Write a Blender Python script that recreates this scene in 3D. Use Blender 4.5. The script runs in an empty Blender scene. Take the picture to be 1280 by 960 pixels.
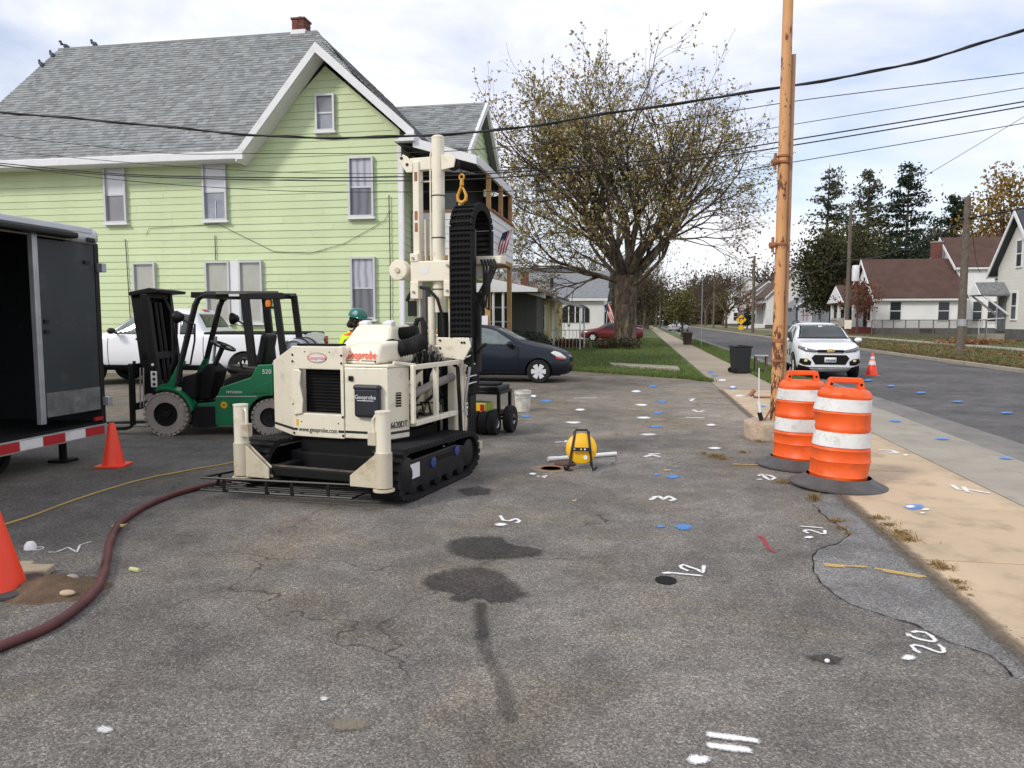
import bpy, bmesh, math, random
from mathutils import Vector, Matrix, Euler, noise
from mathutils.bvhtree import BVHTree
sc = bpy.context.scene
col = sc.collection
R = math.radians
rng = random.Random(7)

# ---------------------------------------------------------------- camera
CAM_H, FPX, YAW, PITCH = 1.58, 931.0, R(9.75), math.atan(80 / 931.0)
cd = bpy.data.cameras.new('camera')
cam = bpy.data.objects.new('camera', cd)
col.objects.link(cam)
cam.location = (0, 0, CAM_H)
cam.rotation_euler = (R(90) - PITCH, 0, YAW)
cd.sensor_width = 36
cd.lens = FPX / 1280 * 36
cd.clip_start = 0.05
cd.clip_end = 3000
sc.camera = cam

# ---------------------------------------------------------------- sky and sun
SUN_EL, SUN_AZ = R(37), R(221)      # the sun stands behind the camera, to the left (azimuth clockwise from +Y)
w = bpy.data.worlds.new('World')
sc.world = w
w.use_nodes = True
nt = w.node_tree
nt.nodes.clear()
out = nt.nodes.new('ShaderNodeOutputWorld')
bg = nt.nodes.new('ShaderNodeBackground')
bg.inputs['Strength'].default_value = 0.12
nt.links.new(bg.outputs[0], out.inputs[0])
sky = nt.nodes.new('ShaderNodeTexSky')
sky.sky_type = 'NISHITA'
sky.sun_disc = False
sky.sun_elevation = SUN_EL
sky.sun_rotation = SUN_AZ
sky.air_density = 1.0
sky.dust_density = 1.0
tc = nt.nodes.new('ShaderNodeTexCoord')
mp = nt.nodes.new('ShaderNodeMapping')
mp.inputs['Scale'].default_value = (1.0, 1.0, 3.2)
mp.inputs['Location'].default_value = (0.35, 0.1, 0.0)
nt.links.new(tc.outputs['Generated'], mp.inputs[0])
nz = nt.nodes.new('ShaderNodeTexNoise')
nz.inputs['Scale'].default_value = 2.2
nz.inputs['Detail'].default_value = 7
nz.inputs['Roughness'].default_value = 0.55
nz.inputs['Distortion'].default_value = 0.35
nt.links.new(mp.outputs[0], nz.inputs[0])
rp = nt.nodes.new('ShaderNodeValToRGB')
rp.color_ramp.elements[0].position = 0.33
rp.color_ramp.elements[0].color = (0.36, 0.36, 0.36, 1)
rp.color_ramp.elements[1].position = 0.55
rp.color_ramp.elements[1].color = (1, 1, 1, 1)
nt.links.new(nz.outputs[0], rp.inputs[0])
nz2 = nt.nodes.new('ShaderNodeTexNoise')
nz2.inputs['Scale'].default_value = 3.4
nz2.inputs['Detail'].default_value = 5
nt.links.new(mp.outputs[0], nz2.inputs[0])
cr = nt.nodes.new('ShaderNodeValToRGB')
cr.color_ramp.elements[0].position = 0.35
cr.color_ramp.elements[0].color = (0.80, 0.83, 0.95, 1)
cr.color_ramp.elements[1].position = 0.62
cr.color_ramp.elements[1].color = (0.99, 0.99, 1.0, 1)
nt.links.new(nz2.outputs[0], cr.inputs[0])
cm = nt.nodes.new('ShaderNodeMixRGB')
cm.blend_type = 'MULTIPLY'
cm.inputs[0].default_value = 1
cm.inputs[2].default_value = (7.3, 7.3, 7.5, 1)
nt.links.new(cr.outputs[0], cm.inputs[1])
mx = nt.nodes.new('ShaderNodeMixRGB')
nt.links.new(rp.outputs[0], mx.inputs[0])
nt.links.new(sky.outputs[0], mx.inputs[1])
nt.links.new(cm.outputs[0], mx.inputs[2])
nt.links.new(mx.outputs[0], bg.inputs['Color'])

sd = bpy.data.lights.new('sun', 'SUN')
sd.energy = 1.5
sd.angle = R(10)
sd.color = (1.0, 0.95, 0.87)
sun = bpy.data.objects.new('sun', sd)
col.objects.link(sun)
sdir = Vector((math.sin(SUN_AZ) * math.cos(SUN_EL), math.cos(SUN_AZ) * math.cos(SUN_EL), math.sin(SUN_EL)))
sun.rotation_euler = sdir.to_track_quat('Z', 'Y').to_euler()
sun.location = sdir * 60
sc.view_settings.view_transform = 'Standard'
sc.view_settings.look = 'None'
sc.view_settings.exposure = 0.4
sc.view_settings.gamma = 1.0
sc.view_settings.use_curve_mapping = False

# ---------------------------------------------------------------- surveying helpers (photo coordinates -> metres)
def ray(u, v):
    x, y = (u - 640) / FPX, -(v - 480) / FPX
    cp, sp, c, s = math.cos(PITCH), math.sin(PITCH), math.cos(YAW), math.sin(YAW)
    f, up = cp + y * sp, -sp + y * cp
    return Vector((x * c - f * s, x * s + f * c, up))
def ground_at(u, v, z=0.0):
    d = ray(u, v); p = d * ((z - CAM_H) / d.z)
    return Vector((p.x, p.y, z))
def at_y(u, v, Y):
    d = ray(u, v); p = d * (Y / d.y)
    return Vector((p.x, Y, p.z + CAM_H))

# ---------------------------------------------------------------- materials
def lin(c):
    return tuple(((x / 255) / 12.92 if x / 255 <= .04045 else ((x / 255 + .055) / 1.055) ** 2.4) for x in c)
class NT:
    def __init__(s, m):
        m.use_nodes = True
        s.t = m.node_tree; s.b = s.t.nodes['Principled BSDF']
        s.tc = None
    def n(s, k, **kw):
        x = s.t.nodes.new(k)
        for a, b in kw.items():
            if a in x.inputs: x.inputs[a].default_value = b
            else: setattr(x, a, b)
        return x
    def l(s, a, b): s.t.links.new(a, b)
    def obj(s):
        if not s.tc: s.tc = s.n('ShaderNodeTexCoord')
        return s.tc.outputs['Object']
    def noise(s, scale, detail=5, rough=.55, vec=None, dist=0):
        x = s.n('ShaderNodeTexNoise'); x.inputs['Scale'].default_value = scale
        x.inputs['Detail'].default_value = detail; x.inputs['Roughness'].default_value = rough
        x.inputs['Distortion'].default_value = dist
        s.l(vec or s.obj(), x.inputs['Vector']); return x.outputs[0]
    def ramp(s, fac, stops):
        x = s.n('ShaderNodeValToRGB'); e = x.color_ramp.elements
        while len(e) < len(stops): e.new(.5)
        for i, (p, c) in enumerate(stops):
            e[i].position = p; e[i].color = (c, c, c, 1) if isinstance(c, (int, float)) else tuple(c) + (1,)
        s.l(fac, x.inputs[0]); return x.outputs[0]
    def mix(s, fac, a, b, mode='MIX'):
        x = s.n('ShaderNodeMixRGB'); x.blend_type = mode
        for i, q in enumerate((fac, a, b)):
            if hasattr(q, 'is_linked'): s.l(q, x.inputs[i])
            elif i == 0: x.inputs[0].default_value = q
            else: x.inputs[i].default_value = tuple(q) + (1,)
        return x.outputs[0]
    def math(s, op, a, b=0.0):
        x = s.n('ShaderNodeMath'); x.operation = op
        for i, q in enumerate((a, b)):
            if hasattr(q, 'is_linked'): s.l(q, x.inputs[i])
            else: x.inputs[i].default_value = q
        return x.outputs[0]
    def bump(s, h, strength=.3, dist=.01):
        x = s.n('ShaderNodeBump'); x.inputs['Strength'].default_value = strength; x.inputs['Distance'].default_value = dist
        s.l(h, x.inputs['Height']); s.l(x.outputs[0], s.b.inputs['Normal'])
    def base(s, c): s.l(c, s.b.inputs['Base Color'])
MATS = {}
def mat(name, c, rough=.6, metal=0.0, var=.10, scale=3.0, bump=0.0, bscale=80, bdist=.003, dirt=None, island=0.0, coat=0.0, spec=.5, objrand=0.0):
    """c is the real base colour (linear). dirt = (colour, amount 0..1, scale)"""
    if name in MATS: return MATS[name]
    m = bpy.data.materials.new(name); k = NT(m)
    k.b.inputs['Roughness'].default_value = rough; k.b.inputs['Metallic'].default_value = metal
    k.b.inputs['Coat Weight'].default_value = coat; k.b.inputs['Coat Roughness'].default_value = .06
    k.b.inputs['Specular IOR Level'].default_value = spec
    lo = tuple(x * (1 - var) for x in c); hi = tuple(min(1, x * (1 + var)) for x in c)
    cc = k.ramp(k.noise(scale, 6), [(.3, lo), (.7, hi)])
    if dirt:
        f = k.ramp(k.noise(dirt[2], 8, .65), [(.62 - .35 * dirt[1], 0.0), (.80 - .2 * dirt[1], min(1, .35 + dirt[1]))])
        cc = k.mix(f, cc, dirt[0])
    if island:
        g = k.n('ShaderNodeNewGeometry')
        cc = k.mix(1.0, cc, k.ramp(g.outputs['Random Per Island'], [(0, 1 - island), (1, 1 + 0 * island)]), 'MULTIPLY')
    if objrand:
        g = k.n('ShaderNodeObjectInfo')
        cc = k.mix(1.0, cc, k.ramp(g.outputs['Random'], [(0, 1 - objrand), (1, 1.0)]), 'MULTIPLY')
    k.base(cc)
    if bump: k.bump(k.noise(bscale, 3), bump, bdist)
    MATS[name] = m; return m
def leafmat(name, cols, rough=.6):
    m = bpy.data.materials.new(name); k = NT(m)
    k.b.inputs['Roughness'].default_value = rough
    k.b.inputs['Specular IOR Level'].default_value = .25
    g = k.n('ShaderNodeNewGeometry')
    k.base(k.ramp(g.outputs['Random Per Island'], [(i / (len(cols) - 1), c) for i, c in enumerate(cols)]))
    tr = k.n('ShaderNodeBsdfTranslucent'); k.l(k.b.inputs['Base Color'].links[0].from_socket, tr.inputs[0])
    ms = k.n('ShaderNodeMixShader'); ms.inputs[0].default_value = .25
    o = k.t.nodes['Material Output']
    k.l(k.b.outputs[0], ms.inputs[1]); k.l(tr.outputs[0], ms.inputs[2]); k.l(ms.outputs[0], o.inputs[0])
    MATS[name] = m; return m
def asphalt(name, dark, light, tint, agg=1.0, cracks=True):
    m = bpy.data.materials.new(name); k = NT(m)
    k.b.inputs['Roughness'].default_value = .85
    k.b.inputs['Specular IOR Level'].default_value = .3
    vo = k.n('ShaderNodeTexVoronoi', Scale=132.0 / agg); k.l(k.obj(), vo.inputs['Vector'])
    sep = k.n('ShaderNodeSeparateColor'); k.l(vo.outputs['Color'], sep.inputs[0])
    stone = k.ramp(sep.outputs[0], [(0, tuple(x * .27 for x in dark)), (.35, dark), (.85, light), (1, tuple(min(1, x * 1.8) for x in light))])
    fine = k.noise(300 / agg, 4, .7)
    c = k.mix(.42, stone, k.ramp(fine, [(.3, tuple(x * .5 for x in dark)), (.5, tuple((a + b) / 2 for a, b in zip(dark, light))), (.7, tuple(x * 1.38 for x in light))]))
    big = k.ramp(k.noise(.45, 7, .65), [(.3, .58), (.7, 1.30)])
    c = k.mix(1, c, big, 'MULTIPLY')
    mid = k.ramp(k.noise(2.6, 8, .7, dist=.4), [(.32, .70), (.68, 1.24)])
    c = k.mix(1, c, mid, 'MULTIPLY')
    c = k.mix(k.ramp(k.noise(.7, 5, .65, dist=.6), [(.48, 0), (.7, .75)]), c, k.mix(1, c, tint, 'MULTIPLY'))
    if name == 'lot asphalt':       # the far end of the lot is older and paler, the side by the trailer is darker
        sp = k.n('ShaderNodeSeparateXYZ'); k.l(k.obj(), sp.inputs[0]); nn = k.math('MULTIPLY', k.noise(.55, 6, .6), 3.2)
        far = k.ramp(k.math('MULTIPLY', k.math('ADD', sp.outputs[1], nn), .05), [(.50, 0), (.72, .85)])
        c = k.mix(far, c, k.mix(1, c, (1.42, 1.34, 1.20), 'MULTIPLY'))
        dark_left = k.ramp(k.math('MULTIPLY', k.math('ADD', k.math('ADD', k.math('MULTIPLY', sp.outputs[0], -1.0), k.math('MULTIPLY', sp.outputs[1], .35)), nn), .1), [(.52, 0), (.86, .62)])
        c = k.mix(dark_left, c, k.mix(1, c, (.42, .42, .43), 'MULTIPLY'))
    h = k.math('ADD', k.math('MULTIPLY', vo.outputs['Distance'], -1.0), fine)
    if cracks:
        dn = k.n('ShaderNodeTexNoise'); dn.inputs['Scale'].default_value = 1.7; dn.inputs['Detail'].default_value = 6
        k.l(k.obj(), dn.inputs['Vector'])
        va = k.n('ShaderNodeVectorMath'); va.operation = 'SCALE'; va.inputs['Scale'].default_value = .9; k.l(dn.outputs['Color'], va.inputs[0])
        vb = k.n('ShaderNodeVectorMath'); vb.operation = 'ADD'; k.l(k.obj(), vb.inputs[0]); k.l(va.outputs[0], vb.inputs[1])
        ve = k.n('ShaderNodeTexVoronoi', Scale=.33); ve.feature = 'DISTANCE_TO_EDGE'; k.l(vb.outputs[0], ve.inputs['Vector'])
        line = k.ramp(ve.outputs['Distance'], [(.0, 1.0), (.0035, 0.0)])
        line = k.mix(1, line, k.ramp(k.noise(.8, 3), [(.46, 0), (.56, .8)]), 'MULTIPLY')
        c = k.mix(line, c, (.022, .021, .02))
    k.base(c)
    k.bump(h, .55, .006 * agg)
    MATS[name] = m; return m
def paint_on_ground(name, c, cover=.5):
    m = bpy.data.materials.new(name); k = NT(m)
    k.b.inputs['Base Color'].default_value = tuple(c) + (1,)
    k.b.inputs['Roughness'].default_value = .7
    t = k.n('ShaderNodeBsdfTransparent'); ms = k.n('ShaderNodeMixShader')
    at = k.n('ShaderNodeAttribute'); at.attribute_name = 'fade'      # full in the middle of a stroke, thin overspray at its edge
    sm = k.math('ADD', k.math('MULTIPLY', k.noise(110, 4, .75), .9), k.math('MULTIPLY', at.outputs['Fac'], .42))
    f = k.ramp(sm, [(cover + .08, 0), (cover + .36, .95)])
    k.l(f, ms.inputs[0]); k.l(t.outputs[0], ms.inputs[1]); k.l(k.b.outputs[0], ms.inputs[2])
    k.l(ms.outputs[0], k.t.nodes['Material Output'].inputs[0])
    MATS[name] = m; return m

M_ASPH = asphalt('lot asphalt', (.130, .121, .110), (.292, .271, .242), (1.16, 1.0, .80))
M_ASPHN = asphalt('newer asphalt patch', (.165, .160, .153), (.31, .302, .288), (1.0, 1.0, 1.0), cracks=False)
M_ROAD = asphalt('road asphalt', (.098, .093, .092), (.155, .149, .147), (1.05, 1.0, .95), 1.4)
M_STAIN = asphalt('wet stained asphalt', (.045, .040, .037), (.125, .112, .102), (1.0, .95, .9), cracks=False)
M_SIDE = mat('tan concrete', (.56, .43, .285), .85, var=.10, scale=1.2, bump=.25, bscale=160, dirt=((.27, .205, .14), .36, 2.6), objrand=.12)
M_CONC = mat('grey concrete', (.36, .322, .262), .85, var=.14, scale=1.1, bump=.25, bscale=150, dirt=((.19, .175, .15), .3, 2.4), objrand=.08)
M_GUTTER = mat('gutter concrete', (.20, .188, .168), .85, var=.2, scale=1.6, bump=.3, bscale=120, dirt=((.10, .095, .085), .35, 3))
M_GRASS = mat('grass soil', (.085, .125, .034), .9, var=.35, scale=2.5, bump=.5, bscale=40, bdist=.03, dirt=((.13, .095, .045), .35, 1.4))
M_FARG = mat('far grass', (.085, .095, .04), .9, var=.3, scale=.5, dirt=((.12, .09, .05), .3, .2))
M_SOIL = mat('brown soil', (.115, .075, .045), .95, var=.35, scale=14, bump=.6, bscale=60, bdist=.02)
M_GREEN = mat('pale green siding', (.595, .685, .405), .55, var=.045, scale=1.2, dirt=((.46, .54, .31), .20, 2.2), objrand=.05)
M_GREENS = mat('green siding street side', (.595, .685, .405), .55, var=.05, scale=1.2, objrand=.05)
M_WTRIM = mat('white trim', (.76, .76, .77), .5, var=.04, dirt=((.5, .49, .46), .12, 2.5))
M_WHITE = mat('white siding', (.78, .78, .77), .55, var=.04, scale=1.5, objrand=.05)
M_SHING = mat('grey shingle', (.305, .318, .318), .9, var=.10, scale=2.0, bump=.3, bscale=90, island=.40)
M_BSHING = mat('brown shingle', (.088, .046, .035), .9, var=.22, scale=1.2, bump=.3, bscale=30, island=.15)
M_GWIN = mat('window pane', (.12, .135, .145), .08, var=.2, scale=2)
M_DWIN = mat('dark window pane', (.02, .022, .026), .06, var=.2)
M_BLIND = mat('pale blind', (.50, .50, .46), .5, var=.06, scale=4)
M_CURT = mat('grey curtain', (.36, .36, .40), .7, var=.15, scale=6)
M_ALU = mat('window aluminium', (.55, .56, .57), .45, .3, var=.06)
M_BRICK = mat('red brick', (.20, .075, .055), .85, var=.25, scale=9, objrand=.35)
M_WOOD = mat('raw lumber', (.43, .26, .11), .75, var=.2, scale=5)
M_PORCHSHADE = mat('dark interior', (.030, .030, .032), .8, var=.2)  # near black, puts the shade inside the porch into the colour
M_BLACK = mat('black paint', (.009, .009, .0095), .42, var=.25, scale=5, spec=.35, dirt=((.035, .033, .03), .1, 6))
M_BLKMATTE = mat('matte black', (.007, .007, .007), .75, var=.25, scale=6, spec=.25)
M_RUBBER = mat('black rubber', (.013, .013, .013), .8, var=.3, scale=8, spec=.3, dirt=((.045, .040, .035), .28, 7))
M_CREAM = mat('cream machine paint', (.80, .745, .60), .42, var=.05, scale=3, dirt=((.33, .26, .17), .16, 9), coat=.1)
M_CREAMD = mat('worn cream paint', (.58, .52, .39), .5, var=.08, scale=4, dirt=((.25, .17, .09), .28, 7))
M_STEEL = mat('bare steel', (.42, .40, .38), .35, .85, var=.15, scale=8)
M_GALV = mat('galvanised steel', (.45, .46, .47), .45, .7, var=.15, scale=5)
M_FGREEN = mat('green machine paint', (.006, .17, .065), .38, var=.08, dirt=((.035, .075, .045), .22, 7), coat=.2)
M_ORANGE = mat('orange plastic', (.86, .112, .012), .48, var=.06, scale=4, dirt=((.33, .08, .035), .28, 7))
M_CONE = mat('red orange vinyl', (.90, .055, .015), .42, var=.05, scale=4, dirt=((.5, .06, .03), .1, 8))
M_WREFL = mat('white reflective tape', (.76, .76, .74), .5, var=.05, dirt=((.36, .31, .25), .28, 16))
M_RREFL = mat('red reflective tape', (.45, .02, .025), .4, var=.06)
M_YEL = mat('yellow plastic', (.84, .47, .010), .42, var=.06, dirt=((.45, .28, .05), .12, 8))
M_PVC = mat('white pipe', (.80, .80, .79), .4, var=.03, dirt=((.5, .47, .42), .1, 6))
M_RUST = bpy.data.materials.new('peeling orange pole paint')
def _rust(m):
    k = NT(m); k.b.inputs['Roughness'].default_value = .62
    sp = k.n('ShaderNodeSeparateXYZ'); k.l(k.obj(), sp.inputs[0])
    c = k.ramp(k.noise(2.2, 6), [(.3, (.55, .265, .105)), (.7, (.67, .36, .155))])
    mp_ = k.n('ShaderNodeMapping'); mp_.inputs['Scale'].default_value = (1, 1, .45); k.l(k.obj(), mp_.inputs[0])
    n = k.noise(10.5, 9, .68, mp_.outputs[0])
    low = k.ramp(k.math('MULTIPLY', sp.outputs[2], .125), [(.03, .11), (.15, .045), (.4, -.02), (1, -.04)])      # more flaked off towards the foot
    f = k.ramp(k.math('ADD', n, low), [(.565, 0), (.60, 1)])
    dark = k.ramp(k.noise(30, 4), [(.35, (.055, .018, .010)), (.65, (.22, .070, .028))])
    k.base(k.mix(f, c, dark)); k.bump(k.math('MULTIPLY', f, -1.0), .6, .004)
_rust(M_RUST)
M_RUSTD = mat('rusty brown steel', (.33, .135, .06), .75, var=.25, scale=4, dirt=((.10, .035, .018), .35, 5))
M_OLDCON = mat('mossy old concrete', (.46, .36, .27), .9, var=.2, scale=5, bump=.8, bscale=22, bdist=.02, dirt=((.20, .08, .045), .34, 6))
M_CARW = mat('white car paint', (.80, .81, .83), .25, var=.015, coat=.6)
M_CARB = mat('dark blue car paint', (.006, .010, .020), .32, var=.05, coat=.25, spec=.3)
M_CARR = mat('dark red car paint', (.14, .012, .016), .3, var=.05, coat=.6)
M_CGLASS = mat('car glass', (.030, .038, .040), .04, var=.1, spec=.8)
M_CGLASSL = mat('pale car glass', (.13, .165, .165), .06, var=.25, scale=3, spec=.8)
M_LAMP = mat('clear lamp lens', (.13, .135, .145), .12, var=.4, scale=30, coat=.8)
M_LAMPW = mat('pale lamp lens', (.66, .66, .64), .2, var=.2, scale=30, coat=.5)
M_AMBER = mat('amber lens', (.8, .22, .02), .2, var=.05)
M_REDL = mat('red lens', (.45, .02, .02), .2, var=.05)
M_RIM = mat('silver rim', (.66, .67, .68), .4, .15, var=.05)
M_TYREG = mat('grey solid tyre', (.36, .315, .275), .85, var=.15, scale=6, bump=.3, bscale=50, dirt=((.16, .135, .11), .35, 5))
M_WIRE = mat('black cable', (.012, .012, .013), .6, var=.1)
M_HOSE = mat('maroon hose', (.105, .030, .030), .55, var=.2, scale=7, dirt=((.05, .022, .02), .3, 5))
M_CORD = mat('yellow cord', (.42, .30, .09), .6, var=.15)
M_BARK = mat('grey brown bark', (.098, .073, .050), .9, var=.5, scale=3.5, bump=1.0, bscale=9, bdist=.08, dirt=((.27, .22, .15), .30, 2.2))
def _bark():
    m = bpy.data.materials.new('plated mottled bark'); k = NT(m); k.b.inputs['Roughness'].default_value = .9
    mp_ = k.n('ShaderNodeMapping'); mp_.inputs['Scale'].default_value = (1, 1, .38); k.l(k.obj(), mp_.inputs[0])
    fur = k.noise(5.5, 6, .65, mp_.outputs[0], .6); big_ = k.noise(1.5, 6, .6, mp_.outputs[0], .5)
    c = k.ramp(fur, [(.34, (.020, .014, .010)), (.47, (.085, .062, .043)), (.62, (.15, .115, .080)), (.75, (.25, .205, .15))])
    c = k.mix(k.ramp(big_, [(.50, 0), (.60, .8)]), c, k.ramp(fur, [(.35, (.07, .055, .04)), (.6, (.30, .25, .18))]))
    k.base(c); k.bump(fur, 1.0, .12); return m
M_BARKP = _bark()
M_TWIG = mat('brown twig', (.085, .058, .042), .9, var=.25, scale=3)
M_TAUPE = mat('weathered pole', (.13, .105, .085), .9, var=.3, scale=6)
M_HIVIS = mat('yellow green fabric', (.62, .82, .02), .8, var=.08, bump=.2, bscale=40)
M_HIOR = mat('orange fabric', (.95, .17, .04), .8, var=.08)
M_SKIN = mat('skin', (.42, .22, .15), .55, var=.08)
M_HAIR = mat('dark hair', (.018, .012, .010), .7, var=.3, scale=40)
M_HAT = mat('green hard hat', (.004, .13, .09), .3, var=.05, coat=.4)
M_DENIM = mat('dark denim', (.035, .04, .06), .9, var=.2)
M_OGLET = mat('orange lettering', (.85, .10, .03), .5, var=.05)
M_BLET = mat('black lettering', (.02, .02, .02), .5, var=.05)
M_WLET = mat('white lettering', (.75, .75, .74), .5, var=.05)
M_PWHITE = paint_on_ground('white spray paint', (.86, .86, .85), .44)
M_PBLUE = paint_on_ground('blue spray paint', (.085, .30, .72), .57)
M_PRED = paint_on_ground('red spray paint', (.42, .04, .06), .60)
M_PYEL = paint_on_ground('worn yellow paint', (.66, .44, .13), .56)
M_PTHIN = paint_on_ground('thin white spray paint', (.72, .72, .70), .54)
L_SYC = leafmat('sycamore leaves', [(.30, .21, .085), (.35, .29, .115), (.25, .25, .085), (.42, .34, .16), (.24, .155, .07)])
L_DARK = leafmat('evergreen needles', [(.012, .024, .014), (.024, .042, .022), (.035, .055, .026), (.018, .032, .02)])
L_GREYG = leafmat('grey green needles', [(.05, .062, .035), (.075, .085, .045), (.04, .05, .03), (.09, .09, .05)])
L_MAPLE = leafmat('dark maple leaves', [(.025, .035, .015), (.045, .05, .02), (.075, .06, .022), (.02, .028, .013)])
L_GOLD = leafmat('golden leaves', [(.30, .19, .04), (.24, .17, .05), (.36, .22, .055), (.16, .11, .035)])
L_RUSSET = leafmat('russet leaves', [(.16, .045, .02), (.22, .075, .03), (.12, .05, .03), (.26, .11, .05)])
L_OLIVE = leafmat('olive street leaves', [(.07, .075, .022), (.10, .10, .03), (.15, .12, .035), (.05, .055, .02)])
L_HEDGE = leafmat('hedge leaves', [(.012, .022, .010), (.022, .035, .014), (.03, .045, .018)])
L_GRASS = leafmat('grass blades', [(.075, .145, .026), (.11, .185, .036), (.145, .19, .055), (.19, .17, .07)])
L_BANK = leafmat('autumn bank grass', [(.10, .12, .035), (.14, .145, .045), (.19, .165, .07), (.075, .10, .03)])
L_DRY = leafmat('dry grass', [(.30, .20, .09), (.38, .27, .13), (.24, .15, .065), (.18, .14, .05)])
L_FALL = leafmat('fallen leaves', [(.24, .10, .04), (.30, .15, .06), (.18, .075, .03), (.34, .20, .09)])

# ---------------------------------------------------------------- mesh helpers
def tag(o, label=None, cat=None, group=None, kind=None):
    if label: o['label'] = label
    if cat: o['category'] = cat
    if group: o['group'] = group
    if kind: o['kind'] = kind
    return o
def thing(name, label, cat, loc=(0, 0, 0), rz=0.0, group=None):
    o = bpy.data.objects.new(name, None); col.objects.link(o)
    o.empty_display_size = .2
    o.location = loc; o.rotation_euler = (0, 0, R(rz))
    return tag(o, label, cat, group)
def link_mesh(name, me, parent=None):
    o = bpy.data.objects.new(name, me); col.objects.link(o)
    if parent: o.parent = parent
    return o
def copy_tree(o, parent=None):
    c = o.copy(); col.objects.link(c)
    if parent: c.parent = parent
    for ch in list(o.children): copy_tree(ch, c)
    return c
class MB:
    def __init__(s): s.v = []; s.f = []; s.M = None
    def add(s, vs, fs):
        b = len(s.v)
        for p in vs:
            p = Vector(p)
            s.v.append(tuple(s.M @ p) if s.M else tuple(p))
        for f in fs: s.f.append([b + i for i in f])
        return s
    def box(s, c, d, rot=None):
        hx, hy, hz = d[0] / 2, d[1] / 2, d[2] / 2
        vs = [Vector((x, y, z)) for x in (-hx, hx) for y in (-hy, hy) for z in (-hz, hz)]
        if rot:
            m = Euler([R(a) for a in rot]).to_matrix(); vs = [m @ v for v in vs]
        vs = [v + Vector(c) for v in vs]
        return s.add(vs, [(0, 1, 3, 2), (4, 6, 7, 5), (0, 4, 5, 1), (2, 3, 7, 6), (0, 2, 6, 4), (1, 5, 7, 3)])
    def span(s, a, b):
        return s.box([(p + q) / 2 for p, q in zip(a, b)], [abs(q - p) for p, q in zip(a, b)])
    def beam(s, p, q, wd, ht=None, up=(0, 0, 1)):
        p, q = Vector(p), Vector(q); ht = ht or wd
        d = (q - p).normalized(); u = Vector(up)
        if abs(d.dot(u)) > .98: u = Vector((0, 1, 0))
        x = d.cross(u).normalized(); y = x.cross(d)
        vs = [c + x * a * wd / 2 + y * b * ht / 2 for c in (p, q) for a, b in ((-1, -1), (1, -1), (1, 1), (-1, 1))]
        return s.add(vs, [(3, 2, 1, 0), (4, 5, 6, 7), (0, 1, 5, 4), (1, 2, 6, 5), (2, 3, 7, 6), (3, 0, 4, 7)])
    def tube(s, pts, r, n=8, cap=True):
        pts = [Vector(p) for p in pts]; rs = r if isinstance(r, (list, tuple)) else [r] * len(pts)
        b = []; prev = None
        for i, p in enumerate(pts):
            d = (pts[min(i + 1, len(pts) - 1)] - pts[max(i - 1, 0)])
            d = d.normalized() if d.length > 1e-9 else Vector((0, 0, 1))
            if prev is None:
                u = Vector((0, 0, 1)) if abs(d.z) < .9 else Vector((1, 0, 0))
                x = d.cross(u).normalized()
            else:
                x = prev - d * prev.dot(d)
                x = x.normalized() if x.length > 1e-6 else d.orthogonal().normalized()
            prev = x; y = d.cross(x)
            b += [p + (x * math.cos(2 * math.pi * k / n) + y * math.sin(2 * math.pi * k / n)) * rs[i] for k in range(n)]
        fs = [(i * n + k, i * n + (k + 1) % n, (i + 1) * n + (k + 1) % n, (i + 1) * n + k) for i in range(len(pts) - 1) for k in range(n)]
        if cap:
            fs.append(tuple(range(n - 1, -1, -1))); m = (len(pts) - 1) * n; fs.append(tuple(range(m, m + n)))
        return s.add(b, fs)
    def cyl(s, p, q, r, r2=None, n=16): return s.tube([p, q], [r, r if r2 is None else r2], n)
    def prism(s, poly, ax, a, b):
        f = {'x': lambda p, t: (t, p[0], p[1]), 'y': lambda p, t: (p[0], t, p[1]), 'z': lambda p, t: (p[0], p[1], t)}[ax]
        n = len(poly); vs = [f(p, a) for p in poly] + [f(p, b) for p in poly]
        return s.add(vs, [tuple(range(n)), tuple(range(2 * n - 1, n - 1, -1))] + [(i, n + i, n + (i + 1) % n, (i + 1) % n) for i in range(n)])
    def lathe(s, prof, n=24, c=(0, 0, 0), ax='z', cap=True):
        vs = []; fs = []
        for r, t in prof:
            for k in range(n):
                a = 2 * math.pi * k / n; x, y = r * math.cos(a), r * math.sin(a)
                p = {'z': (x, y, t), 'y': (x, t, y), 'x': (t, x, y)}[ax]
                vs.append((p[0] + c[0], p[1] + c[1], p[2] + c[2]))
        for i in range(len(prof) - 1):
            for k in range(n): fs.append((i * n + k, i * n + (k + 1) % n, (i + 1) * n + (k + 1) % n, (i + 1) * n + k))
        if cap and prof[0][0] > 1e-4: fs.append(tuple(range(n - 1, -1, -1)))
        if cap and prof[-1][0] > 1e-4: m = (len(prof) - 1) * n; fs.append(tuple(range(m, m + n)))
        return s.add(vs, fs)
    def ell(s, c, r, nu=14, nv=8):
        prof = [(max(1e-5, math.sin(math.pi * i / nv)), -math.cos(math.pi * i / nv)) for i in range(nv + 1)]
        vs = []
        for q, t in prof:
            for k in range(nu):
                a = 2 * math.pi * k / nu
                vs.append((c[0] + r[0] * q * math.cos(a), c[1] + r[1] * q * math.sin(a), c[2] + r[2] * t))
        return s.add(vs, [(i * nu + k, i * nu + (k + 1) % nu, (i + 1) * nu + (k + 1) % nu, (i + 1) * nu + k) for i in range(nv) for k in range(nu)])
    def poly(s, pts): return s.add(pts, [tuple(range(len(pts)))])
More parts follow.
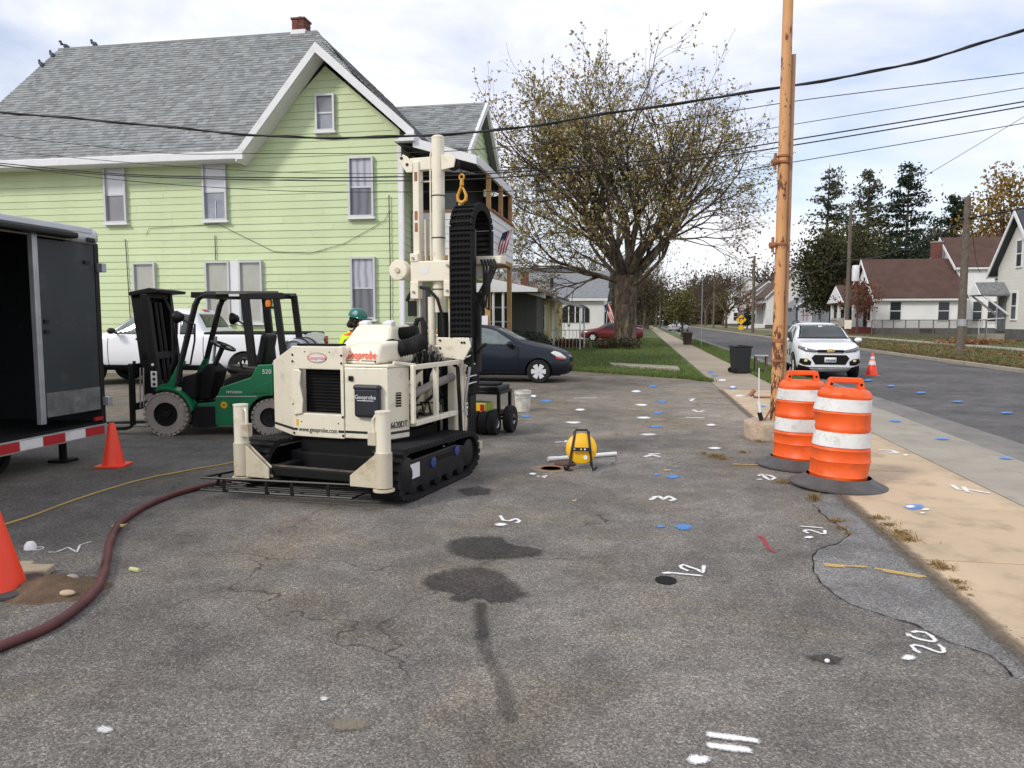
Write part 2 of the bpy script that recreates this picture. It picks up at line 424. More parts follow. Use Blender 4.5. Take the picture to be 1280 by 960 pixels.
    def plate(s, pts, t):
        pts = [Vector(p) for p in pts]; n = (pts[1] - pts[0]).cross(pts[2] - pts[0]).normalized() * t; m = len(pts)
        return s.add(pts + [p + n for p in pts], [tuple(range(m - 1, -1, -1)), tuple(range(m, 2 * m))] + [(i, (i + 1) % m, m + (i + 1) % m, m + i) for i in range(m)])
    def torus(s, c, R0, r, ax='z', n=24, m=8, a0=0, a1=360):
        full = abs(a1 - a0) >= 360; N = n if full else n + 1; pts = []
        for i in range(N):
            a = R(a0 + (a1 - a0) * i / n); x, y = R0 * math.cos(a), R0 * math.sin(a)
            pts.append(Vector(c) + Vector({'z': (x, y, 0), 'y': (x, 0, y), 'x': (0, x, y)}[ax]))
        if full: pts.append(pts[0])
        return s.tube(pts, r, m, not full)
    def build(s, name, m, parent=None, smooth=False, bevel=0, sub=0, seg=2):
        me = bpy.data.meshes.new(name); me.from_pydata(s.v, [], s.f); me.update()
        if m: me.materials.append(m)
        if len(s.f) < 60000 and not getattr(s, 'nofix', False):
            bm = bmesh.new(); bm.from_mesh(me); bmesh.ops.recalc_face_normals(bm, faces=bm.faces); bm.to_mesh(me); bm.free()
        if smooth:
            me.polygons.foreach_set('use_smooth', [True] * len(me.polygons))
            try: me.set_sharp_from_angle(angle=R(42 if smooth is True else smooth))
            except Exception: pass
        o = link_mesh(name, me, parent)
        if bevel:
            b = o.modifiers.new('bevel', 'BEVEL'); b.width = bevel; b.segments = seg; b.limit_method = 'ANGLE'; b.angle_limit = R(35)
        if sub:
            b = o.modifiers.new('sub', 'SUBSURF'); b.levels = sub; b.render_levels = sub
        return o
def B(name, m, parent, c, d, rot=None, bevel=0, **kw):
    return MB().box(c, d, rot).build(name, m, parent, bevel=bevel, **kw)
TXT = {}
def text(name, s, size, origin, xdir, up, m, parent, align='CENTER', ext=.0015, squeeze=1.0):
    cu = bpy.data.curves.new('t', 'FONT'); cu.body = s; cu.size = size; cu.align_x = align; cu.align_y = 'CENTER'; cu.extrude = ext
    cu.resolution_u = 3
    t = bpy.data.objects.new('t', cu); col.objects.link(t)
    me = bpy.data.meshes.new_from_object(t.evaluated_get(bpy.context.evaluated_depsgraph_get()))
    bpy.data.objects.remove(t); bpy.data.curves.remove(cu)
    x = Vector(xdir).normalized(); y = Vector(up); y = (y - x * y.dot(x)).normalized(); z = x.cross(y)
    M = Matrix((x, y, z)).transposed().to_4x4(); M.translation = Vector(origin)
    me.transform(M @ Matrix.Diagonal((squeeze, 1, 1, 1)))
    me.materials.clear(); me.materials.append(m)
    return link_mesh(name, me, parent)
def bake(o):
    dg = bpy.context.evaluated_depsgraph_get()
    me = bpy.data.meshes.new_from_object(o.evaluated_get(dg))
    o.modifiers.clear(); old = o.data; o.data = me; me.name = o.name
    return me
# ================================================================ THE SETTING
def sheet(name, pts, m, z=None, kind='structure', parent=None):
    mb = MB(); mb.poly([(p[0], p[1], z if z is not None else p[2]) for p in pts])
    return tag(mb.build(name, m, parent), kind=kind)
ring = [(1500 * math.cos(i * math.pi / 32), 1500 * math.sin(i * math.pi / 32)) for i in range(64)]
sheet('terrain', ring, M_FARG, -.22)
LOT_EDGE = [(1.80, 19.6), (1.35, 20.4), (.4, 21.2), (-.9, 22.2), (-2.03, 23.2), (-3.2, 24.6), (-4.3, 26.6), (-5.2, 30)]
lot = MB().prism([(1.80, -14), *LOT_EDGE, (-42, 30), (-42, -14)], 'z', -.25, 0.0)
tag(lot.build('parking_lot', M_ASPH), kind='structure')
lawn = MB().prism([*LOT_EDGE, (-42, 30), (-42, 190), (1.72, 190)], 'z', -.2, .035)
tag(lawn.build('lawn', M_GRASS), kind='structure')
# lighter patch of newer asphalt along the sidewalk
PATCH = [(1017, 631), (1028, 643), (1045, 655), (1063, 668), (1047, 680), (1022, 688), (1016, 700), (1017, 716), (1030, 734), (1063, 756), (1105, 771), (1142, 782), (1188, 803), (1234, 819), (1280, 856)]
pp = [ground_at(*p) for p in PATCH]
dense = []
for a, b in zip(pp, pp[1:]):
    for i in range(5):
        t = i / 5; q = a.lerp(b, t)
        dense.append((q.x + .025 * noise.noise(q * 9), q.y + .025 * noise.noise(q * 9 + Vector((5, 5, 5)))))
tag(MB().prism(dense + [(1.795, dense[-1][1] - .05), (1.795, 7.2)], 'z', -.02, .005).build('asphalt_patch', M_ASPHN), kind='structure')
ck = MB()
for (a, b) in zip(dense, dense[1:]):
    d = Vector((b[0] - a[0], b[1] - a[1])); n = Vector((-d.y, d.x)).normalized() * (.002 + .007 * abs(noise.noise(Vector((a[0] * 7, a[1] * 7, 3)))) * (1.3 + noise.noise(Vector((a[0] * 3, a[1] * 3, 9)))))
    ck.poly([(a[0] - n.x, a[1] - n.y, .007), (b[0] - n.x, b[1] - n.y, .007), (b[0] + n.x, b[1] + n.y, .007), (a[0] + n.x, a[1] + n.y, .007)])
tag(ck.build('pavement_crack', M_BLKMATTE), kind='structure')
def blob(cx, cy, rx, ry, seed, n=70, amp=.3):
    P = []
    for i in range(n):
        a = 2 * math.pi * i / n
        k = 1 + amp * (noise.noise(Vector((math.cos(a) * 1.3 + seed, math.sin(a) * 1.3, seed))) + .55 * noise.noise(Vector((math.cos(a) * 4 + seed, math.sin(a) * 4, 1))) + .25 * noise.noise(Vector((math.cos(a) * 12, math.sin(a) * 12 + seed, 3))))
        P.append((cx + rx * k * math.cos(a), cy + ry * k * math.sin(a)))
    return P
def fade_attr(o, vals):
    at = o.data.attributes.new('fade', 'FLOAT', 'POINT'); at.data.foreach_set('value', vals)
def soft_blob(name, ring_, z, m, parent=None, inner=.72):
    """a flat film on the ground: a ring of points, its fade 1 inside and 0 on the edge"""
    n = len(ring_); cx = sum(p[0] for p in ring_) / n; cy = sum(p[1] for p in ring_) / n
    mb = MB(); mb.v = [(p[0], p[1], z) for p in ring_] + [(cx + (p[0] - cx) * inner, cy + (p[1] - cy) * inner, z) for p in ring_] + [(cx, cy, z)]
    mb.f = [(i, (i + 1) % n, n + (i + 1) % n, n + i) for i in range(n)] + [(n + i, n + (i + 1) % n, 2 * n) for i in range(n)]
    mb.nofix = True; o = mb.build(name, m, parent); fade_attr(o, [0.0] * n + [1.0] * (n + 1)); return o
def fade_stain(m, lo=.80, hi=1.45, top=.90):
    k = NT(m)
    at = k.n('ShaderNodeAttribute'); at.attribute_name = 'fade'; t = k.n('ShaderNodeBsdfTransparent'); ms = k.n('ShaderNodeMixShader')
    f = k.ramp(k.math('MULTIPLY', k.math('ADD', at.outputs['Fac'], k.math('ADD', k.math('MULTIPLY', k.noise(22, 6, .7), .6), k.math('MULTIPLY', k.noise(120, 3, .7), .5))), .5), [(lo / 2, 0), (hi / 2, top)])
    k.l(f, ms.inputs[0]); k.l(t.outputs[0], ms.inputs[1]); k.l(k.b.outputs[0], ms.inputs[2]); k.l(ms.outputs[0], k.t.nodes['Material Output'].inputs[0])
fade_stain(M_STAIN)
def stain(img, z, name='wet_stain', m=None, inner=.66):
    g = [ground_at(*p) for p in img]; q = []
    for a, b in zip(g, g[1:] + g[:1]):
        for i in range(8):
            p = a.lerp(b, i / 8); q.append((p.x + .03 * noise.noise(p * 8) + .012 * noise.noise(p * 25), p.y + .03 * noise.noise(p * 8 + Vector((9, 1, 1))) + .015 * noise.noise(p * 25 + Vector((9, 1, 1)))))
    tag(soft_blob(name, q, z, m or M_STAIN, None, inner), kind='structure')
stain([(543, 684), (556, 674), (590, 669), (632, 669), (634, 678), (660, 683), (690, 688), (688, 696), (640, 702), (590, 702), (560, 696)], .004)
stain([(518, 728), (530, 716), (560, 708), (600, 705), (634, 711), (652, 727), (672, 745), (650, 756), (618, 758), (606, 752), (590, 752), (568, 757), (556, 752), (575, 744), (556, 742), (530, 738)], .004)
stain([(565, 612), (600, 606), (622, 612), (612, 620), (580, 622)], .004, inner=.5)
M_SIDEF = mat('older greyer concrete', (.37, .305, .225), .85, var=.14, scale=1.2, bump=.25, bscale=160, dirt=((.2, .16, .115), .3, 2.0), objrand=.12)
# sidewalk of tan slabs, grey apron slabs, kerb, gutter, road
sw = tag(MB().span((1.81, 38.5, -.2), (3.22, 230, .008)).build('sidewalk', M_SIDEF), kind='structure')
tag(MB().span((1.81, -6, -.2), (3.22, 38.5, -.02)).build('sidewalk_bed', M_SOIL, sw), kind='structure')
me = None
for i in range(29):
    y0 = -5.4 + i * 1.515
    mb = MB().span((1.815, 0, -.1), (3.215, 1.500, .008))
    if me is None:
        o = mb.build('slab', M_SIDE, sw, bevel=.006); me = bake(o); me2 = me.copy(); me2.materials[0] = M_SIDEF
    else: o = link_mesh('slab', me, sw)
    if i > 14: o.data = me2
    o.location = (0, y0, rng.uniform(-.003, .003)); o.rotation_euler = (rng.uniform(-.001, .001), rng.uniform(-.002, .002), 0)
ap = tag(MB().span((3.235, -6, -.3), (4.28, 17.2, -.09)).build('driveway_apron', M_SOIL), kind='structure')
for i in range(8):
    y0 = -5.5 + i * 2.84
    MB().prism([(3.24, -.12), (4.28, -.12), (4.28, -.045), (3.24, .006)], 'y', y0, y0 + 2.82).build('slab', M_CONC, ap, bevel=.006)
tag(MB().prism([(4.285, -.3), (4.46, -.3), (4.46, -.115), (4.40, -.06), (4.285, -.048)], 'y', -10, 17.2).build('lowered_kerb', M_CONC), kind='structure')
tag(MB().prism([(4.285, -.3), (4.46, -.3), (4.45, .01), (4.285, .03)], 'y', 17.25, 230).build('kerb', M_CONC), kind='structure')
tag(MB().prism([(3.225, -.2), (4.28, -.2), (4.28, .022), (3.225, .03)], 'y', 17.25, 230).build('grass_verge', M_GRASS), kind='structure')
sheet('gutter', [(4.465, -12), (5.2, -12), (5.2, 230), (4.465, 230)], M_GUTTER, -.118)
tag(MB().poly([(5.2, -12, -.122), (8.7, -12, -.06), (8.7, 230, -.06), (5.2, 230, -.122)]).poly([(8.7, -12, -.06), (12.2, -12, -.13), (12.2, 230, -.13), (8.7, 230, -.06)]).build('road', M_ROAD), kind='structure')
tag(MB().prism([(12.2, -.3), (12.36, -.3), (12.36, .0), (12.22, -.02)], 'y', -12, 230).build('far_kerb', M_CONC), kind='structure')
bank = MB()
prof = [(12.36, -.01), (13.2, .10), (14.3, .26), (15.2, .32), (16.6, .33), (19, .36), (60, .42)]
for (x0, z0), (x1, z1) in zip(prof, prof[1:]): bank.poly([(x0, -12, z0), (x1, -12, z1), (x1, 260, z1), (x0, 260, z0)])
tag(bank.build('grass_bank', mat('bank grass soil', (.115, .115, .042), .9, var=.3, scale=1.5, bump=.4, bscale=40, bdist=.03, dirt=((.17, .12, .06), .4, 1.0))), kind='structure')
tag(MB().prism([(15.2, .2), (16.5, .2), (16.5, .345), (15.2, .34)], 'y', -10, 230).build('far_sidewalk', M_CONC), kind='structure')
tag(MB().plate([ground_at(762, 453, .10), ground_at(764, 455.5, .10), ground_at(850, 461.5, .10), ground_at(847, 457.5, .10)], -.09).build('lawn_path', M_CONC), kind='structure')
def blades(name, m, areas, n, h, wd, seed, lean=.5):
    r = random.Random(seed); vs = []; fs = []
    for i in range(n):
        x, y, z = areas(r)
        a = r.uniform(0, 6.28); hh = h * r.uniform(.5, 1.3); ww = wd * r.uniform(.7, 1.3)
        dx, dy = math.cos(a) * ww, math.sin(a) * ww; lx, ly = r.uniform(-lean, lean) * hh, r.uniform(-lean, lean) * hh
        b = len(vs); vs += [(x - dx, y - dy, z), (x + dx, y + dy, z), (x + lx, y + ly, z + hh)]; fs.append((b, b + 1, b + 2))
    mb = MB(); mb.v = vs; mb.f = fs; mb.nofix = True
    return tag(mb.build(name, m), kind='stuff')
def lawn_area(r):
    while True:
        y = 20 + 45 * r.random() ** 1.6; x = r.uniform(-7.5, 1.68)
        e = [p for p in LOT_EDGE]
        ok = True
        for (x0, y0), (x1, y1) in zip(e, e[1:]):
            if x1 <= x <= x0 and y < y0 + (y1 - y0) * (x - x0) / (x1 - x0) + .04: ok = False
        if ok: return x, y, .035
blades('lawn_grass', L_GRASS, lawn_area, 42000, .085, .012, 3)
def ragged(r):
    i = r.randrange(len(LOT_EDGE) - 1); t = r.random(); a, b = LOT_EDGE[i], LOT_EDGE[i + 1]
    return a[0] + (b[0] - a[0]) * t + r.gauss(0, .07), a[1] + (b[1] - a[1]) * t + r.gauss(0, .07), .0
blades('lawn_edge_grass', L_GRASS, ragged, 3500, .11, .012, 12)
blades('verge_grass', L_GRASS, lambda r: (r.uniform(3.2, 4.35), 17.3 + 45 * r.random() ** 1.7, .02), 16000, .10, .012, 4)
def bankz(x):
    for (x0, z0), (x1, z1) in zip(prof, prof[1:]):
        if x0 <= x <= x1: return z0 + (z1 - z0) * (x - x0) / (x1 - x0)
    return .42
def bank_area(r):
    x = r.choice([r.uniform(12.36, 15.2), r.uniform(16.5, 24)]); y = 24 + 55 * r.random() ** 1.3
    return x, y, bankz(x)
blades('bank_grass', L_BANK, bank_area, 26000, .10, .018, 5)
def leaves_flat(name, m, area, n, size, seed):
    r = random.Random(seed); mb = MB(); mb.nofix = True
    for i in range(n):
        x, y, z = area(r); a = r.uniform(0, 6.28); s = size * r.uniform(.5, 1.3); t = Vector((r.gauss(0, .3), r.gauss(0, .3), 1)).normalized()
        u = t.orthogonal().normalized(); v = t.cross(u); u, v = u * math.cos(a) + v * math.sin(a), v * math.cos(a) - u * math.sin(a); c = Vector((x, y, z + .02))
        mb.poly([c - u * s, c + v * s * .6, c + u * s, c - v * s * .6])
    return tag(mb.build(name, m), kind='stuff')
leaves_flat('fallen_leaves', L_FALL, lambda r: (lambda x: (x, 22 + 50 * r.random() ** 1.4, max(bankz(x), -.1)))(12.0 + abs(r.gauss(0, .8))), 4200, .075, 8)
leaves_flat('leaf_pile', L_FALL, lambda r: (lambda q: (q.x, q.y, .37 + abs(r.gauss(0, .07))))(ground_at(1215 + r.gauss(0, 22), 428 + r.uniform(-1, 2.2), .37)), 1500, .09, 9)
leaves_flat('lawn_leaves', L_FALL, lambda r: (lambda q: (q[0], q[1], .06))(lawn_area(r)), 700, .05, 10)

# ================================================================ THE GREEN HOUSE
def board(mb, x0, x1, z, h, y, t=.02, x0t=None, x1t=None):
    """one clapboard on a wall facing -Y: thick at the bottom edge, thin at the top"""
    x0t = x0 if x0t is None else x0t; x1t = x1 if x1t is None else x1t
    mb.add([(x0, y - t, z), (x1, y - t, z), (x1t, y - .004, z + h), (x0t, y - .004, z + h), (x0, y + .01, z), (x1, y + .01, z), (x1t, y + .01, z + h), (x0t, y + .01, z + h)],
           [(0, 1, 2, 3), (5, 4, 7, 6), (0, 4, 5, 1), (3, 2, 6, 7), (0, 3, 7, 4), (1, 5, 6, 2)])
gh = thing('clapboard_house', 'pale green clapboard house with grey shingle roof and a wooden porch', 'house', (0, 0, 0))
XW, XE, YF = -20.5, -6.55, 20.0
m_ = MB()
m_.span((XW, YF, -.05), (XE, 28, 6.25)); m_.prism([(-11.0, 6.2), (XE, 6.2), (XE, 6.75), (-8.66, 8.55), (-11.0, 6.35)], 'y', YF, 24)
m_.build('wall', M_GREEN, gh)
B('foundation', M_CONC, gh, ((XW + XE) / 2, 24, .2), (XE - XW + .03, 8.06, .5))
EXP = .203; z = .45; me = None
while z < 6.18:
    h = min(EXP - .004, 6.28 - z)
    xa = XW; xj = XW + rng.uniform(1.5, 4.5)
    while xa < XE - .01:       # butt jointed boards of uneven length
        xb = min(xj, XE); xb = XE if XE - xb < 1.0 else xb
        mb = MB(); board(mb, xa, xb - (.004 if xb < XE else 0), 0, EXP - .003, YF, .02 + rng.uniform(-.002, .003)); o = mb.build('clapboard', M_GREEN, gh); o.location.z = z + rng.uniform(-.002, .002)
        xa = xb; xj = xb + rng.uniform(3.2, 4.9)
    z += EXP
gz = z
def gx(zz):   # gable outline at height zz
    k = (8.50 - zz) / (8.50 - 6.35) * 2.33
    return -8.66 - k, min(-8.66 + k, XE)
while z < 8.4:
    a0, b0 = gx(z); a1, b1 = gx(min(z + EXP, 8.45))
    mb = MB(); board(mb, a0, b0, z, min(EXP, 8.46 - z) - .003, YF, .02, a1, b1); mb.build('clapboard', M_GREEN, gh); z += EXP
z = .45; me = None
while z < 6.35:       # street side
    if me is None:
        mb = MB(); mb.M = Matrix.Translation((XE, 0, 0)) @ Matrix.Rotation(R(90), 4, 'Z')
        board(mb, YF, 27.9, 0, EXP - .003, 0); o = mb.build('clapboard', M_GREENS, gh); me = o.data
    else: o = link_mesh('clapboard', me, gh)
    o.location.z = z; z += EXP
B('corner_trim', M_WTRIM, gh, (XE + .005, YF - .005, 3.3), (.10, .10, 6.1))
def window(x0, x1, z0, z1, up, low, y=YF, split=.5, par=None, mull=False, fw=.055, fm=None):
    wd = MB(); fm = fm or M_ALU
    for a, b in (((x0, z0), (x0 + fw, z1)), ((x1 - fw, z0), (x1, z1)), ((x0 + fw, z1 - fw), (x1 - fw, z1)), ((x0 + fw, z0), (x1 - fw, z0 + fw))):
        wd.span((a[0], y - .115, a[1]), (b[0], y + .03, b[1]))
    o = wd.build('window', fm, par)
    zm = z0 + (z1 - z0) * split
    MB().span((x0 + fw, y - .055, zm - .022), (x1 - fw, y - .015, zm + .022)).build('meeting_rail', fm, o)
    MB().span((x0 + fw, y - .045, zm + .02), (x1 - fw, y - .035, z1 - fw)).build('pane', up, o)
    MB().span((x0 + fw, y - .03, z0 + fw), (x1 - fw, y - .02, zm - .02)).build('pane', low, o)
    MB().span((x0 - .04, y - .15, z0 - .06), (x1 + .04, y - .0, z0 - .002)).build('sill', M_WTRIM, o)
    if mull: MB().span(((x0 + x1) / 2 - .012, y - .05, z0 + fw), ((x0 + x1) / 2 + .012, y - .032, zm - .25)).build('muntin', fm, o)
    return o
M_WBLIND = mat('white blind behind glass', (.66, .67, .70), .25, var=.04, coat=.5)
M_GBLIND = mat('grey blind behind glass', (.23, .23, .25), .3, var=.08, coat=.5)
M_TBLIND = mat('tan blind behind glass', (.40, .40, .36), .3, var=.08, coat=.5)
def curtainmat(name, c, sc_):
    m = bpy.data.materials.new(name); k = NT(m)
    wv = k.n('ShaderNodeTexWave', Scale=sc_, Distortion=3.0); wv.inputs['Detail'].default_value = 2; wv.bands_direction = 'X'
    k.l(k.obj(), wv.inputs['Vector'])
    k.base(k.ramp(wv.outputs[0], [(.0, tuple(x * .62 for x in c)), (.5, c), (1, tuple(min(1, x * 1.1) for x in c))]))
    k.b.inputs['Roughness'].default_value = .35; k.b.inputs['Coat Weight'].default_value = .6
    return m
M_CURT1 = curtainmat('lavender curtain behind glass', (.44, .44, .51), 1.5)
M_CURT2 = curtainmat('dark curtain behind glass', (.15, .15, .18), 1.3)
M_PALEC = mat('pale cloth behind glass', (.27, .29, .33), .3, var=.25, scale=3, coat=.5)
window(-15.58, -14.87, 4.42, 6.05, M_WBLIND, M_GBLIND, par=gh)
window(-12.42, -11.68, 4.42, 6.05, M_WBLIND, M_PALEC, par=gh, mull=True)
window(-8.02, -7.29, 4.42, 6.06, M_CURT1, M_CURT2, par=gh)
window(-8.94, -8.38, 6.78, 7.78, M_GBLIND, M_PALEC, par=gh)
window(-14.75, -14.03, 1.55, 3.26, M_TBLIND, M_TBLIND, par=gh)
window(-12.43, -11.67, 1.5, 3.27, M_TBLIND, M_TBLIND, par=gh)
window(-11.38, -10.66, 1.5, 3.27, M_TBLIND, M_TBLIND, par=gh)
B('mullion_panel', M_WTRIM, gh, (-11.525, YF - .03, 2.38), (.285, .09, 1.8))
window(-8.0, -7.28, 1.6, 3.33, M_CURT1, M_CURT2, par=gh)
# main roof
def roof_plane(name, poly, m, parent, tab=.24, exp=.14, t=.05, seed=1, tiles=True):
    """poly: eave-left, eave-right, then the upper corners, counter-clockwise from outside"""
    P = [Vector(p) for p in poly]
    n = (P[1] - P[0]).cross(P[2] - P[1]).normalized(); U = (P[1] - P[0]).normalized(); V = n.cross(U)
    o = MB().plate([p - n * t for p in P], t - .012).build(name, m, parent)
    if not tiles: return o
    q = [((p - P[0]).dot(U), (p - P[0]).dot(V)) for p in P]
    def spanat(v):
        xs = []
        for (a, b), (c, d) in zip(q, q[1:] + q[:1]):
            if (b - v) * (d - v) < 0: xs.append(a + (c - a) * (v - b) / (d - b))
        return (min(xs), max(xs)) if len(xs) > 1 else None
    r = random.Random(seed); mb = MB(); v = .001; vmax = max(b for a, b in q)
    while v < vmax - .02:
        sp = spanat(v + .02)
        if not sp: break
        sp2 = spanat(min(v + exp, vmax - .004)) or sp
        x, xe = sp; x -= r.random() * tab
        while x < xe:
            ww = tab * r.uniform(.35, 1.15); a, b = max(x, sp[0]), min(x + ww, xe)
            if b - a > .01:
                hh = .008 + .012 * r.random(); a2, b2 = max(min(a, sp2[1]), sp2[0]), min(max(b, sp2[0]), sp2[1])
                p = [P[0] + U * a + V * v, P[0] + U * b + V * v, P[0] + U * b2 + V * min(v + exp, vmax), P[0] + U * a2 + V * min(v + exp, vmax)]
                mb.add([p[0] + n * hh, p[1] + n * hh, p[2], p[3], p[0] - n * .01, p[1] - n * .01], [(0, 1, 2, 3), (4, 5, 1, 0), (4, 0, 3), (5, 2, 1)])
            x += ww
        v += exp
    mb.nofix = True
    tag(mb.build('shingles', m, o), kind='stuff')
    return o
RT = 11.0
roof_plane('roof', [(-20.9, 19.45, 6.22), (-11.0, 19.45, 6.22), (-8.66, 22.0, 8.97), (-10.6, 24, RT), (-20.2, 24, RT)], M_SHING, gh, seed=2)
roof_plane('roof', [(-5.95, 19.42, 6.53), (-5.95, 26, 6.53), (-10.6, 24, RT), (-8.66, 22, 8.97), (-8.66, 19.42, 8.97)], M_SHING, gh, seed=3)
roof_plane('roof', [(-8.66, 22.0, 8.95), (-11.02, 19.43, 6.25), (-8.66, 19.43, 8.95)], M_SHING, gh, tiles=False)
MB().plate([(-20.2, 24, RT), (-10.6, 24, RT), (-6, 28.3, 6.3), (-20.9, 28.3, 6.3)], -.05).build('roof', M_SHING, gh)
MB().beam((-20.2, 24, RT + .02), (-10.6, 24, RT + .02), .26, .05).build('ridge_cap', M_SHING, gh)
MB().span((-20.9, 19.36, 6.0), (-10.95, 19.46, 6.22)).build('gutter', M_WTRIM, gh, bevel=.02)
MB().span((-11.06, 19.35, 5.99), (-10.84, 19.44, 6.26)).build('gutter_end', M_WTRIM, gh); MB().span((-20.9, 19.46, 6.0), (-10.97, 19.99, 6.03)).build('soffit', M_WTRIM, gh)
for a, b in (((-11.05, 6.02), (-8.66, 8.80)), ((-8.66, 8.80), (-5.95, 6.40))):
    d = Vector((b[0] - a[0], b[1] - a[1])); k = Vector((-d.y, d.x)).normalized()
    MB().prism([(a[0], a[1] - .10), (b[0], b[1] - .10), (b[0], b[1] + .17), (a[0], a[1] + .17)], 'y', 19.36, 19.42).build('rake_board', M_WTRIM, gh)
    MB().prism([(a[0], a[1] - .10), (b[0], b[1] - .10), (b[0], b[1] - .07), (a[0], a[1] - .07)], 'y', 19.43, 19.98).build('soffit', M_WTRIM, gh)
MB().prism([(-6.5, 6.28), (-5.93, 6.28), (-5.93, 6.47), (-6.12, 6.47)], 'y', 19.3, 19.95).build('eave_return', M_WTRIM, gh)
# chimney of bricks
ch = MB().span((-11.46, 23.87, 10.6), (-11.03, 24.35, 11.42)).build('chimney', M_BRICK, gh)
bme = None
for k in range(5):
    zz = 11.15 + k * .060
    for i in range(2):
        for face in (0, 1):
            off = (.09 if k % 2 else .05)
            if face == 0: c, s_ = (-11.39 + i * .215 + off * .6 - .0, 23.866, zz), (.20, .02, .05)
            else: c, s_ = (-11.026, 23.96 + i * .225 + off * .6, zz), (.02, .20, .05)
            if bme is None or True: MB().box(c, s_).build('brick', M_BRICK, ch)
MB().span((-11.50, 23.83, 11.43), (-10.99, 24.39, 11.50)).build('chimney_cap', M_BRICK, ch, bevel=.02)
MB().prism([(23.83, 10.62), (24.42, 10.9), (24.42, 11.08), (24.2, 11.10), (23.83, 11.10)], 'x', -11.50, -10.99).build('flashing', M_WTRIM, ch)
MB().tube([(-11.25, 24.1, 11.50), (-11.25, 24.1, 11.58)], .1, 10).build('flue', M_RUSTD, ch)
# side wing with its gable to the street
roof_plane('wing_roof', [(-9, 21.55, 6.55), (-4.95, 21.55, 6.55), (-4.95, 24.05, 8.5), (-9, 24.05, 8.5)], M_SHING, gh, seed=4)
MB().plate([(-4.95, 26.6, 6.5), (-9, 26.6, 6.5), (-9, 24.05, 8.5), (-4.95, 24.05, 8.5)], .05).build('wing_roof', M_SHING, gh)
MB().prism([(21.9, 2.9), (26.3, 2.9), (26.3, 6.4), (24.05, 8.3), (21.9, 6.4)], 'x', -9, -5.25).build('wing_wall', M_GREENS, gh)
for a, b in (((21.5, 6.42), (24.05, 8.42)), ((24.05, 8.42), (26.62, 6.42))):
    MB().prism([(a[0], a[1] - .12), (b[0], b[1] - .12), (b[0], b[1] + .1), (a[0], a[1] + .1)], 'x', -4.99, -4.90).build('rake_board', M_WTRIM, gh)
zz = 3.4
while zz < 7.9:
    y0, y1 = (21.9, 26.3) if zz < 6.35 else (21.9 + (zz - 6.35) * 1.12, 26.3 - (zz - 6.35) * 1.12)
    mb = MB(); mb.M = Matrix.Translation((-5.25, 0, 0)) @ Matrix.Rotation(R(90), 4, 'Z'); board(mb, y0, y1, zz, .2, 0); mb.build('clapboard', M_GREENS, gh); zz += .203
# two-storey porch on the street side
po = MB().span((-6.52, 20.9, 3.30), (-4.2, 24.6, 3.45)).build('porch', M_WOOD, gh)
MB().plate([(-6.5, 19.5, 6.42), (-4.3, 19.5, 5.80), (-4.3, 24.9, 5.80), (-6.5, 24.9, 6.42)], .06).build('porch_roof', M_SHING, po)
MB().plate([(-6.5, 19.55, 6.28), (-4.33, 19.55, 5.68), (-4.33, 24.85, 5.68), (-6.5, 24.85, 6.28)], .03).build('porch_ceiling', M_PORCHSHADE, po)
MB().prism([(-6.0, 6.14), (-4.28, 5.64), (-4.28, 5.86), (-6.0, 6.38)], 'y', 19.42, 19.49).build('fascia', M_WTRIM, po)
MB().span((-4.30, 19.49, 5.63), (-4.22, 24.95, 5.86)).build('fascia', M_WTRIM, po)
MB().prism([(-6.5, 5.9), (-4.6, 5.68), (-6.5, 6.24)], 'y', 20.92, 20.98).build('gable_panel', M_WTRIM, po)
for x, y in ((-4.27, 20.95), (-4.27, 22.8), (-4.27, 24.5)):
    MB().span((x - .06, y - .06, 4.55), (x + .06, y + .06, 5.66)).build('post', M_WOOD, po)
for k in range(6):
    zz = 3.42 + k * .203
    mb = MB(); board(mb, -6.48, -4.2, zz, .2, 20.9); mb.build('clapboard', M_WHITE, po)
    mb = MB(); mb.M = Matrix.Translation((-4.2, 0, 0)) @ Matrix.Rotation(R(90), 4, 'Z'); board(mb, 20.88, 24.6, zz, .2, 0); mb.build('clapboard', M_WHITE, po)
MB().span((-6.48, 20.86, 4.64), (-4.16, 20.98, 4.70)).span((-4.24, 20.98, 4.64), (-4.14, 24.6, 4.70)).build('balustrade_rail', M_RUSTD, po)
MB().span((-6.50, 20.92, 3.46), (-6.46, 20.96, 4.6)).span((-4.25, 20.95, 3.46), (-4.23, 24.6, 4.6)).span((-6.46, 20.93, 3.46), (-4.26, 20.96, 4.6)).build('balustrade_back', M_WHITE, po)
MB().span((-6.53, 21.2, 3.5), (-6.50, 24, 5.9)).span((-6.5, 21.82, 3.46), (-5.18, 21.86, 6.3)).span((-5.22, 21.86, 3.46), (-5.18, 24.6, 6.2)).build('shade_panel', M_PORCHSHADE, po); B('door', M_GWIN, po, (-5.72, 21.79, 4.4), (.62, .05, 1.85)); B('door_frame', M_WTRIM, po, (-6.08, 21.79, 4.4), (.07, .06, 1.9))  # dark sheets over the green walls, painting the porch's shade
B('door', M_GWIN, po, (-5.7, 24.55, 4.4), (.75, .06, 1.9)); B('porch_back_wall', M_PORCHSHADE, po, (-5.4, 24.62, 4.55), (2.2, .05, 2.2))
for x, y in ((-4.3, 20.95), (-4.3, 24.5)): MB().span((x - .07, y - .07, 0), (x + .07, y + .07, 3.3)).build('post', M_WOOD, po)
MB().span((-6.5, 20.95, 0), (-4.3, 24.5, .55)).build('porch_floor', M_TAUPE, po)
B('door', M_GWIN, po, (-6.50, 22.2, 1.6), (.06, .85, 2.0))
tag(B('mail_box', M_WTRIM, po, (-4.45, 20.86, 1.55), (.34, .06, .3)))
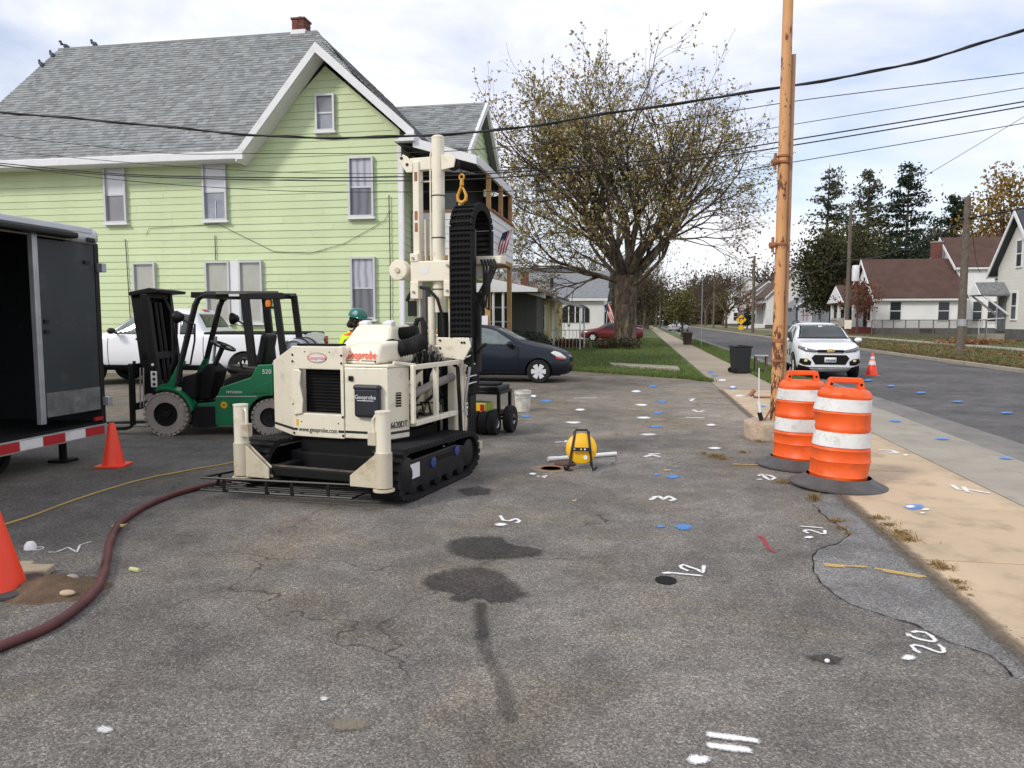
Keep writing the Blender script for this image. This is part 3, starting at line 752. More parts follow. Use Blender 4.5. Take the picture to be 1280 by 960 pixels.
MB().tube([(-6.35, 20.9, 6.1), (-6.45, 19.93, 5.9), (-6.47, 19.9, .5)], .045, 8).build('downspout', M_WTRIM, gh)
MB().tube([(-6.85, 19.93, 5.0), (-6.84, 19.93, 3.0), (-6.86, 19.93, 1.2)], .014, 5).tube([(-14.98, 19.95, 3.95), (-14.96, 19.95, 3.6), (-14.92, 19.95, 1.4)], .012, 5).tube([(-12.1, 19.95, 4.0), (-12.1, 19.95, 3.3)], .012, 5)\
    .tube([(-14.3, 19.96, 4.05), (-14.2, 19.96, 4.25), (-12.0, 19.96, 4.33), (-10.3, 19.96, 3.52), (-9.2, 19.96, 3.45), (-8.2, 19.96, 3.7), (-7.0, 19.96, 4.3), (-6.85, 19.96, 4.6)], .006, 5).build('wall_cable', M_WIRE, gh)
B('utility_box', M_GALV, gh, (-6.95, 19.9, 1.25), (.3, .14, .3))
# flag on the porch
fl = thing('flag', 'small striped flag on a slanted pole at the porch of the green house', 'flag', (-4.1, 22.0, 3.35))
MB().tube([(0, 0, 0), (.38, -.12, .95)], .012, 6).build('flag_pole', M_WTRIM, fl)
def flag_cloth(parent, O, U, V, wdt, hgt, nx=14):
    """stripes and canton as separate cloth strips sharing one wavy surface"""
    O, U, V = Vector(O), Vector(U), Vector(V); N = U.cross(V).normalized()
    def P(a, b): return O + U * a * wdt + V * b * hgt + N * (.05 * math.sin(a * 7 + b * 2))
    for k in range(7):
        mb = MB()
        for i in range(nx): mb.poly([P(i / nx, k / 7), P((i + 1) / nx, k / 7), P((i + 1) / nx, (k + 1) / 7), P(i / nx, (k + 1) / 7)])
        mb.build('stripe', M_RREFL if k % 2 == 0 else M_WREFL, parent)
    mb = MB()
    for i in range(6): mb.poly([P(i / nx, .44) + N * .006, P((i + 1) / nx, .44) + N * .006, P((i + 1) / nx, 1) + N * .006, P(i / nx, 1) + N * .006])
    for i in range(6): mb.poly([P(i / nx, .44) - N * .006, P((i + 1) / nx, .44) - N * .006, P((i + 1) / nx, 1) - N * .006, P(i / nx, 1) - N * .006])
    mb.build('canton', mat('navy cloth', (.015, .022, .075), .8), parent)
flag_cloth(fl, (.36, -.11, .9), (-.25, .08, -.80), (-.62, 0, -.22), .85, .5)
# pigeons on the ridge
def pigeon(x, y, z, rz, label):
    t = thing('pigeon', label, 'bird', (x, y, z), rz, 'pigeons on the roof of the green house')
    b = MB(); b.M = Matrix.Rotation(R(-38), 4, 'Y')
    b.ell((0, 0, .12), (.15, .075, .08), 12, 8); b.build('body', mat('slate feathers', (.05, .055, .07), .7), t, smooth=True)
    MB().ell((.13, 0, .27), (.05, .04, .045), 10, 6).tube([(.08, 0, .17), (.125, 0, .25)], [.055, .035], 8).build('head', mat('dark feathers', (.03, .034, .045), .6), t, smooth=True)
    MB().prism([(-.11, .06), (-.29, -.06), (-.27, -.10), (-.08, .0)], 'y', -.03, .03).build('tail', mat('dark feathers', (.03, .034, .045), .6), t)
    MB().cyl((.17, 0, .27), (.21, 0, .262), .012, .003, 6).build('beak', M_TAUPE, t)
    MB().tube([(.01, .03, .1), (.01, .03, 0)], .008, 5).tube([(.01, -.03, .1), (.01, -.03, 0)], .008, 5).build('legs', M_RUSTD, t)
pigeon(-18.9, 24, RT + .03, 160, 'dark pigeon on the roof ridge, apart from the other three')
pigeon(-20.05, 24, RT + .03, 200, 'dark pigeon at the very end of the roof ridge')
pigeon(-20.25, 23.62, RT - .38, 150, 'dark pigeon just below the end of the ridge')
pigeon(-20.33, 23.2, RT - .83, 150, 'lowest dark pigeon on the roof edge at the left')
# ================================================================ THE DRILL RIG
rg = thing('drill_rig', 'cream coloured tracked drill rig with tall mast and black radiator opening', 'drill rig', (-2.62, 6.25, 0), -11)
rg_inv = (Matrix.Translation((-2.62, 6.25, 0)) @ Matrix.Rotation(R(-11), 4, 'Z')).inverted()
def L(u, v, z): return rg_inv @ ground_at(u, v, z)
# tracks
def track_path(n=60):
    pts = []
    def arc(cy, cz, r, a0, a1, k):
        for i in range(k + 1):
            a = R(a0 + (a1 - a0) * i / k); pts.append((cy + r * math.cos(a), cz + r * math.sin(a)))
    arc(-.02, .25, .215, 100, 235, 8); arc(.10, .13, .12, 240, 268, 3); arc(1.18, .13, .12, 272, 300, 3); arc(1.27, .225, .20, -40, 85, 8)
    out_ = []; m = len(pts); tot = 0; seg = []
    for a, b in zip(pts, pts[1:] + pts[:1]): l = math.dist(a, b); seg.append((a, b, l)); tot += l
    for i in range(n):
        s_ = tot * i / n
        for a, b, l in seg:
            if s_ <= l: t = s_ / l; out_.append((a[0] + (b[0] - a[0]) * t, a[1] + (b[1] - a[1]) * t, math.atan2(b[1] - a[1], b[0] - a[0]))); break
            s_ -= l
    return out_
tp = track_path(54); tbme = None
for x0, x1, sgn in ((.40, .70, 1), (-.94, -.64, -1)):
    mb = MB(); n = len(tp)
    for i in range(n):
        (y0, z0, a0), (y1, z1, a1) = tp[i], tp[(i + 1) % n]
        q0 = (y0 - .022 * math.sin(a0) * -1, z0 - .022 * math.cos(a0)); q1 = (y1 + .022 * math.sin(a1), z1 - .022 * math.cos(a1))
        mb.add([(x0, y0, z0), (x1, y0, z0), (x1, y1, z1), (x0, y1, z1), (x0, y0 * .96 + .025, z0 * .88 + .028), (x1, y0 * .96 + .025, z0 * .88 + .028), (x1, y1 * .96 + .025, z1 * .88 + .028), (x0, y1 * .96 + .025, z1 * .88 + .028)],
               [(0, 1, 2, 3), (7, 6, 5, 4), (1, 5, 6, 2), (0, 3, 7, 4)])
    tr = mb.build('track', M_RUBBER, rg)
    for i, (y, z_, a) in enumerate(tp):
        if tbme is None:
            o = MB().prism([(-.030, -.008), (.030, -.008), (.02, .024), (-.02, .024)], 'x', -.155, .155).build('tread_block', M_RUBBER, tr); tbme = o.data
        else: o = link_mesh('tread_block', tbme, tr)
        # outward normal: path runs counter-clockwise seen from +x
        o.location = ((x0 + x1) / 2, y, z_); o.rotation_euler = (a + math.pi, 0, 0)
    xo = x1 - .05 if sgn > 0 else x0 + .05
    fr = MB().prism([(.0, .10), (1.22, .10), (1.24, .30), (.95, .36), (.05, .36)], 'x', xo - .04, xo + .02).build('track_frame', M_BLACK, rg, bevel=.012)
    for y in (.08, .33, .58, .83, 1.08):
        MB().lathe([(.03, xo - .06), (.075, xo - .06), (.075, xo + .015), (.04, xo + .03)], 16, (0, y, .105), 'x').build('roller', M_RUBBER, fr, smooth=True)
    MB().lathe([(.14, xo - .05), (.14, xo + .02), (.06, xo + .035)], 22, (0, 1.27, .225), 'x').build('sprocket', M_BLACK, fr, smooth=True)
    MB().lathe([(.155, xo - .05), (.155, xo + .01), (.07, xo + .03)], 22, (0, -.02, .24), 'x').build('idler', M_BLACK, fr, smooth=True)
    if sgn > 0:
        MB().box((xo + .024, .11, .26), (.006, .17, .13)).build('sticker', M_WLET, fr)
        for y, z_ in ((.46, .27), (.97, .30)):
            MB().lathe([(.05, xo + .02), (.05, xo + .035), (.02, xo + .04)], 14, (0, y, z_), 'x').build('hub_cap', mat('blue cap', (.03, .06, .22), .4), fr)
        MB().box((xo + .026, .72, .285), (.01, .5, .035)).build('rub_rail', M_BLKMATTE, fr)
MB().span((-.64, .1, .14), (.40, 1.25, .36)).build('undercarriage', M_BLKMATTE, rg, bevel=.02)
MB().span((-.8, -.31, .21), (.58, -.27, .29)).build('cross_beam', M_BLKMATTE, rg, bevel=.01); MB().span((-.6, -.28, .2), (-.5, .15, .28)).span((.25, -.28, .2), (.35, .15, .28)).build('draw_bar', M_BLKMATTE, rg)
MB().cyl((-.60, -.22, .27), (.38, -.22, .27), .022).build('push_bar', mat('greasy steel', (.06, .045, .035), .5, .4, var=.4, scale=7, dirt=((.30, .15, .06), .2, 9)), rg, smooth=True)
MB().span((-.55, .15, .36), (.35, 1.2, .52)).build('turntable', M_BLKMATTE, rg)
# front housing: panels round the radiator opening
fx0, fx1, rx0, rx1, rz0, rz1 = -.60, -.04, -.515, -.06, .72, 1.13
hs = MB().span((fx0, .10, rz1), (fx1, .16, 1.34)).span((fx0, .10, .50), (fx1, .16, rz0)).span((fx0, .10, rz0), (rx0, .16, rz1)).span((rx1, .10, rz0), (fx1, .16, rz1)).build('front_panel', M_CREAM, rg, bevel=.008)
MB().span((rx0, .20, rz0), (rx1, .22, rz1)).build('radiator', M_BLKMATTE, rg)
for i in range(14):
    zz = rz0 + .02 + i * .029; MB().span((rx0 + .005, .185, zz), (rx1 - .005, .2, zz + .006)).build('radiator_fin', M_BLACK, rg)
MB().prism([(rx0 - .06, rz0 - .02), (rx0 + .03, rz0 + .0), (rx0 + .045, rz0 + .12), (rx0 + .015, rz0 + .27), (rx0 + .03, rz1 - .02), (rx0 - .06, rz1 + .005)], 'y', .082, .098).build('bezel', M_CREAM, rg, bevel=.004)
MB().span((rx1 + .0, .085, rz0 - .01), (fx1 + .01, .098, rz1 + .01)).build('bezel', M_CREAM, rg, bevel=.004)
MB().add([(-.60, .105, .50), (-.95, .28, .53), (-.95, .28, 1.19), (-.60, .105, 1.33), (-.58, .17, .50), (-.91, .33, .53), (-.91, .33, 1.19), (-.58, .17, 1.33)],
         [(0, 1, 2, 3), (7, 6, 5, 4), (0, 4, 5, 1), (3, 2, 6, 7), (1, 5, 6, 2), (0, 3, 7, 4)]).build('corner_panel', M_CREAM, rg, bevel=.006)
MB().span((-.95, .335, .53), (-.91, 1.35, 1.15)).build('side_panel', M_CREAM, rg, bevel=.006)
MB().prism([(-.03, .10), (.40, .13), (.48, .38), (.44, .38), (.37, .17), (-.03, .15)], 'z', .51, 1.155).build('right_panel', M_CREAM, rg, bevel=.008)
MB().prism([(-.03, .10), (.41, .125), (.49, .385), (-.03, .385)], 'z', 1.157, 1.18).build('deck_plate', M_CREAM, rg, bevel=.006)
MB().span((-.59, .165, 1.22), (-.04, .5, 1.335)).build('hood', M_CREAM, rg, bevel=.03)
MB().span((-.54, .11, 1.343), (-.10, .25, 1.362)).build('rubber_strip', M_BLKMATTE, rg)
MB().prism([(.17, 1.182), (.26, 1.36), (.62, 1.385), (.62, 1.182)], 'x', -.10, .27).build('hood', M_CREAM, rg, bevel=.035, seg=3)
MB().add([(-.40, .56, 1.30), (.16, .56, 1.30), (.16, 1.12, 1.30), (-.40, 1.12, 1.30), (-.27, .70, 1.535), (.12, .70, 1.535), (.12, 1.12, 1.535), (-.27, 1.12, 1.535)], [(3, 2, 1, 0), (4, 5, 6, 7), (0, 1, 5, 4), (1, 2, 6, 5), (2, 3, 7, 6), (3, 0, 4, 7)]).span((-.39, .60, 1.15), (.15, 1.1, 1.31)).build('engine_cover', M_CREAM, rg, bevel=.045, seg=3)
for x in (-.21, .06): MB().box((x, .76, 1.545), (.10, .09, .05), (14, 0, 0)).build('latch_cap', M_WTRIM, rg, bevel=.012)
# bolts, lettering and marks on the front
for x, z_ in ((-.585, 1.26), (-.585, 1.20), (-.555, 1.10), (-.585, .80), (-.585, .53), (-.055, 1.26), (-.055, 1.19), (-.05, .70), (-.05, .53), (-.05, 1.06)):
    MB().lathe([(.010, .092), (.010, .1)], 8, (x, 0, z_), 'y').build('bolt', M_BLACK, rg)
def oval(rx_, rz_, y, m, name, cx=-.315, cz=1.235):
    MB().prism([(cx + rx_ * math.cos(2 * math.pi * i / 32), cz + rz_ * math.sin(2 * math.pi * i / 32)) for i in range(32)], 'y', y, .0995).build(name, m, rg)
oval(.105, .047, .0970, M_BLET, 'badge'); oval(.100, .043, .0962, M_WLET, 'badge'); oval(.094, .038, .0954, M_OGLET, 'badge'); oval(.090, .035, .0946, M_WLET, 'badge')
text('lettering', 'Geoprobe', .047, (-.315, .0935, 1.233), (1, 0, 0), (0, 0, 1), M_OGLET, rg, ext=.001)
MB().span((-.6, .0975, .555), (-.545, .0995, .578)).build('stripe', M_BLET, rg); MB().span((-.10, .0975, .555), (-.04, .0995, .578)).build('stripe', M_BLET, rg)
text('lettering', 'www.geoprobe.com', .064, (-.322, .097, .568), (1, 0, 0), (0, 0, 1), M_BLET, rg, ext=.001, squeeze=.80)
st = MB().add([(-.602, .1015, .557), (-.952, .276, .575), (-.952, .276, .597), (-.602, .1015, .580)], [(0, 1, 2, 3)])
st.build('stripe', M_BLET, rg); st = MB()
st.add([(-.03, .0985, .557), (.40, .127, .557), (.40, .127, .580), (-.03, .0985, .580)], [(0, 1, 2, 3)]).add([(.402, .129, .557), (.482, .379, .557), (.482, .379, .580), (.402, .129, .580)], [(0, 1, 2, 3)]).build('stripe', M_BLET, rg)
sl = Vector((0, .09, .178)).normalized()
text('lettering', 'Geoprobe', .115, (.085, .196, 1.262), (1, 0, 0), sl, M_OGLET, rg, ext=.004, squeeze=.68)
MB().beam((-.07, .187, 1.205), (.06, .187, 1.205), .004, .022).build('stripe', M_BLET, rg); MB().beam((.10, .186, 1.205), (.25, .186, 1.205), .004, .022).build('stripe', M_BLET, rg)
text('lettering', '6620DT', .085, (.443, .252, .635), (.08, .25, 0), (0, 0, 1), M_BLET, rg, ext=.002, squeeze=.72)
MB().add([(.432, .218, .80), (.452, .28, .80), (.452, .28, .93), (.432, .218, .93)], [(0, 1, 2, 3)]).build('vent_grille', M_BLKMATTE, rg)
for i in range(5): MB().beam((.434, .217, .82 + i * .024), (.455, .283, .82 + i * .024), .006, .006).build('vent_slat', M_CREAMD, rg)
bag = MB().span((.09, .055, .71), (.345, .125, .985)).build('document_box', mat('dark blue black plastic', (.018, .022, .03), .5, bump=.3, bscale=30), rg, bevel=.03, seg=3)
MB().span((.085, .05, .955), (.35, .125, 1.005)).build('lid', mat('dark blue black plastic', (.018, .022, .03), .5), bag, bevel=.02)
text('lettering', 'Geoprobe', .052, (.215, .0535, .895), (1, 0, 0), (0, 0, 1), M_WLET, bag, ext=.001)
MB().span((.13, .0525, .862), (.30, .0545, .868)).build('underline', M_WLET, bag)
MB().span((.02, .085, 1.035), (.065, .105, 1.08)).build('latch', M_BLACK, rg, bevel=.006)
# outrigger legs
for x, sg in ((.62, -1), (-.83, 1)):
    YO = -.33
    lg = MB().cyl((x, YO, .45), (x, YO, .82), .062, n=24).build('outrigger', M_CREAM, rg, smooth=True)
    MB().cyl((x, YO, .49), (x, YO, .20), .072, n=24).build('sleeve', M_CREAMD, lg, smooth=True)
    MB().lathe([(.0001, .82), (.066, .82), (.066, .835), (.0001, .838)], 24, (x, YO, 0)).build('cap', M_CREAM, lg, smooth=True)
    MB().prism([(x + .03 * sg, .50), (x + .31 * sg, .28), (x + .31 * sg, .19), (x + .03 * sg, .19)], 'y', YO - .03, YO - .015).build('gusset', M_CREAMD, lg, bevel=.004)
    MB().prism([(x + .03 * sg, .50), (x + .31 * sg, .28), (x + .31 * sg, .19), (x + .03 * sg, .19)], 'y', YO + .02, YO + .035).build('gusset', M_CREAMD, lg, bevel=.004)
    MB().cyl((x, YO, .21), (x, YO, .18), .035).build('rod', M_STEEL, lg, smooth=True)
    MB().lathe([(.05, .19), (.09, .185), (.09, .168), (.02, .165)], 20, (x, YO, 0)).build('foot_pad', M_CREAMD, lg, smooth=True)
    bx_ = x + (.085 if sg > 0 else -.075)
    MB().span((bx_ - .04, YO - .06, .55), (bx_ + .04, YO, .67)).build('valve_box', M_CREAMD, lg, bevel=.008)
    MB().tube([(bx_, YO - .03, .67), (bx_, YO - .03, .77), (bx_ - .02 * sg, YO - .02, .80), (x + .04 * sg, YO - .01, .795)], .012, 8).build('hydraulic_pipe', M_CREAM, lg, smooth=True)
# folding wire rack on the ground side
rk = MB()
for zt, q in ((.20, [(251, 597), (299, 588), (468, 597), (437, 606)]), (.085, [(251, 612), (290, 603), (470, 612), (440, 623)])):
    P = [L(u, v, zt) for u, v in q]; rk.tube(P + [P[0]], .011, 6)
    if zt < .1:
        for t in (.2, .4, .6, .8): rk.tube([P[0].lerp(P[1], t), P[3].lerp(P[2], t)], .008, 5)
    lo_ = P
P1 = [L(u, v, .20) for u, v in [(251, 597), (299, 588), (468, 597), (437, 606)]]
rk.build('wire_rack', M_BLACK, rg, smooth=True)
for t in (.16, .45, .62, .86):
    MB().beam(P1[0].lerp(P1[3], t) - Vector((0, 0, .12)), P1[0].lerp(P1[3], t) + Vector((0, 0, .01)), .03, .008).build('rack_strut', M_BLACK, rg)
MB().beam(L(318, 607, .08), L(372, 600, .16), .045, .012).build('rack_strut', M_BLACK, rg)
MB().beam(lo_[0].lerp(lo_[1], .5), P1[0].lerp(P1[1], .5), .02).beam(lo_[2], P1[2], .02).build('rack_strut', M_BLACK, rg)
# side basket frame with the machinery in it
X = .53
for a, b, wd in (((X, .38, 1.15), (X, 1.42, 1.15), .045), ((X, .38, .635), (X, 1.42, .635), .05), ((X, .36, .635), (X, .36, 1.17), .04), ((X, .82, .635), (X, .82, 1.15), .045), ((X, 1.40, .40), (X, 1.40, 1.16), .05), ((.0, 1.42, 1.15), (X, 1.42, 1.15), .045), ((.42, .2, 1.2), (.53, .4, 1.17), .03)):
    MB().beam(a, b, wd).build('basket_rail', M_CREAM, rg, bevel=.006)
MB().span((.02, .40, .60), (.51, 1.40, .615)).build('basket_floor', M_CREAMD, rg)
MB().beam((X + .03, 1.44, .30), (X + .03, 1.44, 1.12), .02).build('basket_rail', M_CREAM, rg)
MB().tube([(.30, .42, .80), (.40, .95, .93), (.44, 1.38, .99)], .042, 14).build('hydraulic_cylinder', mat('dull grey steel', (.27, .25, .235), .5, .3, dirt=((.14, .12, .1), .2, 6)), rg, smooth=True)
MB().span((-.25, .45, .62), (.20, 1.3, 1.12)).build('engine_block', M_BLKMATTE, rg, bevel=.02)
MB().prism([(.62, .64), (1.3, .66), (1.3, .84), (.62, .78)], 'x', .05, .26).build('gearbox', M_CREAMD, rg, bevel=.02)
for i in range(7): MB().tube([(.28, .58 + i * .045, 1.0 + i * .014), (.36, .58 + i * .045, 1.02 + i * .014)], .02, 8).build('fitting', M_BLACK, rg)
MB().prism([(.62, .98), (1.0, 1.10), (1.0, .92), (.68, .86)], 'x', .26, .30).build('manifold', M_CREAM, rg, bevel=.008)
MB().prism([(.95, .66), (1.06, .66), (1.14, 1.02), (1.22, 1.10), (1.30, 1.02), (1.17, .66)], 'x', .30, .335).build('swing_arm', M_CREAM, rg, bevel=.008)
MB().lathe([(.035, .33), (.035, .36)], 12, (0, 1.22, 1.04), 'x').build('pivot_pin', M_STEEL, rg)
for i, (y0, z0, dz) in enumerate(((.5, .70, .25), (.7, .66, .3), (1.0, .68, .22))):
    MB().tube([(.24, y0, z0), (.38, y0 + .08, z0 + dz * .7), (.30, y0 + .22, z0 + dz), (.18, y0 + .30, z0 + dz * .6)], .016, 8).build('hose', M_RUBBER, rg, smooth=True)
# ribbed air ducts
def ribbed(pts, r, name):
    P = []; Rr = []
    n = 26
    pv = [Vector(p) for p in pts]
    for i in range(n + 1):
        t = i / n * (len(pv) - 1); k = min(int(t), len(pv) - 2); P.append(pv[k].lerp(pv[k + 1], t - k)); Rr.append(r * (1.0 if i % 2 else .86))
    MB().tube(P, Rr, 16).build(name, M_RUBBER, rg, smooth=80)
ribbed([(.16, .62, 1.30), (.26, .62, 1.31), (.34, .68, 1.33), (.42, .78, 1.38)], .085, 'air_duct')
ribbed([(.12, .86, 1.44), (.30, .90, 1.46)], .07, 'air_duct')
MB().cyl((.02, .75, 1.30), (.18, .62, 1.30), .10).build('air_filter', M_BLKMATTE, rg, smooth=True)
# control panel and levers
MB().span((-.34, 1.9, 1.30), (.06, 2.2, 1.42)).build('control_panel', M_CREAM, rg, bevel=.01)
MB().span((-.30, 1.88, 1.425), (-.02, 2.15, 1.475)).build('tray', mat('orange tray', (.75, .36, .04), .5), rg, bevel=.01)
MB().ell((-.14, 2.0, 1.50), (.06, .05, .035)).build('glove', mat('purple nitrile', (.09, .03, .30), .6), rg, smooth=True)
B('display', M_GALV, rg, (-.36, 2.02, 1.50), (.16, .03, .10), (20, 0, 0))
for i in range(7):
    x = -.02 + .045 * i; y = 1.5 + .03 * (i % 2)
    lv = MB().cyl((x, y, 1.22), (x + .01 * i, y - .05, 1.44 - .012 * i), .008, n=6).build('lever', M_STEEL, rg)
    MB().ell((x + .01 * i, y - .05, 1.455 - .012 * i), (.024, .024, .030), 10, 6).build('knob', M_BLACK, lv, smooth=True)
MB().span((-.05, 1.34, 1.16), (.34, 1.48, 1.32)).build('valve_bank', M_CREAM, rg, bevel=.01)
for x, y in ((.12, 1.30), (.2, 1.28), (.27, 1.3)):
    MB().tube([(x, y, 1.25), (x + .02, y - .09, 1.22), (x + .05, y - .1, 1.10), (x + .03, y - .02, .9)], .018, 8).build('hose', M_RUBBER, rg, smooth=True)
for x in (.05, .16, .26): MB().lathe([(.022, 0), (.022, .05), (.032, .05), (.032, .065)], 10, (x, 1.29, 1.26), 'z').build('fitting', M_STEEL, rg)
# mast
Y = 1.44
MB().cyl((.268, Y, 1.66), (.268, Y, 3.44), .066, n=28).build('mast_cylinder', M_CREAM, rg, smooth=True)
MB().lathe([(.0001, 3.44), (.068, 3.44), (.068, 3.455), (.045, 3.47), (.0001, 3.47)], 24, (.268, Y, 0)).build('mast_cap', M_CREAM, rg, smooth=True)
for z_ in (1.9, 2.43, 2.86): MB().torus((.268, Y, z_), .0675, .006, 'z', 28, 6).build('clamp_band', M_BLACK, rg)
MB().cyl((.30, Y + .02, 1.30), (.30, Y + .02, 1.66), .058, n=20).build('cylinder_rod', M_BLKMATTE, rg, smooth=True)
MB().tube([(.192, Y - .03, 2.2), (.192, Y - .03, 3.25), (.205, Y - .03, 3.32), (.225, Y - .01, 3.30)], .009, 8).build('hydraulic_pipe', M_CREAM, rg, smooth=True)
mr = MB().span((-.005, Y - .05, 1.15), (.068, Y + .05, 3.22)).build('mast_rail', M_CREAM, rg, bevel=.008)
MB().span((.069, Y - .03, 1.2), (.082, Y + .05, 2.2)).build('wear_strip', mat('dull grey steel', (.27, .25, .235), .5, .3), mr)
for z_ in (3.02, 2.62, 2.5): MB().span((.018, Y - .054, z_), (.05, Y - .049, z_ + .09)).build('rust_patch', M_RUSTD, mr)
MB().span((.395, Y - .05, 1.30), (.455, Y + .05, 2.30)).build('mast_rail', M_CREAM, rg, bevel=.008)
MB().span((.122, Y - .04, 2.15), (.140, Y + .02, 2.62)).build('guide_bar', M_CREAMD, rg)
MB().span((-.01, Y - .11, 1.98), (.455, Y - .03, 2.19)).build('carriage', M_CREAM, rg, bevel=.01)
MB().span((-.01, Y - .12, 1.80), (.085, Y - .02, 1.985)).span((.375, Y - .12, 1.82), (.455, Y - .02, 1.985)).span((-.01, Y - .12, 2.185), (.085, Y - .02, 2.27)).build('carriage_lug', M_CREAM, rg, bevel=.008)
for x, z_ in ((.035, 1.87), (.42, 1.88), (.03, 2.22), (.42, 2.14)): MB().lathe([(.014, Y - .135), (.014, Y - .12)], 8, (x, 0, z_), 'y').build('bolt', M_STEEL, rg)
MB().span((-.075, Y - .09, 2.04), (-.01, Y - .04, 2.15)).build('winch_bracket', M_CREAMD, rg)
wn = MB().lathe([(.0001, Y - .16), (.10, Y - .155), (.105, Y - .15), (.105, Y - .06), (.085, Y - .05)], 28, (-.135, 0, 2.10), 'y').build('winch', M_CREAM, rg, smooth=True)
MB().lathe([(.028, Y - .175), (.028, Y - .15)], 14, (-.135, 0, 2.10), 'y').build('winch_hub', M_CREAMD, wn)
MB().tube([(-.06, Y - .1, 1.78), (-.02, Y - .1, 1.85), (.03, Y - .08, 1.92)], .022, 8).span((-.05, Y - .1, 1.62), (.03, Y - .03, 1.78)).build('clamp_jaw', M_BLACK, rg)
ta = MB().span((-.05, Y - .03, 3.13), (.40, Y + .05, 3.26)).build('top_arm', M_CREAM, rg, bevel=.008)
MB().prism([(-.17, 3.24), (-.11, 3.30), (-.06, 3.27), (.0, 3.20), (.0, 3.11), (-.07, 3.11)], 'y', Y - .06, Y - .035).build('arm_plate', M_CREAM, ta, bevel=.005)
for x, z_ in ((-.125, 3.26), (-.06, 3.19)): MB().lathe([(.017, Y - .065), (.017, Y - .06)], 12, (x, 0, z_), 'y').build('plate_hole', M_BLACK, ta)
MB().prism([(.33, 3.11), (.47, 3.13), (.49, 3.22), (.42, 3.27), (.33, 3.26)], 'y', Y - .055, Y - .035).build('arm_plate', M_CREAM, ta, bevel=.005)
MB().lathe([(.065, Y - .02), (.05, Y), (.065, Y + .02)], 20, (.44, 0, 3.17), 'y').build('sheave', M_BLACK, ta, smooth=True)
MB().tube([(.49, Y, 3.17), (.53, Y, 3.10), (.535, Y, 3.05)], .006, 5).build('winch_cable', M_BLACK, rg)
hk = MB().torus((.535, Y, 3.035), .026, .010, 'y', 14, 8).cyl((.535, Y, 3.005), (.535, Y, 2.95), .018, .022, 10).build('hook', mat('yellow brass paint', (.62, .31, .03), .45, dirt=((.2, .09, .02), .25, 20)), rg, smooth=True)
MB().tube([(.535, Y, 2.95), (.515, Y, 2.91), (.487, Y, 2.85), (.492, Y, 2.80), (.535, Y, 2.775), (.578, Y, 2.80), (.583, Y, 2.85), (.56, Y, 2.90), (.545, Y, 2.93)], [.016, .015, .016, .019, .021, .019, .015, .012, .009], 10).build('hook_bend', mat('yellow brass paint', (.62, .31, .03), .45), hk, smooth=True)
MB().cyl((.21, Y - .06, 1.20), (.21, Y - .06, 1.82), .040, n=16).build('feed_cylinder', M_CREAM, rg, smooth=True)
MB().tube([(.10, Y - .1, 1.92), (.2, Y - .12, 1.90), (.30, Y - .11, 1.80), (.36, Y - .1, 1.6), (.37, Y - .09, 1.3)], .017, 8).build('hose', M_RUBBER, rg, smooth=True)
MB().tube([(.03, Y - .1, 1.22), (.03, Y - .1, 1.50), (.06, Y - .1, 1.58), (.11, Y - .1, 1.59), (.145, Y - .1, 1.52), (.16, Y - .1, 1.22)], .028, 10).build('hose_guide', M_RUBBER, rg, smooth=True)
MB().prism([(.30, 1.40), (.66, 1.40), (.68, 1.31), (.60, 1.17), (.30, 1.20)], 'y', Y - .12, Y - .095).build('mast_plate', M_CREAM, rg, bevel=.005)
for x, z_ in ((.335, 1.37), (.335, 1.29), (.335, 1.22), (.58, 1.35), (.61, 1.35)): MB().lathe([(.012, Y - .13), (.012, Y - .12)], 8, (x, 0, z_), 'y').build('bolt', M_BLACK, rg)
MB().span((-.02, Y - .05, .32), (.11, Y + .06, 1.16)).span((.38, Y - .05, .3), (.46, Y + .06, 1.2)).build('mast_foot', M_CREAM, rg, bevel=.01)
MB().span((.12, Y - .02, .25), (.36, Y + .1, 1.15)).build('hammer', M_BLKMATTE, rg)
for x in (.18, .24, .31): MB().cyl((x, Y - .06, .12), (x, Y - .06, .75), .018, n=8).build('drill_rod', M_STEEL, rg)
MB().span((.50, 1.46, .24), (.72, 1.52, .31)).build('foot_bracket', M_CREAMD, rg)
# small things that clutter the mast foot: fittings, hoses, plates
r9 = random.Random(5)
for i in range(9):
    x = -.02 + .05 * i; y = 1.30 - .02 * (i % 3); z0 = 1.20 + .03 * (i % 2)
    MB().tube([(x, y, z0), (x + .01, y - .05, z0 - .05), (x + r9.uniform(-.05, .06), y - .07, z0 - .22), (x + r9.uniform(-.06, .06), y + .02, z0 - .42 - .1 * r9.random())], .011, 6).build('hose', M_RUBBER, rg, smooth=True)
    MB().cyl((x, y, z0 - .01), (x, y, z0 + .035), .016, n=8).build('fitting', M_STEEL, rg)
for i in range(6):
    y = .45 + .14 * i; MB().tube([(.45, y, .66), (.40, y + .05, .72 + .05 * r9.random()), (.22, y + .1, .70 + .1 * r9.random()), (.12, y + .12, .95)], .012, 6).build('hose', M_RUBBER, rg, smooth=True)
for x, y, z_, a, b in ((.30, .62, .90, .16, .12), (.22, .98, .78, .14, .18), (.34, 1.12, .70, .10, .09)): MB().box((x, y, z_), (a, .14, b)).build('valve', M_CREAMD, rg, bevel=.008)
for x, z_ in ((-.45, 1.29), (-.18, 1.29), (-.5, .64), (-.1, .64)): MB().lathe([(.006, .0955), (.006, .1)], 6, (x, 0, z_), 'y').build('rivet', M_BLACK, rg)
for z_ in (2.3, 3.02): MB().beam((.068, Y + .03, z_), (.21, Y + .03, z_), .03, .012).build('mast_bracket', M_CREAMD, rg)
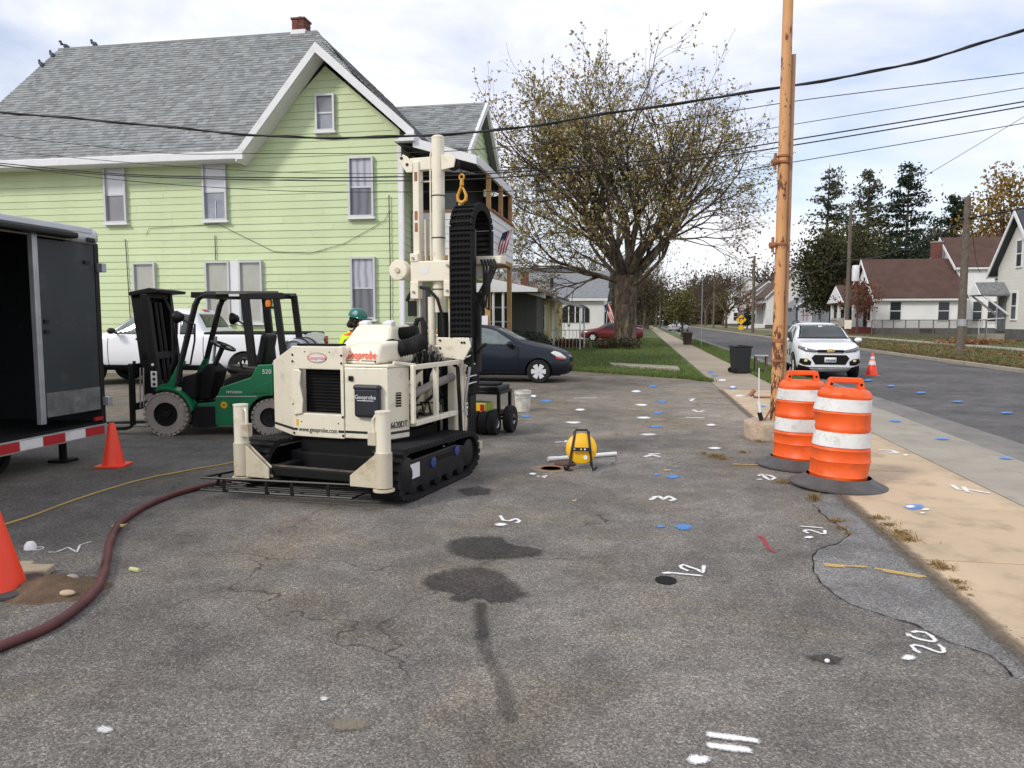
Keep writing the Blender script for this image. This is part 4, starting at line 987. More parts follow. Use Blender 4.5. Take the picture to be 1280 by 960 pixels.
MB().span((.402, Y - .052, 1.70), (.448, Y - .0505, 1.78)).build('sticker', M_YEL, rg); MB().span((.10, Y - .112, 2.06), (.20, Y - .1105, 2.12)).build('sticker', M_WLET, rg)
MB().span((-.56, .0975, .60), (-.535, .0995, .66)).build('sticker', M_YEL, rg)
# drag chain
path = []
for i in range(19): path.append((1.36, 1.43 + i * .057, 0))
for i in range(0, 13): a = math.pi * i / 12; path.append((1.60 - .24 * math.cos(a), 2.50 + .24 * math.sin(a), a))
for i in range(1, 8): path.append((1.84, 2.50 - i * .057, math.pi))
lme = sme = None
for (y, z_, a) in path:
    if lme is None:
        mb = MB().span((-.125, -.05, -.030), (-.105, .03, .030)).span((.105, -.05, -.030), (.125, .03, .030)).span((-.105, -.05, -.012), (.105, -.035, .012)).span((-.105, .012, -.012), (.105, .025, .012)).span((-.105, -.03, -.031), (.105, .0, .031))
        for k in range(5): mb.span((-.09 + k * .042, -.047, -.027), (-.082 + k * .042, -.035, .027))
        o = mb.build('chain_link', M_BLKMATTE, rg); lme = o.data
    else: o = link_mesh('chain_link', lme, rg)
    o.location = (.575, y, z_); o.rotation_euler = (-a, 0, 0)
for x in (.462, .688): MB().span((x - .006, 1.36, 1.15), (x + .006, 1.44, 2.5)).build('chain_guide', M_BLACK, rg)
MB().span((.60, 1.56, 2.16), (.92, 1.70, 2.24)).span((.60, 1.6, 2.02), (.72, 1.72, 2.15)).build('hose_bracket', M_CREAM, rg, bevel=.008)
MB().cyl((.5, 1.5, 2.71), (.5, 1.5, 2.80), .028).build('cap', M_CREAM, rg, smooth=True)
for i in range(5):
    x = .70 + .035 * i
    MB().tube([(x, 1.55, 2.20), (x + .05, 1.5, 2.12), (x + .06 - .02 * i, 1.48, 1.95), (x - .02, 1.46, 1.80 - .03 * i), (x - .10, 1.45, 1.76)], .013, 7).build('hose', M_RUBBER, rg, smooth=True)
MB().beam((.72, 1.42, 1.05), (.73, 1.42, 1.75), .05, .04).beam((.68, 1.42, 1.25), (.60, 1.42, 1.02), .05, .04).build('side_bracket', M_BLACK, rg)
MB().tube([(.70, 1.4, 1.25), (.86, 1.3, 1.34)], .014, 8).build('control_lever', M_BLACK, rg)
MB().tube([(.50, 1.30, 1.12), (.55, 1.28, 1.10), (.56, 1.28, .9), (.58, 1.3, .35)], .02, 8).build('hose', M_RUBBER, rg, smooth=True)
MB().tube([(.66, 1.34, 1.1), (.60, 1.34, .72), (.62, 1.34, .60)], .014, 6).build('hydraulic_pipe', M_GALV, rg, smooth=True)
# ================================================================ THE FORKLIFT (local x to its rear, y away from the camera)
fk = thing('forklift', 'green forklift with black mast, overhead guard and grey solid tyres', 'forklift', (-6.37, 9.14, 0), 9.5)
def wheel(parent, c, r, wd, rim_r, tyre_m, rim_m, side=-1, spokes=0, lugs=0, name='wheel'):
    """axis along local y, outer face towards side"""
    o = MB().lathe([(rim_r, -wd / 2), (r * .93, -wd / 2), (r, -wd / 2 + wd * .16), (r, wd / 2 - wd * .16), (r * .93, wd / 2), (rim_r, wd / 2)], 36, (0, 0, 0), 'y', False).build(name, tyre_m, parent, smooth=True)
    o.location = c; f = side * wd / 2
    MB().lathe([(rim_r + .004, f * .98), (rim_r * .94, f * 1.0), (rim_r * .86, f * .72), (rim_r * .3, f * .62), (.0001, f * .62)], 30, (0, 0, 0), 'y', False).build('rim', rim_m, o, smooth=True)
    if lugs:
        mb = MB()
        for k in range(lugs):
            a = 2 * math.pi * k / lugs
            mb.box((r * 1.0 * math.cos(a), f * .62, r * math.sin(a)), (.030, wd * .42, .05), (0, -math.degrees(a), 0)).box((r * math.cos(a + .12), -f * .5, r * math.sin(a + .12)), (.03, wd * .42, .05), (0, -math.degrees(a + .12), 0))
        mb.build('tyre_lug', tyre_m, o)
    mb = MB()
    if spokes:
        for k in range(spokes):
            a = 2 * math.pi * k / spokes
            c0, s0 = math.cos(a), math.sin(a); t = Vector((-s0, 0, c0)); d = Vector((c0, 0, s0))
            p = d * rim_r * .18; q = d * rim_r * .95; yv = Vector((0, f * .94, 0)); w0, w1 = rim_r * .17, rim_r * .34
            mb.plate([p - t * w0 + yv, p + t * w0 + yv, q + t * w1 + yv, q - t * w1 + yv], .012 if side < 0 else -.012)
        mb.lathe([(rim_r * .22, f * .9), (rim_r * .2, f * 1.02), (.0001, f * 1.03)], 16, (0, 0, 0), 'y').build('spokes', M_RIM, o)
    else:
        for k in range(8):
            a = 2 * math.pi * k / 8; mb.lathe([(.017, f * .6), (.017, f * .72)], 8, (rim_r * .6 * math.cos(a), 0, rim_r * .6 * math.sin(a)), 'y')
        mb.lathe([(rim_r * .34, f * .6), (rim_r * .3, f * .95), (.0001, f * .97)], 16, (0, 0, 0), 'y').build('hub', M_BLACK, o)
    return o
wheel(fk, (.0, .13, .295), .29, .24, .165, M_TYREG, M_BLACK, -1, 0, 26)
wheel(fk, (.0, .93, .295), .29, .24, .165, M_TYREG, M_BLACK, 1, 0, 26)
wheel(fk, (1.40, .17, .245), .24, .19, .135, M_TYREG, M_BLACK, -1, 0, 22)
wheel(fk, (1.40, .89, .245), .24, .19, .135, M_TYREG, M_BLACK, 1, 0, 22)
def arch(cx, cz, r, a0, a1, n=12): return [(cx + r * math.cos(R(a0 + (a1 - a0) * i / n)), cz + r * math.sin(R(a0 + (a1 - a0) * i / n))) for i in range(n + 1)]
# green side plates, front fender, hood and counterweight
side = [(.36, .14), (1.08, .14)] + arch(1.40, .245, .30, 200, 90, 9)[1:] + [(1.46, .545), (1.46, .98), (1.26, .97), (1.16, .80), (.74, .66), (.66, .46), (.42, .44)]
for y0, y1 in ((.06, .10), (.96, 1.0)): MB().prism(side, 'y', y0, y1).build('body', M_FGREEN, fk, bevel=.012)
for y0, y1 in ((.02, .24), (.82, 1.04)):
    fe = arch(0, .295, .37, 8, 112, 10) + arch(0, .295, .335, 112, 8, 10)
    MB().prism(fe, 'y', y0, y1).build('fender', M_FGREEN, fk, bevel=.006)
    MB().prism([(-.14, .62), (.10, .66), (.26, 1.02), (.17, 1.0), (.02, .72), (-.14, .68)], 'y', y0 + .06, y0 + .12).build('fender_brace', M_FGREEN, fk, bevel=.006)
MB().prism([(.34, .12), (.38, .40), (.66, .40), (.66, .12)], 'y', .04, 1.02).build('step', M_BLKMATTE, fk, bevel=.01)
MB().span((.25, .14, .14), (1.3, .92, .42)).build('chassis', M_BLKMATTE, fk)
MB().prism([(.72, .60), (1.22, .76), (1.36, .96), (1.78, .97), (1.88, .85), (1.88, .30), (1.70, .16), (1.45, .16), (1.45, .56), (.76, .5)], 'y', .105, .955).build('counterweight', M_FGREEN, fk, bevel=.05, seg=3)
MB().prism([(.70, .56), (.76, .76), (.95, .86), (1.18, .86), (1.22, .78), (.95, .70)], 'y', .16, .9).build('engine_hood', M_BLKMATTE, fk, bevel=.03)
st = MB().box((.98, .50, .87), (.46, .50, .12), (0, 8, 0)).build('seat', M_BLACK, fk, bevel=.05, seg=3)
MB().box((1.24, .50, 1.14), (.11, .46, .52), (0, 12, 0)).build('backrest', M_BLACK, st, bevel=.05, seg=3)
for y in (.24, .76): MB().tube([(1.20, y, .98), (1.0, y, 1.06), (.96, y, 1.0), (.98, y, .92)], .018, 8).build('armrest', M_BLACK, st, smooth=True)
MB().prism([(.28, .46), (.34, .88), (.48, .98), (.60, .86), (.48, .46)], 'y', .30, .72).build('dashboard', M_BLKMATTE, fk, bevel=.03)
MB().prism([(.16, .55), (.20, .80), (.40, .86), (.36, .50)], 'y', .12, .9).build('cowl', M_BLKMATTE, fk, bevel=.02)
MB().cyl((.50, .5, .95), (.62, .5, 1.20), .035, n=10).build('steering_column', M_BLACK, fk)
sw_ = MB(); sw_.M = Matrix.Translation((.63, .50, 1.215)) @ Matrix.Rotation(R(24), 4, 'Y')
sw_.torus((0, 0, 0), .165, .017, 'z', 26, 8).beam((-.16, 0, 0), (.16, 0, 0), .03, .012).cyl((0, 0, -.02), (0, 0, .02), .04, n=10); sw_.build('steering_wheel', M_BLACK, fk, smooth=True)
MB().beam((.52, .40, 1.0), (.56, .42, 1.35), .02, .06).build('display', M_GALV, fk)
# overhead guard
og = MB()
for y in (.10, .94):
    og.tube([(.14, y, .70), (.20, y, 1.0), (.42, y, 1.78), (.47, y, 1.88), (.56, y, 1.93), (1.55, y, 1.93)], .042, 8)
    og.beam((1.18, y, .95), (1.10, y, 1.92), .10, .075); og.beam((1.62, y, .96), (1.52, y, 1.93), .085, .06)
og.build('overhead_guard', M_BLACK, fk, smooth=True)
for i in range(7): MB().span((.50 + i * .155, .08, 1.915), (.53 + i * .155, .96, 1.955)).build('guard_bar', M_BLACK, fk)
MB().span((.38, .06, 1.88), (.72, .98, 1.96)).span((1.15, .06, 1.86), (1.62, .14, 1.95)).build('guard_plate', M_BLACK, fk, bevel=.008)
MB().span((.9, .055, 1.90), (1.04, .06, 1.93)).build('label_plate', M_WLET, fk)
bc = MB().lathe([(.045, 0), (.05, .07), (.035, .11), (.0001, .12)], 14, (1.42, .12, 1.76)).build('beacon', M_AMBER, fk, smooth=True)
MB().span((1.37, .08, 1.73), (1.47, .16, 1.765)).build('beacon_base', M_BLACK, bc)
for x, y in ((.23, .06), (.66, .92)):
    l_ = MB().lathe([(.085, -.05), (.088, -.02), (.05, .05), (.02, .07)], 16, (0, 0, 0), 'x').build('work_lamp', M_BLACK, fk, smooth=True); l_.location = (x - .02, y, 1.62 if y < .5 else 1.60)
    MB().cyl((.04, 0, -.02), (.16, 0, -.10), .014, n=6).build('lamp_bracket', M_BLACK, l_)
MB().tube([(.37, .02, 1.55), (.44, .02, 1.52), (.43, .02, 1.3), (.36, .02, .98), (.28, .02, .98)], .014, 8).build('grab_handle', M_BLACK, fk, smooth=True)
# mast, tilted a little forward
ms = MB(); ms.M = Matrix.Rotation(R(-5.5), 4, 'Y')
for y in (.16, .84): ms.span((-.30, y, .10), (-.17, y + .09, 2.0)).span((-.16, y - .03, .14), (-.06, y + .05, 1.95))
ms.span((-.28, .16, 1.90), (-.08, .93, 2.0)).span((-.26, .16, 1.05), (-.12, .93, 1.15)).span((-.26, .16, .30), (-.12, .93, .42))
ms.build('mast', M_BLACK, fk, bevel=.006)
mt = MB(); mt.M = Matrix.Rotation(R(-5.5), 4, 'Y'); mt.span((-.24, .26, .75), (-.2, .84, 1.95)); mt.build('mast_screen', M_BLKMATTE, fk)
mt = MB(); mt.M = Matrix.Rotation(R(-5.5), 4, 'Y'); mt.prism([(-.31, 2.0), (-.02, 2.03), (.12, 1.99), (.10, 1.955), (-.02, 1.96), (-.31, 1.95)], 'y', .12, .96); mt.build('mast_cap', M_BLACK, fk, bevel=.006)
for y in (.36, .52, .66):
    mt = MB(); mt.M = Matrix.Rotation(R(-5.5), 4, 'Y'); mt.cyl((-.16, y, .2), (-.16, y, 1.85), .032, n=12); mt.build('lift_cylinder', M_BLACK, fk, smooth=True)
MB().tube([(-.10, .30, 1.9), (.02, .26, 1.7), (.03, .25, 1.3), (.02, .25, 1.0), (-.05, .25, .8)], .018, 7).tube([(-.1, .36, 1.85), (.05, .32, 1.62), (.06, .3, 1.25), (.0, .3, .95)], .016, 7).build('mast_hose', M_RUBBER, fk, smooth=True)
MB().cyl((-.14, .18, .62), (.18, .16, .58), .025, n=10).build('tilt_cylinder', M_STEEL, fk, smooth=True)
MB().lathe([(.05, .1), (.05, .2)], 14, (-.27, 0, .52), 'y').build('roller', M_TYREG, fk)
ca = MB().span((-.50, .06, .34), (-.45, 1.02, .44)).span((-.50, .06, .86), (-.45, 1.02, .98)).span((-.50, .06, .44), (-.45, .12, .86)).build('carriage', M_BLACK, fk, bevel=.005)
for y in (.12, .32, .52, .72, .92): MB().span((-.47, y - .015, .98), (-.44, y + .015, 1.02)).build('backrest_post', M_BLACK, ca)
for y in (.20, .88): MB().prism([(-.52, .98), (-.56, .98), (-.57, .10), (-.62, .06), (-1.55, .045), (-1.55, .06), (-.62, .10), (-.53, .12)], 'y', y - .05, y + .05).build('fork', M_BLACK, fk, bevel=.004)
for x in (-.385, -.34): MB().cyl((x, .10, .38), (x + .02, .10, .93), .010, n=6).build('chain', M_STEEL, fk)
sk = MB().span((-.235, .118, .66), (-.15, .125, .88)).build('warning_sticker', M_WLET, fk)
for i in range(3): MB().lathe([(.022, .113), (.022, .118)], 10, (-.19, 0, .70 + i * .07), 'y').build('warning_mark', M_BLET, sk)
MB().lathe([(.02, .11), (.02, .118)], 10, (-.20, 0, .97), 'y').build('round_sticker', M_WLET, fk)
# lettering
text('lettering', 'MITSUBISHI', .045, (.93, .055, .595), (1, 0, 0), (0, 0, 1), M_WLET, fk, squeeze=.95)
MB().span((.68, .055, .535), (1.24, .0595, .541)).build('pinstripe', M_WLET, fk)
text('lettering', 'SUNBELT', .052, (.985, .055, .415), (1, 0, 0), (0, 0, 1), M_BLET, fk)
for k in range(12):
    a = math.pi * k / 6
    MB().prism([(.785 + .034 * math.cos(a - .22), .42 + .034 * math.sin(a - .22)), (.785 + .058 * math.cos(a), .42 + .058 * math.sin(a)), (.785 + .034 * math.cos(a + .22), .42 + .034 * math.sin(a + .22))], 'y', .0555, .0598).build('emblem_ray', M_YEL, fk)
MB().lathe([(.0001, .0550), (.036, .0552), (.036, .0598)], 20, (.785, 0, .42), 'y').build('emblem_disc', M_YEL, fk)
MB().lathe([(.0001, .0540), (.017, .0542), (.017, .0550)], 14, (.785, 0, .42), 'y').build('emblem_centre', mat('brown lettering', (.2, .06, .01), .5), fk)
text('lettering', '520', .085, (1.385, .055, .875), (1, 0, 0), (0, 0, 1), M_WLET, fk)
MB().prism([(1.14, .58), (1.30, .70), (1.40, .72), (1.40, .58)], 'y', .052, .059).build('access_panel', M_FGREEN, fk, bevel=.004)
# gas bottle on the back
tk = MB().lathe([(.0001, .12), (.12, .13), (.165, .20), (.17, .30), (.17, .80), (.165, .90), (.12, .97), (.0001, .98)], 28, (1.74, 0, 1.15), 'y').build('gas_bottle', mat('grey bottle paint', (.32, .33, .35), .4, .2), fk, smooth=True)
MB().torus((1.74, .13, 1.15), .155, .02, 'y', 26, 8).build('collar', M_GALV, tk, smooth=True)
for y in (.36, .70): MB().torus((1.74, y, 1.15), .176, .012, 'y', 26, 6).build('strap', M_BLACK, tk)
MB().lathe([(.055, .10), (.06, .13)], 14, (1.74, 0, 1.12), 'y').build('valve', M_FGREEN, tk)

# ================================================================ THE BLACK TRAILER
tl = thing('enclosed_trailer', 'black enclosed trailer with its side opening dark inside and striped reflective tape', 'trailer', (-6.1, 7.62, 0))
W_ = 2.4; Lt = 5.6; zb, zt = .34, 2.56
M_TRL = mat('charcoal trailer skin', (.016, .018, .020), .45, .2, var=.2, scale=1.5, dirt=((.085, .085, .085), .14, 2.5))
M_TRD = mat('grey door skin', (.034, .039, .042), .5, .15, var=.22, scale=1.2, dirt=((.13, .13, .13), .16, 2.2))
MB().span((-W_, -Lt, zb), (0, 0, zb + .08)).build('floor', M_BLKMATTE, tl)
MB().span((-W_, -Lt, zt - .06), (0, 0, zt)).build('roof', M_TRL, tl)
MB().span((-W_, -Lt, zb), (-W_ + .05, 0, zt)).build('wall', M_TRL, tl)
MB().span((-W_, -.05, zb + .08), (0, 0, zt - .06)).build('wall', M_TRL, tl)
MB().span((-.05, -Lt, zb + .08), (0, -3.4, zt - .06)).build('wall', M_TRL, tl)
MB().span((-.05, -3.4, 2.44), (0, -.06, zt - .06)).build('header', mat('bleached header board', (.36, .33, .29), .7, var=.25, scale=4), tl)
MB().span((-W_ + .06, -Lt, zb + .09), (-W_ + .08, -.06, zt - .07)).build('lining', M_BLKMATTE, tl)
MB().span((-.04, -.86, .56), (.015, -.05, 2.42)).build('door', M_TRD, tl, bevel=.008)
dl = MB().span((.016, -.84, .565), (.022, -.06, .82)).build('kick_plate', mat('scuffed aluminium', (.20, .20, .20), .5, .5, var=.3, scale=6, dirt=((.07, .07, .07), .4, 5)), tl)
MB().span((-.03, -.93, .50), (.03, -.862, 2.46)).build('door_post', M_GALV, tl, bevel=.006)
MB().span((-.03, -.045, .36), (.02, .02, 2.44)).build('corner_post', M_BLACK, tl, bevel=.006)
for z_ in (1.55, 1.44, 2.2): MB().span((.016, -.82 if z_ < 2 else -.22, z_), (.035, -.76 if z_ < 2 else -.14, z_ + .035)).build('hinge', M_BLACK, tl)
for z_ in (2.12, .60): MB().span((.0, -.02, z_), (.09, .05, z_ + .1)).build('hinge', M_GALV, tl, bevel=.006)
MB().span((.0, -Lt, 2.53), (.055, -.10, 2.60)).build('top_rail', mat('aluminium rail', (.62, .63, .64), .4, .5), tl, bevel=.012)
MB().span((.0, -Lt, 2.45), (.15, -.42, 2.515)).build('awning_roll', M_BLACK, tl, bevel=.02)
cc_ = MB().span((-.12, -.42, 2.42), (.05, .03, 2.60)).build('corner_cap', mat('aluminium rail', (.62, .63, .64), .4, .5), tl, bevel=.07, seg=4)
MB().span((.05, -.20, 2.44), (.07, -.08, 2.49)).build('marker_lamp', M_BLACK, cc_, bevel=.01)
MB().span((-.04, -Lt, zb - .08), (.03, 0.02, zb + .05)).build('bottom_rail', M_GALV, tl, bevel=.006)
for i in range(18):
    MB().span((.031, -.03 - (i + 1) * .30 + .005, zb - .06), (.036, -.03 - i * .30 - .005, zb + .035)).build('reflective_tape', M_RREFL if i % 2 == 0 else M_WREFL, tl)
MB().span((.0, -.16, .44), (.03, -.04, .48)).build('tail_light', M_REDL, tl)
for y in (-1.25, -2.1):
    for x in (-.35, -2.05):
        o = wheel(tl, (x, y, .22), .22, .2, .15, M_RUBBER, M_BLACK, 1, 0, 0); o.rotation_euler = (0, 0, R(-90))
MB().span((-1.9, -1.4, .16), (-.45, -1.1, .26)).build('axle', M_BLKMATTE, tl)
MB().cyl((-.25, -.35, .02), (-.25, -.35, .34), .04).span((-.36, -.45, 0), (-.14, -.25, .03)).build('jack', M_BLKMATTE, tl)

# ================================================================ CARS
def side_lookup(z): return z
class Car:
    def __init__(s, t, paint, st, sub=2, arches=(), wr=.34, tw=.2):
        """st: stations from the nose (x large) to the tail: x, zbottom, zsill, zmid, zbelt, ztop, wlow, wmid, wbelt, wtop"""
        mb = MB(); ringn = None
        for (x, zb_, zs, zm, zbelt, zt_, wl, wm, wb, wt) in st:
            half = [(wl * .80, zb_), (wl, zs), (wm, zm), (wb, zbelt), (wt + .25 * (wb - wt), zt_ - .22 * max(.05, zt_ - zbelt)), (wt * .82, zt_ - .01), (wt * .35, zt_)]
            rg_ = [(y, z) for y, z in half] + [(-y, z) for y, z in reversed(half)]
            ringn = len(rg_); mb.v += [(x, y, z) for y, z in rg_]
        for i in range(len(st) - 1):
            for k in range(ringn): mb.f.append((i * ringn + k, i * ringn + (k + 1) % ringn, (i + 1) * ringn + (k + 1) % ringn, (i + 1) * ringn + k))
        h = ringn // 2
        for e in (0, (len(st) - 1) * ringn):
            for k in range(h - 1): mb.f.append((e + k, e + k + 1, e + ringn - 2 - k, e + ringn - 1 - k))
        s.t = t; s.body = mb.build('body', paint, None, smooth=70, sub=sub)
        dg = bpy.context.evaluated_depsgraph_get(); dg.update()
        me = bpy.data.meshes.new_from_object(s.body.evaluated_get(dg)); bm = bmesh.new(); bm.from_mesh(me); s.bvh = BVHTree.FromBMesh(bm)
        bm.free(); bpy.data.meshes.remove(me)
        cut = MB()
        for x in arches:
            for sg in (1, -1): cut.cyl((x, sg * .50, wr - .01), (x, sg * 1.4, wr - .01), wr + .055, n=32)
        if arches:
            c = cut.build('cutter', None); md = s.body.modifiers.new('cut', 'BOOLEAN'); md.object = c; md.operation = 'DIFFERENCE'; md.solver = 'EXACT'
            bpy.context.evaluated_depsgraph_get().update(); bake(s.body); bpy.data.objects.remove(c)
            s.body.data.polygons.foreach_set('use_smooth', [True] * len(s.body.data.polygons)); s.body.data.set_sharp_from_angle(angle=R(55))
        s.body.parent = t
    def decal(s, name, poly, view, m, off=.006, thick=.012, res=.09, parent=None, smooth=True):
        """a panel laid on the body: poly is in (y,z) seen from the front/rear, (x,z) from the left/right, (x,y) from above"""
        bm = bmesh.new()
        f3 = {'front': lambda p: (9, p[0], p[1]), 'rear': lambda p: (-9, p[0], p[1]), 'left': lambda p: (p[0], 9, p[1]), 'right': lambda p: (p[0], -9, p[1]), 'top': lambda p: (p[0], p[1], 9)}[view]
        dr = {'front': (-1, 0, 0), 'rear': (1, 0, 0), 'left': (0, -1, 0), 'right': (0, 1, 0), 'top': (0, 0, -1)}[view]
        vs = [bm.verts.new(f3(p)) for p in poly]; bm.faces.new(vs)
        bmesh.ops.triangulate(bm, faces=bm.faces[:])
        for _ in range(6):
            le = [e for e in bm.edges if e.calc_length() > res]
            if not le: break
            bmesh.ops.subdivide_edges(bm, edges=le, cuts=1); bmesh.ops.triangulate(bm, faces=[f for f in bm.faces if len(f.verts) > 3])
        dv = Vector(dr); last = None
        for v in bm.verts:
            h = s.bvh.ray_cast(v.co, dv)
            if h[0]:
                nn = h[1] if h[1].dot(dv) < 0 else -h[1]; v.co = h[0] + nn * off; last = v.co.copy()
            elif last: v.co = Vector((last.x if abs(dr[0]) else v.co.x, last.y if abs(dr[1]) else v.co.y, last.z if abs(dr[2]) else v.co.z))
        me = bpy.data.meshes.new(name); bm.to_mesh(me); bm.free(); me.materials.append(m)
        if smooth: me.polygons.foreach_set('use_smooth', [True] * len(me.polygons))
        o = link_mesh(name, me, parent or s.t)
        sm = o.modifiers.new('thick', 'SOLIDIFY'); sm.thickness = thick; sm.offset = 0
        return o
    def wheels(s, xs, r, yw, wd, rim, rim_m, spokes):
        for x in xs:
            for sg in (1, -1): wheel(s.t, (x, sg * yw, r), r, wd, rim, M_RUBBER, rim_m, sg, spokes)
        s.under(xs)
    def under(s, xs): pass
    def mirror(s, x, y, z, m):
        for sg in (1, -1):
            o = MB().ell((x, sg * y, z), (.09, .115, .075), 12, 8).build('wing_mirror', m, s.t, smooth=True)
            MB().beam((x + .03, sg * (y - .22), z - .05), (x, sg * (y - .06), z - .03), .05, .04).build('mirror_arm', M_BLACK, o)
# --- dark blue hatchback, nose to the right
bc_ = thing('parked_car', 'dark blue hatchback parked with its nose to the right beside the drill rig', 'car', (-3.75, 19.25, 0), 2)
car = Car(bc_, M_CARB, [
    (2.02, .30, .34, .46, .58, .62, .30, .34, .33, .28), (1.97, .22, .28, .46, .62, .70, .52, .58, .54, .46), (1.86, .18, .24, .48, .68, .78, .68, .72, .66, .56), (1.60, .17, .22, .50, .76, .88, .78, .82, .76, .64),
    (1.2, .17, .22, .52, .82, .97, .80, .845, .80, .68), (.86, .17, .22, .54, .88, 1.04, .80, .845, .82, .70), (.70, .17, .22, .54, .90, 1.10, .80, .845, .82, .68), (.25, .17, .22, .54, .92, 1.36, .80, .845, .81, .58), (-.05, .17, .22, .55, .93, 1.455, .80, .845, .81, .56),
    (-.7, .17, .22, .55, .95, 1.475, .80, .845, .81, .56), (-1.3, .17, .24, .56, .97, 1.42, .80, .84, .80, .54), (-1.6, .20, .28, .58, .98, 1.28, .76, .82, .77, .52), (-1.74, .28, .36, .60, .98, 1.10, .66, .72, .70, .50), (-1.80, .36, .42, .62, .9, 1.0, .5, .56, .52, .40)],
    arches=(1.22, -1.24), wr=.295)
for vw in ('left', 'right'):
    car.decal('side_window', [(.62, .95), (.50, 1.06), (.12, 1.29), (-.18, 1.37), (-.42, 1.385), (-.42, .97)], vw, M_CGLASSL)
    car.decal('side_window', [(-.48, .97), (-.48, 1.385), (-.95, 1.37), (-1.28, 1.25), (-1.30, 1.02)], vw, M_CGLASSL)
    car.decal('door_seam', [(.70, .36), (.715, .36), (.715, .90), (.70, .90)], vw, M_BLKMATTE, .002, .004); car.decal('door_seam', [(-.46, .34), (-.445, .34), (-.445, .94), (-.46, .94)], vw, M_BLKMATTE, .002, .004)
    car.decal('headlight', [(1.52, .76), (1.60, .80), (1.74, .76), (1.90, .64), (1.88, .60), (1.66, .66)], vw, M_LAMPW, .010)
    car.decal('indicator', [(1.64, .655), (1.88, .595), (1.86, .575), (1.68, .60)], vw, M_REDL, .012)
    car.decal('rocker_trim', [(.80, .26), (.80, .235), (-.75, .235), (-.75, .26)], vw, M_BLACK, .006)
    car.decal('door_handle', [(-.2, .80), (-.36, .80), (-.36, .835), (-.2, .835)], vw, M_CARB, .016, .02)
car.decal('windscreen', [(-.62, 1.07), (.62, 1.07), (.50, 1.36), (-.50, 1.36)], 'front', M_CGLASSL)
car.decal('grille', [(-.42, .62), (.42, .62), (.36, .52), (-.36, .52)], 'front', M_BLKMATTE); car.decal('lower_grille', [(-.5, .42), (.5, .42), (.45, .28), (-.45, .28)], 'front', M_BLKMATTE)
car.mirror(.52, .93, .98, M_BLACK)
car.wheels((1.22, -1.24), .295, .73, .19, .205, M_BLKMATTE, 6)
MB().span((-1.6, -.66, .18), (1.75, .66, .5)).build('underbody', M_BLKMATTE, bc_)
# --- white crossover facing the camera on the street
sv = thing('parked_car', 'white crossover with black grille parked facing the camera along the kerb', 'car', (5.42, 24.4, -.115), -93)
car = Car(sv, M_CARW, [
    (2.14, .36, .42, .60, .78, .84, .42, .48, .46, .40), (2.09, .24, .34, .60, .84, .93, .66, .72, .68, .58), (1.98, .20, .30, .60, .90, 1.00, .80, .84, .80, .68), (1.65, .20, .28, .62, .95, 1.06, .86, .885, .86, .72),
    (1.2, .20, .28, .64, .99, 1.10, .87, .89, .87, .74), (.98, .20, .28, .64, 1.01, 1.14, .87, .89, .87, .74), (.84, .20, .28, .64, 1.02, 1.20, .87, .89, .87, .72), (.40, .20, .28, .65, 1.04, 1.50, .87, .89, .86, .64), (.16, .20, .28, .65, 1.05, 1.60, .87, .89, .86, .62),
    (-.5, .20, .28, .66, 1.07, 1.64, .87, .89, .86, .62), (-1.3, .20, .30, .67, 1.09, 1.60, .87, .885, .85, .60), (-1.8, .24, .34, .68, 1.10, 1.48, .82, .86, .82, .56), (-2.02, .32, .42, .70, 1.08, 1.25, .70, .76, .74, .54), (-2.1, .42, .5, .72, 1.0, 1.1, .5, .56, .54, .44)],
    arches=(1.30, -1.26), wr=.34)
for vw in ('left', 'right'):
    car.decal('side_window', [(.74, 1.06), (.52, 1.22), (.20, 1.46), (-.10, 1.50), (-.32, 1.51), (-.32, 1.10)], vw, M_CGLASS)
    car.decal('side_window', [(-.40, 1.10), (-.40, 1.51), (-1.0, 1.48), (-1.14, 1.13)], vw, M_CGLASS)
    car.decal('side_window', [(-1.22, 1.14), (-1.10, 1.46), (-1.45, 1.42), (-1.72, 1.2)], vw, M_CGLASS)
    for x in (.86, -.36): car.decal('door_seam', [(x, .40), (x + .014, .40), (x + .014, 1.04), (x, 1.04)], vw, M_BLKMATTE, .002, .004)
    car.decal('sill_cladding', [(.92, .36), (.92, .21), (-.88, .21), (-.88, .36)], vw, M_BLKMATTE, .010)
    car.decal('door_sign', [(.70, .62), (.52, .62), (.52, .84), (.70, .84)], vw, M_BLKMATTE, .004, .006); car.decal('door_sign', [(.22, .64), (.02, .64), (.02, .80), (.22, .80)], vw, mat('dark green sticker', (.02, .08, .04), .5), .004, .006)
    sg = 1 if vw == 'left' else -1
    car.decal('fender_flare', arch(1.30, .34, .43, 20, 160, 10) + arch(1.30, .34, .392, 160, 20, 10), vw, M_BLKMATTE, .012)
car.decal('windscreen', [(-.68, 1.16), (.68, 1.16), (.60, 1.38), (.55, 1.55), (-.55, 1.55), (-.60, 1.38)], 'front', M_CGLASS)
car.decal('windscreen_surround', [(-.72, 1.145), (.72, 1.145), (.72, 1.163), (-.72, 1.163)], 'front', M_BLKMATTE, .008)
for sg in (1, -1):
    car.decal('headlight', [(sg * .34, .835), (sg * .60, .89), (sg * .80, .96), (sg * .815, .88), (sg * .66, .80), (sg * .40, .775)], 'front', M_LAMP, .010, res=.06)
    car.decal('fog_lamp_recess', [(sg * .50, .52), (sg * .62, .60), (sg * .78, .60), (sg * .80, .48), (sg * .68, .42), (sg * .52, .42)], 'front', M_BLKMATTE, .008, res=.06)
    car.decal('fog_lamp', [(sg * .64 + .045 * math.cos(a), .545 + .04 * math.sin(a)) for a in [i * math.pi / 5 for i in range(10)]], 'front', mat('warm lamp', (.85, .6, .25), .2), .020, res=.05)
